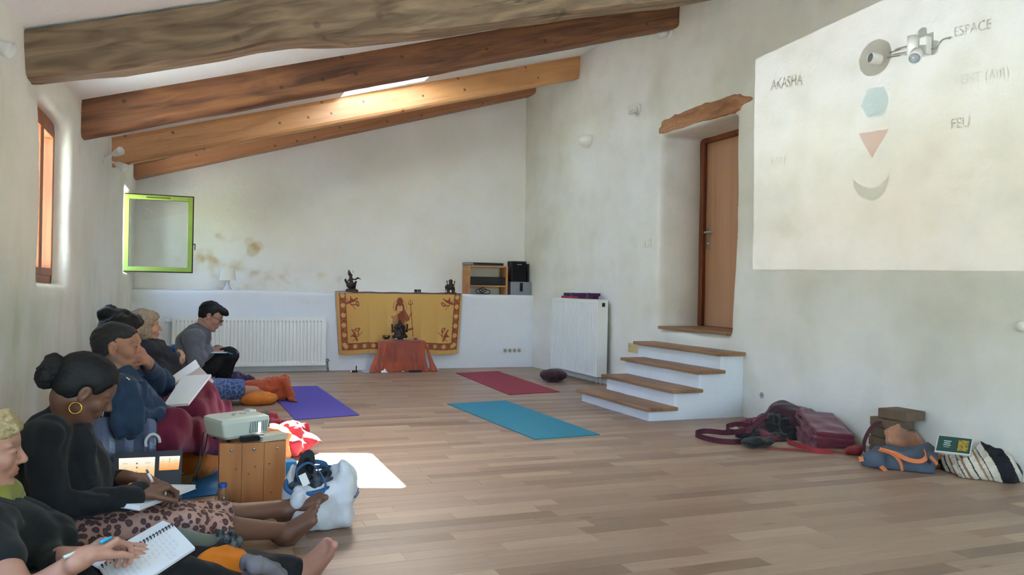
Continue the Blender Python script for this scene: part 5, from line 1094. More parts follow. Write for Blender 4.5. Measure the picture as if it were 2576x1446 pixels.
# blue-grey shopping bag
M_BAG = mat('blue_grey_bag_film', '46526e', .35, .2, 5, spec=.6, col2='5a6480', bump=.4, bscale=14)
Yb_ = 4.22; t = empty('shopping_bag', at(300, 1190, y=Yb_), 'blue-grey glossy shopping bag standing between the woman and the man', 'bag')
q = MB(); top = [at(x_, y_, y=Yb_) for x_, y_ in ((206, 1044), (232, 1056), (258, 1046), (290, 1050), (315, 1047), (335, 1050), (362, 1050), (396, 1052))]; bot = [Vector((p.x*.93-.01, Yb_-.02, .004)) for p in top]
zig = [0, .03, -.01, .035, .0, .03, -.02, .0]
vs = []; rows = 12
for r_ in range(rows+1):
    v = r_/rows
    for i in range(len(top)):
        p = top[i].lerp(bot[i], v); p.y += zig[i]*(1-.5*v)-.03*math.sin(PI*v)+.012*math.sin(i*2.3+v*7); vs.append(p)
n_ = len(top); q.add(vs, [(j*n_+i, j*n_+i+1, (j+1)*n_+i+1, (j+1)*n_+i) for j in range(rows) for i in range(n_-1)], False)
back = [p+Vector((0, .13, 0)) for p in vs]; q.add(back, [(j*n_+i+1, j*n_+i, (j+1)*n_+i, (j+1)*n_+i+1) for j in range(rows) for i in range(n_-1)], False)
for i in (0, n_-1):
    e1 = [vs[j*n_+i] for j in range(rows+1)]; e2 = [back[j*n_+i] for j in range(rows+1)]; q.add(e1+e2, [(j, j+1, rows+1+j+1, rows+1+j) for j in range(rows)], False)
o = q.build('bag_body', M_BAG, t); o.modifiers.new('th', 'SOLIDIFY').thickness = .0012; o.modifiers.new('sub', 'SUBSURF').levels = 1; o.modifiers['sub'].render_levels = 1
hd = [at(x_, y_, y=Yb_-.015) for x_, y_ in ((292, 1052), (284, 1035), (278, 1022), (268, 1012), (262, 1024), (258, 1048))]; m = MB(); m.tube(hd, .0028, 6); m.build('handle', mat('white_cord', 'a9adb5', .6), t)
a0 = at(384, 1112, y=Yb_-.055); m = MB(); m.tube([a0+Vector((.030*math.cos(a), -.004+.006*math.cos(a), .038*math.sin(a))) for a in np.linspace(-.1, PI*1.15, 14)], .0075, 6); m.build('white_emblem', mat('white_print', 'c9cdd4', .5), t, label='white curved emblem on the bag')
# orange round cushions
M_ORG = mat('orange_cotton', 'cf7418', .85, .12, 14, sheen=.1, bump=.25, bscale=200)
def zafu(c, r, h, label, m_=None, name='meditation_cushion', hres=.008):
    s = Sdf(0); s.ell((c[0], c[1], c[2]+h/2), (r, r, h/2)); s.ell((c[0], c[1], c[2]+h/2), (r*.86, r*.86, h*.56), k=.05)
    s.noise = (lambda P: fnoise(P, 26, 3)*.004, .006); return s.build(name, m_ or M_ORG, hres, origin=c, label=label, cat='cushion')
p = at(492, 1160, y=4.72); zafu((p.x-.02, 4.78, .007), .18, .225, 'orange round cushion standing behind the laptop, beside the pine box')
p = at(652, 1020, z=0); zafu((p.x, p.y+.12, .002), .16, .09, 'flattened orange round cushion under the shins wrapped in orange cloth')
# pink-red blanket lit by the sun, plus its folds
M_PNK = mat('crimson_fleece', 'a82a3c', .85, .25, 10, sheen=.3, bump=.3, bscale=200, col2='8a2038')
s = Sdf(.03); s.cone(at(735, 1095, y=5.35), at(770, 1105, y=5.3), .075, .05); s.cone(at(720, 1110, y=5.3), at(745, 1125, y=5.15), .07, .045); s.cone(at(745, 1085, y=5.4), at(760, 1080, y=5.45), .05, .04); s.cone(at(690, 1100, y=5.4), at(735, 1100, y=5.3), .08, .08); s.box(at(735, 1130, y=5.25)+Vector((-.05, .1, -.02)), (.15, .12, .04), .03)
s.noise = (lambda P: fnoise(P*np.array([.7, 1, 1.2], np.float32), 18, 8, 3)*.016, .024); s.build('blanket', M_PNK, .008, origin=at(735, 1130, y=5.25), label='crumpled crimson blanket catching the sun beside the pine box', cat='blanket')
s = Sdf(.02); s.cone(at(675, 1058, y=5.7), at(715, 1066, y=5.7), .05, .035); s.cone(at(690, 1070, y=5.65), at(722, 1075, y=5.65), .045, .03); s.box(at(690, 1095, y=5.75)+Vector((0, .05, -.03)), (.12, .08, .09), .04); s.noise = (lambda P: fnoise(P, 20, 4, 3)*.012, .02)
s.build('folded_shawl', mat('dull_red_shawl', '8c2a38', .85, .2, 14, sheen=.2), .008, origin=at(690, 1095, y=5.75), label='dull red folded shawl behind the projector', cat='shawl')
s = Sdf(.02); s.cone(at(680, 1086, y=5.2), at(722, 1095, y=5.15), .05, .03); s.cone(at(700, 1085, y=5.2), at(712, 1088, y=5.2), .045, .04); s.box(at(700, 1105, y=5.15)+Vector((0, .0, -.06)), (.07, .06, .09), .03); s.noise = (lambda P: fnoise(P, 20, 14, 2)*.008, .02)
s.build('orange_shawl', mat('peach_orange_cloth', 'c77a4c', .85, .15, 12), .007, origin=at(700, 1105, y=5.15), label='orange-peach cloth between the projector and the crimson blanket', cat='cloth')
# blue edge piece in the sun, right of the box
m = MB(); a_ = at(717, 1212, y=4.36); b_ = at(742, 1155, y=4.36); m.box(((a_.x+b_.x)/2, 4.42, .075), ((b_.x-a_.x)/2+.01, .05, .062), Matrix.Rotation(.1, 3, 'Z'), .008); m.build('foam_block', mat('azure_foam', '2a8fd0', .7), origin=(b_.x, 4.4, 0), label='azure foam block beside the pine box, half behind the canvas bag', cat='block')
# water bottle
Yw = 3.80; c = at(560, 1268, y=Yw); zc_ = at(560, 1214, y=Yw).z; t = empty('water_bottle', (c.x, Yw, .001), 'small clear water bottle with a blue cap before the pine box', 'bottle')
r_ = .034; m = MB(); m.lathe([(0, .001), (r_*.8, .001), (r_, .01), (r_, zc_*.32), (r_*.94, zc_*.36), (r_, zc_*.4), (r_, zc_*.62), (r_*.75, zc_*.78), (.014, zc_*.88), (.013, zc_-.012)], (c.x, Yw, .001)); m.build('bottle_body', pane_mat('clear_bottle_plastic', (.88, .92, .95)), t)
m = MB(); m.lathe([(0, .004), (r_*.9, .004), (r_*.92, zc_*.55), (0, zc_*.55)], (c.x, Yw, .001)); m.build('water', pane_mat('bluish_water', (.42, .66, .76)), t)
m = MB(); m.lathe([(.0165, zc_-.022), (.0175, zc_-.004), (.012, zc_), (0, zc_)], (c.x, Yw, .001)); m.build('cap', mat('blue_cap', '1c4f9e', .4), t)

# white canvas bag with blue trim
t = empty('canvas_bag', at(815, 1340, z=0), 'white canvas beach bag with blue rim, full of sandals, beside the bare feet', 'bag')
Cb = at(815, 1345, z=0); cx_, cy_ = Cb.x, Cb.y+.13
s = Sdf(.03); zt_b = .225
s.chain([(cx_-.03, cy_, .045), (cx_-.02, cy_, .12), (cx_-.02, cy_, .20)], [.045, .05, .05], k=.1)
s.box((cx_+.0, cy_, .105), (.135, .105, .10), .05, k=.03); s.box((cx_+.02, cy_, .165), (.125, .09, .07), .04, k=.03); s.cone((cx_+.11, cy_-.02, .16), (cx_+.09, cy_-.02, .26), .035, .02); s.cone((cx_-.12, cy_+.02, .10), (cx_-.11, cy_+.05, .25), .04, .02)
s.ell((cx_-.03, cy_, .285), (.115, .085, .11), None, 's', .02); s.ell((cx_-.05, cy_-.09, .31), (.13, .09, .12), None, 's', .03)
s.noise = (lambda P: fnoise(P*np.array([1, 1, .55], np.float32), 17, 13, 3)*.010, .018)
s.build('bag_body', mat('white_canvas', 'c9ccd0', .85, .08, 8, bump=.35, bscale=120), .0065, t)
M_BLT = mat('denim_blue_trim', '2f5a86', .8, .12, 30, bump=.3, bscale=200)
ring = [(cx_-.03+.118*math.cos(a), cy_+.088*math.sin(a), .205+.034*math.sin(a)+.02*math.cos(a)) for a in np.linspace(0, 2*PI, 33)[:-1]]
m = MB(); m.tube(ring, .011, 8, closed=True); m.build('rim', M_BLT, t)
loop([(cx_-.10, cy_-.06, .215), (cx_-.11, cy_-.075, .27), (cx_-.06, cy_-.08, .30), (cx_-.01, cy_-.082, .25), (cx_+.01, cy_-.085, .20), (cx_+.0, cy_-.09, .17)], .020, (0, 1, 0), 'handle', t, M_BLT, .006)
loop([(cx_+.04, cy_+.06, .24), (cx_+.02, cy_+.02, .27), (cx_-.03, cy_-.02, .29), (cx_-.08, cy_+.0, .27), (cx_-.09, cy_+.03, .24)], .020, (0, 0, 1), 'handle', t, M_BLT, .006)
m = MB(); m.box((cx_-.082, cy_-.095, .232), (.016, .002, .026), Matrix.Rotation(-.4, 3, 'Y'), .001); m.build('label_tag', M_WPL, t)
loop([at(902, 1226, y=cy_-.05), at(898, 1240, y=cy_-.055), at(890, 1252, y=cy_-.06)], .004, (0, 1, 0), 'stripe_mark', t, M_BLT, .003); loop([at(903, 1236, y=cy_-.05), at(897, 1248, y=cy_-.055), at(884, 1256, y=cy_-.06)], .004, (0, 1, 0), 'stripe_mark', t, M_BLT, .003)
def sandal(p0, p1, up, label):
    p0, p1 = Vector(p0), Vector(p1); d = (p1-p0).normalized(); up = Vector(up); sd_ = d.cross(up).normalized(); L = (p1-p0).length; t_ = empty('sandal', p0, label, 'sandal', 'sandals in the canvas bag')
    m = MB(); poly = []
    for a in np.linspace(0, 2*PI, 25)[:-1]: w_ = .038*(1+.12*math.cos(a)); poly.append(p0+d*(L/2+L/2*math.cos(a))+sd_*w_*math.sin(a))
    m.prism(poly, up.normalized()*.016); m.build('sole', mat('dark_sole', '23272b', .7), t_)
    q0 = p0+d*L*.75+up.normalized()*.016; loop([q0+sd_*.036-d*L*.25, q0+sd_*.02+up*.022-d*.03, q0+up*.012+d*.01, q0-sd_*.02+up*.022-d*.03, q0-sd_*.036-d*L*.25], .012, tuple(d), 'strap', t_, M_BLK, .004)
sandal((cx_-.09, cy_+.01, .15), (cx_-.05, cy_-.02, .345), (-.2, -1, .1), 'dark sandal standing upright out of the canvas bag'); sandal((cx_-.01, cy_+.02, .14), (cx_+.03, cy_+.03, .245), (.2, -1, .3), 'dark sandal lying inside the canvas bag, the lower of the two')
s = Sdf(.01); s.ell((cx_-.03, cy_+.01, .19), (.10, .07, .045)); s.noise = (lambda P: fnoise(P, 40, 5, 3)*.012, .016); s.build('dark_scarf', mat('black_lace', '15181c', .8, .5, 30, col2='4a5560'), .007, origin=(cx_-.03, cy_, .19), label='dark patterned scarf stuffed inside the canvas bag', cat='scarf')
# foreground oddments between the legs
s = Sdf(.01); a_, b_ = at(455, 1345, y=2.92), at(530, 1358, y=3.0); s.cone(a_+Vector((0, 0, -.012)), b_+Vector((0, 0, -.008)), .030, .028); s.noise = (lambda P: fnoise(P, 20, 3)*.003, .005)
t = empty('rolled_jacket', b_, 'grey-green rolled jacket with black cords beneath the outstretched bare legs', 'jacket'); s.build('roll', mat('grey_green_nylon', '5c675e', .55, .1, 10), .005, t)
s = Sdf(.008); 
for k in range(7): s.cone(b_+Vector((.02+.012*k, 0, .02*math.sin(k*2))), b_+Vector((.03+.012*k, .015*math.cos(k), -.035+.02*math.cos(k*1.7))), .009, .011)
s.noise = (lambda P: fnoise(P, 60, 3, 2)*.006, .01); s.build('cord_bundle', mat('black_mesh', '15171a', .7, .6, 60, col2='5a615f'), .004, t)
p = at(560, 1388, y=2.95); zafu((p.x-.02, 2.95, .002), .12, p.z, 'bright orange round cushion under the knees of the blond woman', mat('bright_orange_cotton', 'dc7f1c', .8, .05, 10), hres=.006)
s = Sdf(.01); s.cone(at(625, 1412, y=2.72), at(690, 1432, y=2.75), .025, .022); s.cone(at(640, 1425, y=2.68), at(705, 1440, y=2.7), .025, .02); s.box(at(665, 1440, y=2.75)+Vector((0, 0, -.04)), (.07, .05, .05), .03); s.noise = (lambda P: fnoise(P, 26, 3, 2)*.008, .012)
s.build('grey_cloth', mat('grey_jersey', '6e6a6c', .85, .12, 20), .006, origin=at(665, 1440, y=2.75), label='grey cloth heaped between the orange cushion and the bare foot', cat='cloth')
# orange cushion the woman in leopard trousers sits on
zafu((-.42, 2.78, .002), .19, .13, 'orange round cushion under the woman in leopard trousers')
# things by the back: blue bag, purple cushion and blanket
s = Sdf(.02); c = at(438, 893, y=8.35); s.ell(c, (.13, .10, .10)); s.ell(c+Vector((.0, 0, -.1)), (.13, .12, .14)); s.box((c.x, c.y, .17), (.13, .10, .17), .06); s.noise = (lambda P: fnoise(P, 14, 3, 3)*.014, .02)
s.build('plastic_bag', mat('bright_blue_plastic', '11578f', .4, .3, 12), .012, origin=(c.x, c.y, 0), label='bright blue plastic bag behind the person in the grey hoodie', cat='bag')
M_PUR = mat('purple_cotton', '3a2a4e', .85, .2, 14, sheen=.15)
c = at(590, 960, y=8.15); s = Sdf(.02); s.ell((c.x-.02, 8.2, .11), (.22, .14, .11)); s.cone((c.x+.02, 8.1, .06), (c.x+.30, 7.98, .10), .05, .05); s.noise = (lambda P: fnoise(P, 20, 5, 3)*.012, .02); s.build('purple_blanket', M_PUR, .010, origin=(c.x, 8.2, 0), label='purple blanket bunched at the feet of the person in the grey hoodie', cat='blanket')
# ---------------------------------------------------------------- people
M_SKIN = {}
def skin(name, col):
    m = mat('skin_'+name, 'ffffff', .5, .05, 30, attr='Col', bump=.08, bscale=300); m.node_tree.nodes['Principled BSDF'].inputs['Subsurface Weight'].default_value = .0
    return m
M_SK = skin('tone', 'ffffff')
def frame(f, up):
    """rotation with columns forward, left, up"""
    f = Vector(f).normalized(); up = Vector(up); l = up.cross(f).normalized(); u = f.cross(l).normalized(); return np.array([[f.x, l.x, u.x], [f.y, l.y, u.y], [f.z, l.z, u.z]], np.float32)
def head(s, c, f, up, sc, sk, lips, stubble=None, male=False, closed=False):
    R = frame(f, up); c = np.array(c, np.float32)
    P = lambda x, y, z: c+R@np.array([x, y, z], np.float32)*sc
    E = lambda p, r, **k: s.ell(P(*p), [v*sc for v in r], R, **k)
    Cn = lambda a, b, ra, rb, **k: s.cone(P(*a), P(*b), ra*sc, rb*sc, **k)
    jaw = stubble or sk
    E((-.018, 0, .030), (.098, .077, .086), k=.02, col=sk); E((.026, 0, .020), (.068, .064, .072), k=.02, col=sk)
    E((.030, 0, -.040), (.058, .055, .070), k=.02, col=sk)
    for y in (-1, 1):
        Cn((-.018, y*.052, -.045), (.058, y*.018, -.098), .020, .017, k=.02, col=jaw); E((.058, y*.038, -.026), (.026, .022, .024), k=.015, col=sk)
        E((.070, y*.034, .022), (.018, .024, .009), k=.008, col=sk)
    E((.074, 0, -.098), (.019, .020, .016), k=.015, col=jaw)
    Cn((.085, 0, .010), (.109, 0, -.026), .0085, .0115, k=.008, col=sk); E((.104, 0, -.030), (.012, .010, .009), k=.005, col=sk)
    for y in (-1, 1): E((.095, y*.012, -.034), (.011, .007, .007), k=.005, col=sk)
    E((.080, 0, -.060), (.018, .026, .020), k=.01, col=jaw)
    E((.0905, 0, -.056), (.010, .021, .0055), k=.003, col=lips); E((.0885, 0, -.068), (.0105, .018, .0062), k=.003, col=lips); 
    s.ell(P(.110, 0, -.0622), [.012*sc, .020*sc, .0016*sc], R, 's', .002)
    for y in (-1, 1):
        s.ell(P(.103, y*.033, .004), [.018*sc, .017*sc, .010*sc], R, 's', .010); E((.0768, y*.032, .006), (.0150, .0158, .0095), k=.003, col=sk)
        if closed: E((.080, y*.032, .0), (.0135, .015, .008), k=.002, col=sk)
        Cn((.086, y*.016, .024), (.078, y*.050, .026), .0035, .0025, k=.003, col='1c1512' if not male else '2a2420')
    # neck root handled by the caller; ears
    for y in (-1, 1):
        E((-.004, y*.078, -.004), (.018, .009, .031), k=.006, col=sk); s.ell(P(.001, y*.0885, -.001), [.010*sc, .0075*sc, .019*sc], R, 's', .004); E((.002, y*.076, -.030), (.009, .007, .010), k=.004, col=sk)
    return P, R
def eyes(t, P, R, sc, iris, closed=False):
    if closed: return
    for y in (-1, 1):
        m = MB(); c = P(.0782, y*.0325, .002); m.lathe([(0, -.0118*sc)]+[(.0118*sc*math.cos(a), .0118*sc*math.sin(a)) for a in np.linspace(-1.3, 1.3, 10)]+[(0, .0118*sc)], tuple(c), (Matrix(R.tolist()) @ Matrix.Rotation(PI/2, 3, 'Y')), 14)
        e = m.build('eye', mat('eye_white', '8f8780', .25), t)
        m = MB(); cc = P(.0782+.0113, y*.0325, .001); m.lathe([(.0066*sc, 0), (.0058*sc, .0012*sc), (0, .0014*sc)], tuple(cc), (Matrix(R.tolist()) @ Matrix.Rotation(PI/2, 3, 'Y')), 14); m.build('iris', mat('iris_'+iris, iris, .2), e)
def hand(s, w_, d, pn, side, sk, curl=(.5, .6, .4), sc=1.0, spread=.06, thumb=(.75, .35), fsc=1.0):
    """w_ wrist, d hand direction, pn palm normal, side=+1: thumb towards d x pn"""
    w_ = Vector(w_); d = Vector(d).normalized(); pn = Vector(pn); pn = (pn-d*pn.dot(d)).normalized(); ac = d.cross(pn).normalized()*side
    L = .088*sc; K = dict(col=sk)
    s.cone(w_-d*.02, w_+d*.02*sc, .025*sc, .025*sc, k=.012, **K)
    for i, (o_, ln, r) in enumerate(((.030, 1.0, .0088), (.010, 1.08, .0090), (-.010, 1.02, .0086), (-.029, .82, .0076))):
        o_ *= sc; kn = w_+d*L*(1-.02*abs(i-1.2))+ac*o_; s.cone(w_+d*.012*sc+ac*o_*.55, kn, .0135*sc, .0115*sc, k=.012, **K)
        p = kn; an = 0.0; fd = (d+ac*(spread*(1.5-i)/1.5)).normalized()
        for j, (l_, cr) in enumerate(zip((.044, .027, .021), curl)):
            an += cr*(1+.10*i if j == 0 else 1); q = p+(fd*math.cos(an)+pn*math.sin(an))*l_*ln*sc*fsc; s.cone(p, q, r*sc*(1-.07*j), r*sc*(1-.07*(j+1)), k=.0035 if j else .006, **K); p = q
    tb = w_+d*.018*sc+ac*.022*sc; td = (d*math.cos(thumb[0])+ac*math.sin(thumb[0])+pn*thumb[1]).normalized(); p1 = tb+td*.042*sc
    s.cone(tb, p1, .0145*sc, .0115*sc, k=.012, **K); td2 = (td+d*.35+pn*.15).normalized(); p2 = p1+td2*.031*sc; s.cone(p1, p2, .0108*sc, .0095*sc, k=.004, **K); p3 = p2+(td2+pn*.15).normalized()*.024*sc; s.cone(p2, p3, .0095*sc, .008*sc, k=.003, **K)
    return p3
def rxf(v, a):
    a = math.radians(a); return (v[0], v[1]*math.cos(a)+v[2]*math.sin(a), -v[1]*math.sin(a)+v[2]*math.cos(a))
def foot(s, A, t_, n_, side, sk, sole, sc=1.0):
    """A ankle, t_ toe direction, n_ sole normal, side: sign of big toe along t x n"""
    A = Vector(A); t_ = Vector(t_).normalized(); n_ = Vector(n_); n_ = (n_-t_*n_.dot(t_)).normalized(); ac = t_.cross(n_)*side
    Q = lambda a, b, c: A+(t_*a+n_*b+ac*c)*sc; c_ = dict(k=.018, col=sk)
    s.cone(Q(-.02, 0, 0), Q(.0, .03, 0), .036*sc, .034*sc, **c_); s.ell(Q(-.032, .045, 0), [.031*sc]*3, None, k=.018, col=sole)
    for o_ in (-.022, 0, .022): s.cone(Q(.0, .025, o_*.5), Q(.115, .050, o_*1.15), .030*sc, .0165*sc, **c_); s.cone(Q(-.03, .058, o_*.6), Q(.12, .056, o_*1.2), .016*sc, .014*sc, k=.015, col=sole)
    for i, (o_, l_, r) in enumerate(((.034, .046, .0130), (.0145, .042, .0092), (-.001, .037, .0087), (-.015, .031, .0083), (-.029, .025, .0082))):
        a0 = Q(.125-.010*i*.7, .050, o_); a1 = Q(.125-.010*i*.7+l_, .046, o_*1.02); s.cone(a0, a1, r*sc, r*.92*sc, k=.0045, col=sk); s.ell(a1, [r*1.02*sc]*3, None, k=.003, col=sole)
def body_core(s, J, sk, w=1.0):
    """torso, arms and legs in one skin"""
    K = dict(k=.03, col=sk)
    pel, ch, nk = Vector(J['pelvis']), Vector(J['chest']), Vector(J['neck'])
    s.cone(pel, ch, .105*w, .105*w, **K); s.cone(J['hipR'], J['hipL'], .085*w, .085*w, **K); s.cone(J['shR'], J['shL'], .052*w, .052*w, **K); s.cone(ch, nk, .10*w, .055, **K)
    for S in 'RL':
        s.cone(J['sh'+S], J['el'+S], .046*w, .036*w, **K); s.cone(J['el'+S], J['wr'+S], .036*w, .025*w, **K)
        s.cone(J['hip'+S], J['kn'+S], .078*w, .052*w, **K); m = Vector(J['kn'+S]).lerp(Vector(J['an'+S]), .35)+Vector((0, 0, -.006)); s.cone(J['kn'+S], m, .050*w, .050*w, **K); s.cone(m, J['an'+S], .050*w, .033*w, **K)
def top_garment(J, off=.014, sleeves=1.0, sleeveR=None, sleeveL=None, hem=.0, w=1.0, belly=None, collar=True, k=.03):
    g = Sdf(k); pel, ch, nk = Vector(J['pelvis']), Vector(J['chest']), Vector(J['neck'])
    g.cone(pel+(pel-ch).normalized()*hem, ch, (.115+off)*w, (.112+off)*w); g.cone(J['shR'], J['shL'], (.055+off)*w, (.055+off)*w); g.cone(ch, nk.lerp(ch, .15), (.105+off)*w, (.06+off)*w)
    if belly: g.ell(belly[0], belly[1])
    for S, sl in (('R', sleeveR if sleeveR is not None else sleeves), ('L', sleeveL if sleeveL is not None else sleeves)):
        sh, el, wr = Vector(J['sh'+S]), Vector(J['el'+S]), Vector(J['wr'+S])
        if sl <= .5: g.cone(sh, sh.lerp(el, sl*2), (.048+off)*w, (.046+off)*w)
        else: g.cone(sh, el, (.048+off)*w, (.040+off)*w, k=.03); g.cone(el, el.lerp(wr, (sl-.5)*2), (.040+off)*w, (.026+off*.5)*w, k=.02)
    return g
def folds(P, sc, seed, amp):
    n_ = fnoise(P, sc, seed, 2); return (.55-np.sqrt(n_*n_+.02))*amp*1.0+fnoise(P, sc*.7, seed+3, 1)*amp*.5+fnoise(P, sc*2.3, seed+5, 1)*amp*.18
def A3(px, py, y): return at(px, py, y=y)

# ---- woman in leopard trousers, writing
SK2, SO2, LP2 = '6a4937', '7a5445', '633a33'
J = dict(pelvis=A3(135, 1345, 3.20), chest=A3(140, 1130, 3.22), neck=A3(180, 1052, 3.20), shR=A3(112, 1100, 3.06), shL=A3(170, 1105, 3.40),
         elR=A3(128, 1283, 3.00), wrR=A3(352, 1244, 3.10), elL=A3(205, 1215, 3.46), wrL=A3(308, 1200, 3.36), hipR=A3(165, 1345, 3.12), hipL=A3(165, 1330, 3.32),
         knR=A3(470, 1318, 3.22), anR=A3(710, 1335, 3.42), knL=A3(478, 1305, 3.42), anL=A3(712, 1277, 3.58))
t = empty('person', (J['pelvis'].x, J['pelvis'].y, 0), 'seated woman with black ponytail, black cardigan, leopard trousers and bare feet, writing', 'person')
s = Sdf(.012); body_core(s, J, SK2, .92); hc = A3(216, 978, 3.16)
fw = (.86, .13, -.54); P, R = head(s, hc, fw, (.54, 0, .86), .93, SK2, LP2, closed=True)
s.cone(P(-.035, 0, -.055), J['neck'], .056, .060, k=.02, col=SK2)
hand(s, J['wrR'], A3(405, 1222, 3.14)-J['wrR'], (.1, .15, -1), -1, SK2, (.85, 1.0, .6), 1.02, .03, (.5, .6))
hand(s, J['wrL'], A3(385, 1203, 3.30)-J['wrL'], (.1, .0, -1), 1, SK2, (.45, .6, .4), .98, .05, (.6, .5))
foot(s, J['anR'], rxf((.62, 0, .76), -22), rxf((.76, 0, -.62), -22), 1, SK2, SO2, 1.0); foot(s, J['anL'], rxf((.74, -.0, .68), -34), rxf((.68, 0, -.74), -34), -1, SK2, SO2, 1.05)
s.build('body', M_SK, .0042, t, default=SK2, soft=.0035)
# hair: cap and bun
M_BHAIR = mat('black_hair', '070607', .68, .4, 60, stretch=(1, 1, 1), bump=.15, bscale=420)
def hprim(h, P, R, sc=1.0):
    E = lambda p, r, **k: h.ell(P(*p), [v*sc for v in r], R, **k); return E
h = Sdf(.01); E = hprim(h, P, R); E((-.022, 0, .034), (.103, .083, .090)); E((.010, 0, .052), (.075, .074, .070)); E((-.045, 0, -.005), (.070, .078, .070))
h.ell(P(.102, 0, .018), [.056, .085, .050], R, 's', .02); h.ell(P(.052, 0, -.060), [.080, .10, .070], R, 's', .02)
for y in (-1, 1): h.ell(P(.004, y*.086, -.014), [.026, .02, .036], R, 's', .01)
h.ell(P(-.04, 0, -.112), [.10, .10, .060], R, 's', .02)
h.noise = (lambda q: fnoise(q, 90, 3, 2)*.0012, .004)
ho = h.build('hair', M_BHAIR, .0042, t)
b_ = Sdf(.012); b_.ell(P(-.132, 0, .012), (.036, .044, .052)); b_.ell(P(-.136, 0, -.022), (.036, .040, .046)); b_.cone(P(-.09, 0, .01), P(-.13, 0, .0), .03, .035)
for k in range(0): a = 1.2+k*.33; b_.cone(P(-.13, 0, .02), P(-.130+.060*math.cos(a)*.9, .03*math.sin(k*2.), .02+.062*math.sin(a)), .008, .002)
b_.noise = (lambda q: fnoise(q, 90, 5, 2)*.003, .006); b_.build('hair_bun', M_BHAIR, .004, t)
m = MB(); m.tube([Vector(P(-.098, .036*math.cos(a), .006+.040*math.sin(a))) for a in np.linspace(0, 2*PI, 22)[:-1]], .006, 8, closed=True); m.build('hair_tie', mat('golden_hair_tie', '8a7434', .5), t)
ec = Vector(P(.0, -.086, -.062)); m = MB(); fv, uv = Vector(R[:, 0].tolist()), Vector(R[:, 2].tolist()); m.tube([ec+(Vector((1, 0, 0))*math.cos(a)+Vector((0, 0, 1))*math.sin(a))*.019 for a in np.linspace(0, 2*PI, 26)[:-1]], .0026, 8, closed=True); m.build('hoop_earring', mat('gold', 'c9a243', .25, metal=.9), t)
g = top_garment(J, .018, .97, hem=.04, w=.98); g.ell(A3(170, 1200, 3.22), (.14, .17, .16)); g.ell(A3(130, 1300, 3.22), (.15, .18, .14)); g.cone(A3(150, 1040, 3.22), A3(215, 1130, 3.10), .03, .028); g.cone(A3(205, 1085, 3.12), A3(222, 1200, 3.10), .03, .035)
g.ell(P(.0, 0, -.05), (.085, .08, .10), None, 's', .01)
g.noise = (lambda q: folds(q, 15, 6, .010), .018)
g.build('cardigan', mat('black_knit', '0d0f12', .9, .3, 20, sheen=.06, bump=.4, bscale=300), .0065, t)
g = Sdf(.02); 
for S in 'RL':
    kn, an, hp = J['kn'+S], J['an'+S], J['hip'+S]; cut = kn.lerp(an, .29); g.cone(hp, kn, .098, .066); g.cone(kn, cut, .066, .060); g.cone(cut, cut.lerp(an, .02), .060, .057)
g.noise = (lambda q: folds(q, 18, 9, .007), .014)
def leopard():
    m = bpy.data.materials.new('leopard_print'); m.use_nodes = True; nt = m.node_tree; n = nt.nodes; b = n['Principled BSDF']; tc = n.new('ShaderNodeTexCoord')
    nz = n.new('ShaderNodeTexNoise'); nz.inputs['Scale'].default_value = 9; put(nt, tc.outputs['Object'], nz.inputs['Vector'])
    mx = n.new('ShaderNodeMix'); mx.data_type = 'VECTOR'; mx.inputs['Factor'].default_value = .06; put(nt, tc.outputs['Object'], mx.inputs['A']); put(nt, nz.outputs['Color'], mx.inputs['B'])
    mp = n.new('ShaderNodeMapping'); mp.inputs['Scale'].default_value = (46, 58, 52); put(nt, mx.outputs['Result'], mp.inputs[0])
    v = n.new('ShaderNodeTexVoronoi'); v.inputs['Scale'].default_value = 1; v.inputs['Randomness'].default_value = .85; put(nt, mp.outputs[0], v.inputs['Vector'])
    cr = n.new('ShaderNodeValToRGB'); put(nt, v.outputs['Distance'], cr.inputs[0]); e = cr.color_ramp.elements; e[0].position = .0; e[0].color = srgb('5e3f3a'); e[1].position = .60; e[1].color = srgb('a98272')
    for p_, c_ in ((.18, '5a3a38'), (.46, '38262a'), (.53, '9a7466')): k = e.new(p_); k.color = srgb(c_)
    put(nt, cr.outputs[0], b.inputs['Base Color']); b.inputs['Roughness'].default_value = .75; return m
g.build('trousers', leopard(), .0055, t)
# pen, notepad
a_, b_ = A3(386, 1216, 3.20), A3(373, 1190, 3.20); m = MB(); m.tube([a_, b_], .0048, 8); tp_ = empty('pen', a_, 'white pen in the hand of the woman in leopard trousers', 'pen'); m.build('barrel', M_WPL, tp_); m = MB(); m.tube([b_, b_+(b_-a_)*.35], .004, 8); m.build('tip', mat('mauve_pen_tip', '6b5a78', .4), tp_)
def pad(P4, th, label, name='notepad', mpages=None, cover=None, group=None):
    n_ = (P4[1]-P4[0]).cross(P4[3]-P4[0]).normalized(); n_ = -n_ if n_.z < 0 else n_; t_ = empty(name, P4[0], label, 'notebook', group); q = MB(); q.prism([p for p in P4], -n_*th); q.build('pages', mpages or M_PAGE, t_)
    ct = (P4[0]+P4[1]+P4[2]+P4[3])/4; q = MB(); q.prism([ct+(p-ct)*1.02-n_*(th+.0004) for p in P4], -n_*.0016); q.build('cover', cover or mat('white_card_cover', 'b9bcc0', .6), t_); return t_, n_
M_PAGE = mat('white_paper_pages', 'd3d6da', .6, .03, 20)
pad([A3(378, 1217, 3.46), A3(492, 1219, 3.36), A3(352, 1272, 3.02), A3(250, 1256, 3.06)], .014, 'white pad on the lap of the woman in leopard trousers')

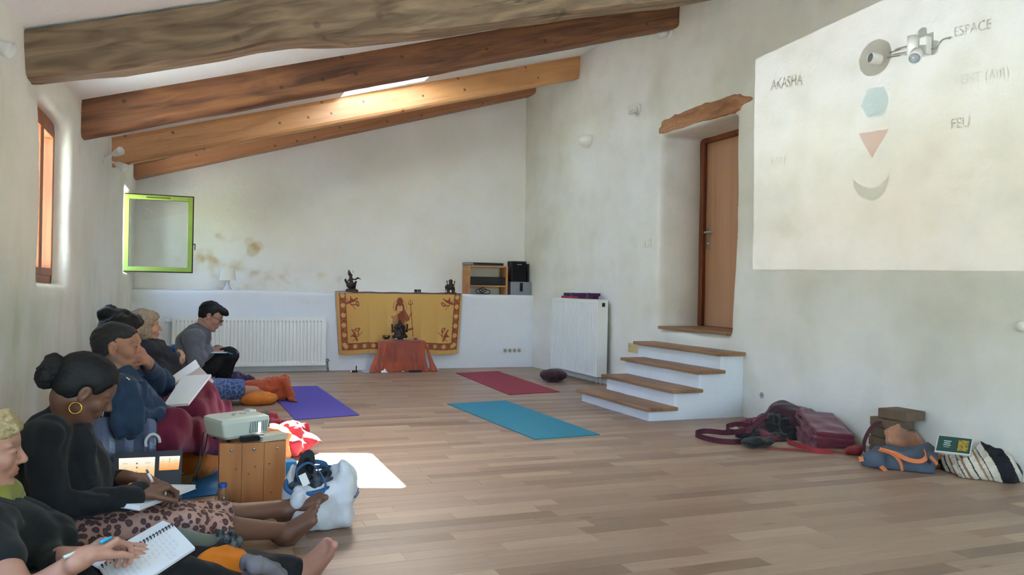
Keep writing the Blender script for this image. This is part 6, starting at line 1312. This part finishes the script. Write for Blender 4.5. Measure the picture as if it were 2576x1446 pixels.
# ---- blond woman at the lower left corner
SK1, SO1, LP1 = 'b0826c', 'b87e70', '96594f'
J = dict(pelvis=A3(-20, 1520, 2.78), chest=A3(5, 1360, 2.80), neck=A3(-62, 1262, 2.80), shR=A3(-45, 1330, 2.60), shL=A3(30, 1320, 2.98), elR=A3(60, 1500, 2.40), wrR=A3(205, 1405, 2.36),
         elL=A3(95, 1405, 2.80), wrL=A3(225, 1398, 2.52), hipR=A3(20, 1530, 2.66), hipL=A3(20, 1500, 2.86), knR=A3(430, 1458, 2.78), anR=A3(690, 1500, 2.92), knL=A3(468, 1412, 2.98), anL=A3(752, 1432, 3.06))
t = empty('person', (J['pelvis'].x, J['pelvis'].y, 0), 'blond woman with short hair in a dark green top, writing in a spiral notebook', 'person')
s = Sdf(.012); body_core(s, J, SK1, .95); hc = A3(-44, 1130, 2.80); P, R = head(s, hc, (.99, .10, -.10), (.08, 0, 1), 1.0, SK1, LP1); s.cone(P(-.035, 0, -.055), J['neck'], .056, .060, k=.02, col=SK1)
hand(s, J['wrR'], A3(272, 1362, 2.42)-J['wrR'], (.35, .1, -1), -1, SK1, (.75, .9, .6), 1.0, .03, (.45, .55))
hand(s, J['wrL'], A3(300, 1386, 2.52)-J['wrL'], (.1, .2, -1), 1, SK1, (.25, .35, .25), 1.0, .10, (.9, .2))
foot(s, J['anL'], rxf((.36, 0, .93), -30), rxf((.93, 0, -.36), -30), -1, SK1, SO1, 1.05)
s.build('body', M_SK, .0042, t, default=SK1, soft=.0035); eyes(t, P, R, 1.0, '5a5f58')
M_BLOND = mat('blond_hair', 'b3a27a', .6, .25, 70, bump=.3, bscale=260, col2='8f7f5a')
h = Sdf(.01); E = hprim(h, P, R); E((-.022, 0, .038), (.104, .085, .092)); E((.020, 0, .062), (.076, .072, .058)); E((-.045, 0, .0), (.072, .080, .075)); h.ell(P(.105, 0, .004), [.060, .09, .058], R, 's', .015); h.ell(P(.06, 0, -.06), [.080, .10, .075], R, 's', .015); h.ell(P(-.03, 0, -.115), [.1, .1, .06], R, 's', .02)
for y in (-1, 1): h.ell(P(.0, y*.088, -.010), [.026, .02, .034], R, 's', .01)
for k in range(18): a = k*.35; h.cone(P(.0+.05*math.sin(a), -.06+.12*(k/18), .115), P(.075+.01*math.sin(k*3), -.06+.12*(k/18)+.01*math.sin(k), .070+.012*math.sin(k*2)), .012, .006, k=.006)
h.noise = (lambda q: fnoise(q*np.array([1, 1, 1], np.float32), 75, 3, 2)*.003, .006); h.build('hair', M_BLOND, .0042, t)
g = Sdf(.02); g.ell(A3(-22, 1265, 2.80), (.075, .085, .07)); g.ell(A3(15, 1245, 2.84), (.045, .06, .055)); g.ell(P(.0, 0, -.03), (.085, .08, .095), None, 's', .01); g.noise = (lambda q: folds(q, 26, 2, .006), .012); g.build('scarf', mat('olive_green_scarf', '77782a', .85, .15, 14, sheen=.2), .005, t)
g = top_garment(J, .018, 1.0, sleeveR=.22, sleeveL=.62, hem=.03); g.ell(A3(85, 1365, 2.86), (.12, .14, .10)); g.cone(A3(100, 1400, 2.78), A3(165, 1408, 2.66), .052, .040); g.noise = (lambda q: folds(q, 15, 16, .009), .016); g.build('top', mat('dark_green_knit', '111816', .85, .3, 20, sheen=.06, bump=.4, bscale=300), .006, t)
g = Sdf(.025)
for S in 'RL': g.cone(J['hip'+S], J['kn'+S], .105, .080); g.cone(J['kn'+S], J['kn'+S].lerp(J['an'+S], .90), .078, .048)
g.noise = (lambda q: folds(q, 14, 19, .008), .014); g.build('trousers', mat('black_trousers', '0b0c11', .8, .3, 20, sheen=.05), .0065, t)
g = Sdf(0); a_ = J['anL']; d_ = (J['knL']-a_).normalized(); g.cone(a_+d_*.06, a_+d_*.02, .046, .044); g.build('cuff', mat('black_trousers', '0c0d10'), .005, t)
a_, b_ = A3(160, 1402, 2.33), A3(262, 1360, 2.40); m = MB(); m.tube([a_, a_.lerp(b_, .8)], .0046, 8); tp_ = empty('pen', a_, 'white and pink ballpoint with a turquoise end, held by the blond woman', 'pen'); m.build('barrel', mat('pearly_pen', 'b9c4b8', .3), tp_); m = MB(); m.tube([A3(252, 1364, 2.37), A3(280, 1352, 2.39)], .0048, 8); m.build('pen_end', mat('turquoise_plastic', '1d9bbf', .3), tp_)
# spiral notebook
S0, S1, F1, B1 = A3(252, 1428, 2.44), A3(436, 1320, 2.68), A3(491, 1377, 2.54), A3(410, 1309, 2.74); F0 = S0+(F1-S1); B0 = S0+(B1-S1)
t = empty('spiral_notebook', S0, 'open wire-bound notebook with handwritten pages on the lap of the blond woman', 'notebook')
M_WRIT = bpy.data.materials.new('handwritten_page'); M_WRIT.use_nodes = True; nt = M_WRIT.node_tree; n = nt.nodes; b = n['Principled BSDF']; a__ = n.new('ShaderNodeAttribute'); a__.attribute_name = 'Col'; put(nt, a__.outputs['Color'], b.inputs['Base Color']); b.inputs['Roughness'].default_value = .6
def page(Q, name, seed, thick, dens=1.0):
    n_ = (Q[1]-Q[0]).cross(Q[3]-Q[0]).normalized(); n_ = -n_ if n_.z < 0 else n_; q = MB(); q.prism(list(Q), -n_*thick); o_ = q.build(name, M_PAGE, t)
    q = MB(); q.grid(lambda u, v: Q[0].lerp(Q[1], u).lerp(Q[3].lerp(Q[2], u), v)+n_*.0004, 150, 110, False); g_ = q.build('writing', M_WRIT, o_, fixn=False); Ug, Vg = np.meshgrid(np.linspace(0, 1, 151), np.linspace(0, 1, 111)); Ug, Vg = Ug.ravel(), Vg.ravel(); base_ = np.tile(np.array(srgb('d0d5d8')[:3]), (len(Ug), 1))
    # lines of handwriting run across the page (v), pages stacked along u
    line = (Ug*17) % 1; row_ = np.floor(Ug*17); rr = np.random.RandomState(seed); ln = rr.uniform(.55, .95, 40)[row_.astype(int)]; wave = .5+.33*np.sin(Vg*160+row_*3)*np.sin(Vg*61+row_); ink = (np.abs(line-wave) < .13) & (Vg > .06) & (Vg < ln) & (np.sin(Vg*37+row_*5) > -.75) & (row_ > 1)
    base_[ink] = base_[ink]*(1-.30*dens)+np.array([.10, .13, .35])*.30*dens; vcol(g_, base_); return n_
nn_ = page([S1, S0, F0, F1], 'page', 3, .008); page([B1, B0, S0, S1], 'page', 5, .006, .4)
q = MB(); ctr = (S0+S1+F0+F1)/4; q.prism([B1-nn_*.009, B0-nn_*.009, F0+(F0-S0)*.03-nn_*.010, F1+(F1-S1)*.03-nn_*.010], -nn_*.002); q.build('cover', mat('black_cover', '131519', .4), t)
q = None
for k in range(22):
    c_ = S0.lerp(S1, (k+.5)/22); ax = (F1-S1).normalized(); pts = [c_+ax*.007*math.cos(a)+nn_*.007*math.sin(a) for a in np.linspace(0, 2*PI, 11)[:-1]]; m = MB(); m.tube(pts, .0016, 5, closed=True); m.build('wire_ring', M_BLK, t)

# ---- man in blue, hand at his mouth
SK3, SO3, LP3 = 'a07058', 'a07058', '75473d'
J = dict(pelvis=A3(300, 1130, 4.45), chest=A3(315, 1010, 4.42), neck=A3(292, 945, 4.44), shR=A3(296, 985, 4.24), shL=A3(340, 985, 4.66), elR=A3(318, 1062, 4.20), wrR=A3(412, 1040, 4.36), elL=A3(398, 968, 4.70), wrL=A3(374, 916, 4.50),
         hipR=A3(320, 1130, 4.36), hipL=A3(320, 1130, 4.58), knR=A3(470, 1085, 4.45), anR=A3(560, 1120, 4.75), knL=A3(505, 985, 4.72), anL=A3(575, 1075, 5.0))
t = empty('person', (J['pelvis'].x, J['pelvis'].y, 0), 'man with short dark hair and grey stubble in a blue sweatshirt, hand at his mouth', 'person')
s = Sdf(.012); body_core(s, J, SK3, 1.02); hc = A3(297, 872, 4.45); P, R = head(s, hc, (.97, -.20, .02), (0, 0, 1), 1.04, SK3, LP3, stubble='5a4a40', male=True); s.cone(P(-.035, 0, -.055), J['neck'], .062, .068, k=.02, col=SK3)
hand(s, J['wrL'], A3(352, 884, 4.36)-J['wrL'], (-.8, .35, -.4), -1, SK3, (1.2, 1.2, .8), 1.12, .02, (.5, .3))
hand(s, J['wrR'], A3(455, 1012, 4.50)-J['wrR'], (.3, .9, .3), -1, SK3, (.25, .3, .3), 1.05, .05, (.7, .1))
s.build('body', M_SK, .0050, t, default=SK3, soft=.004); eyes(t, P, R, 1.04, '3a2c22')
h = Sdf(.01); sc = 1.04; E = hprim(h, P, R, sc); E((-.022, 0, .032), (.1005, .0795, .0880)); E((.018, 0, .046), (.074, .068, .060)); E((-.045, 0, -.005), (.068, .076, .072)); h.ell(P(.108, 0, .0), [.062, .09, .072], R, 's', .012); h.ell(P(.060, 0, -.06), [.085, .11, .080], R, 's', .012); h.ell(P(-.03, 0, -.13), [.1, .1, .06], R, 's', .02)
for y in (-1, 1): h.ell(P(.0, y*.088, -.012), [.024, .02, .036], R, 's', .008)
h.noise = (lambda q: fnoise(q, 90, 3, 2)*.0015, .004); h.build('hair', mat('dark_grey_hair', '232326', .7, .35, 60, bump=.15, bscale=420), .0048, t)
g = top_garment(J, .022, 1.0, hem=.05, w=1.03); g.ell(A3(335, 1050, 4.42), (.155, .17, .16)); g.cone(A3(300, 955, 4.44), A3(322, 952, 4.40), .055, .05); g.ell(P(.0, 0, -.045), (.092, .085, .10), None, 's', .01); g.noise = (lambda q: folds(q, 17, 6, .017), .026)
g.build('sweatshirt', mat('petrol_blue_jersey', '1b3553', .8, .25, 14, sheen=.08, bump=.25, bscale=260), .0075, t)
a_, b_ = A3(318, 949, 4.20), A3(326, 955, 4.19); m = MB(); m.tube([a_, b_], .003, 6); m.build('chest_logo', M_WPL, t)
# maroon blanket over his legs
g = Sdf(.04); kL = J['knL']; g.cone(A3(400, 1075, 4.55), kL+Vector((0, 0, -.03)), .13, .085); g.cone(kL+Vector((0, 0, -.03)), A3(578, 1085, 4.95), .085, .075); g.cone(A3(470, 1040, 4.6), A3(540, 1075, 4.80), .12, .10); g.cone(A3(400, 1085, 4.35), A3(440, 1060, 4.35), .06, .06); g.cone(A3(440, 1062, 4.35), A3(560, 1105, 4.62), .075, .055); g.cone(A3(395, 1090, 4.28), A3(420, 1150, 4.26), .05, .035); g.cone(A3(430, 1105, 4.3), A3(530, 1120, 4.55), .07, .05); g.cone(A3(500, 1100, 4.7), A3(560, 1110, 4.9), .10, .08)
g.noise = (lambda q: folds(q*np.array([1.2, .7, .6], np.float32), 14, 21, .016), .03); g.build('blanket', mat('maroon_blanket', '6a1a34', .9, .2, 10, sheen=.05, bump=.3, bscale=300), .009, origin=A3(480, 1100, 4.6), label='dark maroon blanket draped over the raised knees of the man in blue', cat='blanket')
# his open notebook, and the ring binder beyond
Q = [A3(460, 945, 4.56), A3(531, 941, 4.54), A3(474, 1014, 4.34), A3(412, 1018, 4.38)]
pad(Q, .012, 'open white exercise book held by the man in blue')
Q = [A3(490, 905, 5.15), A3(500, 918, 5.06), A3(412, 985, 4.86), A3(396, 980, 4.90)]; tb_, n_ = pad([A3(492, 904, 5.20), A3(503, 922, 5.10), A3(412, 978, 4.90), A3(404, 966, 5.0)], .010, 'white ring binder propped open on knees behind the man in blue', 'ring_binder')
q = MB(); q.prism([A3(505, 924, 5.10), A3(538, 958, 5.0), A3(520, 975, 4.98), A3(420, 985, 4.90)], Vector((0, .01, -.004))); q.build('back_page', mat('pinkish_page', 'b9aaaa', .7), tb_)

# ---- person with dark curly hair, mostly hidden
SK4 = 'a87a66'
J = dict(pelvis=A3(345, 1040, 5.35), chest=A3(340, 940, 5.30), neck=A3(312, 888, 5.25), shR=A3(325, 915, 5.12), shL=A3(345, 912, 5.48), elR=A3(345, 985, 5.05), wrR=A3(410, 975, 5.15), elL=A3(390, 975, 5.55), wrL=A3(440, 960, 5.35),
         hipR=A3(345, 1045, 5.25), hipL=A3(355, 1040, 5.45), knR=A3(470, 965, 5.28), anR=A3(520, 1040, 5.55), knL=A3(480, 960, 5.45), anL=A3(530, 1030, 5.7))
t = empty('person', (J['pelvis'].x, J['pelvis'].y, 0), 'person with dark curly pinned-up hair, almost hidden behind the man in blue', 'person')
s = Sdf(.012); body_core(s, J, SK4, .92); hc = A3(305, 838, 5.25); P, R = head(s, hc, (.97, .0, -.22), (.2, 0, 1), .98, SK4, 'a8685c'); s.cone(P(-.035, 0, -.055), J['neck'], .054, .058, k=.02, col=SK4)
hand(s, J['wrR'], (.9, .1, .3), (0, 1, .3), -1, SK4); hand(s, J['wrL'], (.9, -.2, .3), (0, -1, .3), 1, SK4)
s.build('body', M_SK, .0062, t, default=SK4)
h = Sdf(.015); E = hprim(h, P, R); E((-.02, 0, .045), (.11, .10, .095)); E((-.05, 0, .0), (.08, .09, .08)); E((-.085, 0, .09), (.065, .06, .055)); E((.04, 0, .085), (.06, .07, .04)); h.ell(P(.105, 0, -.005), [.058, .09, .062], R, 's', .012); h.noise = (lambda q: fnoise(q, 42, 3, 2)*.006, .012); h.build('hair', M_BHAIR, .006, t)
g = top_garment(J, .018, 1.0, hem=.04); g.noise = (lambda q: folds(q, 14, 3, .010), .018); g.build('sweater', mat('navy_sweater', '1c3556', .85, .2, 14), .009, t)
g = Sdf(.02)
for S in 'RL': g.cone(J['hip'+S], J['kn'+S], .10, .075); g.cone(J['kn'+S], J['an'+S], .072, .05)
g.build('trousers', mat('maroon_blanket2', '4a1a2c', .85, .2, 14), .010, t)

# ---- blond person by the radiator, legs wrapped in orange cloth
SK5 = 'b58a72'
J = dict(pelvis=A3(388, 975, 6.75), chest=A3(388, 905, 6.72), neck=A3(370, 862, 6.70), shR=A3(370, 885, 6.55), shL=A3(392, 880, 6.88), elR=A3(405, 945, 6.52), wrR=A3(440, 925, 6.70), elL=A3(425, 930, 6.98), wrL=A3(412, 905, 6.80),
         hipR=A3(400, 985, 6.68), hipL=A3(400, 975, 6.85), knR=A3(545, 980, 7.42), anR=A3(665, 980, 7.66), knL=A3(550, 976, 7.56), anL=A3(670, 976, 7.80))
t = empty('person', (J['pelvis'].x, J['pelvis'].y, 0), 'person with a blond bob in a dark jacket and blue patterned trousers, legs stretched out', 'person')
s = Sdf(.012); body_core(s, J, SK5, .92); hc = A3(364, 820, 6.70); P, R = head(s, hc, (.99, .10, .0), (0, 0, 1), 1.02, SK5, 'a8685c', closed=True); s.cone(P(-.035, 0, -.055), J['neck'], .054, .058, k=.02, col=SK5)
hand(s, J['wrR'], (.5, .2, .6), (-.7, .3, .2), -1, SK5, (.6, .6, .5)); hand(s, J['wrL'], A3(402, 892, 6.72)-J['wrL'], (-.3, .5, .1), 1, SK5, (.6, .6, .5)); foot(s, J['anR'], (.8, .2, .35), (.35, .1, -.8), 1, SK5, SK5, .72); foot(s, J['anL'], (.8, .2, .35), (.35, .1, -.8), -1, SK5, SK5, .72)
s.build('body', M_SK, .0068, t, default=SK5)
h = Sdf(.012); E = hprim(h, P, R); E((-.022, 0, .036), (.110, .095, .094)); E((.02, 0, .058), (.085, .080, .060)); E((-.045, 0, -.03), (.085, .095, .095)); 
for y in (-1, 1): E((-.01, y*.070, -.035), (.060, .025, .075))
h.ell(P(.105, 0, -.010), [.060, .075, .070], R, 's', .010); h.noise = (lambda q: fnoise(q, 45, 3, 2)*.004, .008); h.build('hair', mat('ash_blond_hair', '94826a', .65, .25, 60, col2='76654f'), .006, t)
g = top_garment(J, .024, 1.0, hem=.05); g.ell(A3(405, 930, 6.72), (.15, .17, .15)); g.noise = (lambda q: folds(q, 13, 5, .012), .02); g.build('jacket', mat('black_navy_jacket', '14181f', .8, .3, 12), .009, t)
g = Sdf(.02)
for S in 'RL': g.cone(J['hip'+S], J['kn'+S], .10, .085); g.cone(J['kn'+S], J['kn'+S].lerp(J['an'+S], .38), .085, .088)
g.noise = (lambda q: folds(q, 16, 5, .006), .012)
def bluepat():
    m = mat('blue_patterned_cotton', '3c5580', .85, .1, 10); nt = m.node_tree; n = nt.nodes; b = n['Principled BSDF']; tc = n.new('ShaderNodeTexCoord'); v = n.new('ShaderNodeTexVoronoi'); v.inputs['Scale'].default_value = 26; v.feature = 'DISTANCE_TO_EDGE'; put(nt, tc.outputs['Object'], v.inputs['Vector'])
    cr = n.new('ShaderNodeValToRGB'); cr.color_ramp.elements[0].color = srgb('7085a8'); cr.color_ramp.elements[1].position = .12; cr.color_ramp.elements[1].color = srgb('35497a'); put(nt, v.outputs['Distance'], cr.inputs[0]); put(nt, cr.outputs[0], b.inputs['Base Color']); return m
g.build('trousers', bluepat(), .009, t)
g = Sdf(.03); a_ = A3(626, 978, 7.66); g.cone(a_, A3(680, 972, 7.72), .075, .082); g.cone(A3(680, 972, 7.72), A3(710, 967, 7.74), .085, .075); g.cone(A3(706, 962, 7.72), A3(719, 950, 7.74), .05, .02); g.cone(A3(716, 960, 7.70), A3(732, 1000, 7.62), .045, .035); g.cone(A3(732, 1004, 7.55), A3(748, 1009, 7.52), .022, .010); g.cone(A3(630, 992, 7.68), A3(712, 992, 7.72), .05, .065)
g.noise = (lambda q: folds(q, 15, 25, .014), .02); g.build('orange_wrap', mat('rust_orange_cloth', 'b04a22', .85, .18, 12, sheen=.2), .008, origin=a_, label='rust-orange cloth wrapped over outstretched shins by the violet-blue mat', cat='cloth')

# ---- person in the grey hoodie at the back
SK6 = 'a8806e'
J = dict(pelvis=A3(482, 938, 8.0), chest=A3(487, 862, 8.0), neck=A3(508, 830, 7.98), shR=A3(487, 852, 7.82), shL=A3(500, 850, 8.16), elR=A3(492, 908, 7.76), wrR=A3(532, 885, 7.86), elL=A3(520, 900, 8.20), wrL=A3(545, 878, 8.05),
         hipR=A3(490, 942, 7.90), hipL=A3(492, 938, 8.10), knR=A3(572, 893, 7.88), anR=A3(548, 985, 7.98), knL=A3(578, 895, 8.06), anL=A3(556, 980, 8.14))
t = empty('person', (J['pelvis'].x, J['pelvis'].y, 0), 'person with short black hair and glasses in a grey hoodie, writing by the long radiator', 'person')
s = Sdf(.012); body_core(s, J, SK6, .95); hc = A3(531, 796, 7.98); P, R = head(s, hc, (.86, -.20, -.42), (.4, 0, .9), 1.05, SK6, '9a6458', closed=True); s.cone(P(-.035, 0, -.055), J['neck'], .056, .060, k=.02, col=SK6)
hand(s, J['wrR'], A3(552, 872, 7.88)-J['wrR'], (.2, .2, -1), -1, SK6, (.7, .8, .5)); hand(s, J['wrL'], A3(560, 876, 8.0)-J['wrL'], (.1, 0, -1), 1, SK6, (.4, .4, .4))
s.build('body', M_SK, .0072, t, default=SK6)
h = Sdf(.012); sc = 1.05; E = hprim(h, P, R, sc); E((-.025, 0, .040), (.100, .084, .090)); E((.035, 0, .080), (.080, .065, .042)); E((.085, 0, .078), (.040, .05, .025)); E((-.05, 0, .0), (.062, .078, .06)); h.ell(P(.100, 0, -.01), [.06, .09, .062], R, 's', .01); h.ell(P(.04, 0, -.08), [.09, .11, .07], R, 's', .01); h.noise = (lambda q: fnoise(q, 60, 3, 2)*.004, .008); h.build('hair', M_BHAIR, .006, t)
for y in (-1, 1):
    m = MB(); m.tube([Vector(P(.100, y*.033+.021*math.cos(a), .002+.015*math.sin(a))) for a in np.linspace(0, 2*PI, 17)[:-1]], .0022, 6, closed=True); gl = m.build('spectacle_rim', M_BLK, t); m = MB(); m.tube([Vector(P(.100, y*.054, .004)), Vector(P(.0, y*.082, .008))], .002, 6); m.build('spectacle_arm', M_BLK, gl)
g = top_garment(J, .030, 1.0, hem=.06, w=1.03); g.ell(A3(490, 905, 7.99), (.175, .19, .19)); g.ell(A3(497, 832, 8.0), (.085, .12, .065)); g.cone(A3(505, 845, 7.9), A3(522, 850, 7.98), .04, .035); g.ell(P(.01, 0, -.02), (.09, .085, .10), None, 's', .01); g.noise = (lambda q: folds(q, 12, 15, .012), .02)
g.build('hoodie', mat('grey_hoodie_cotton', '64666e', .9, .15, 12, sheen=.2), .009, t)
g = Sdf(.02)
for S in 'RL': g.cone(J['hip'+S], J['kn'+S], .105, .078); g.cone(J['kn'+S], J['an'+S], .075, .052)
g.noise = (lambda q: folds(q, 14, 5, .006), .01); g.build('trousers', mat('black_leggings', '08090b', .8, .2, 12), .008, t)
zafu((J['pelvis'].x, 8.0, .002), .19, J['pelvis'].z-.09, 'purple round cushion under the person in the grey hoodie', M_PUR)
tn_, _n = pad([A3(545, 868, 8.10), A3(576, 869, 8.14), A3(572, 886, 7.78), A3(520, 886, 7.80)], .008, 'notebook with a teal cover on the knees of the person in the grey hoodie', cover=mat('teal_cover', '1f5f80', .5))
q = MB(); q.prism([A3(575, 869, 8.14), A3(603, 887, 8.00), A3(580, 890, 7.74), A3(571, 886, 7.76)], Vector((0, 0, -.006))); q.build('cover_flap', mat('teal_cover', '1f5f80', .5), tn_)
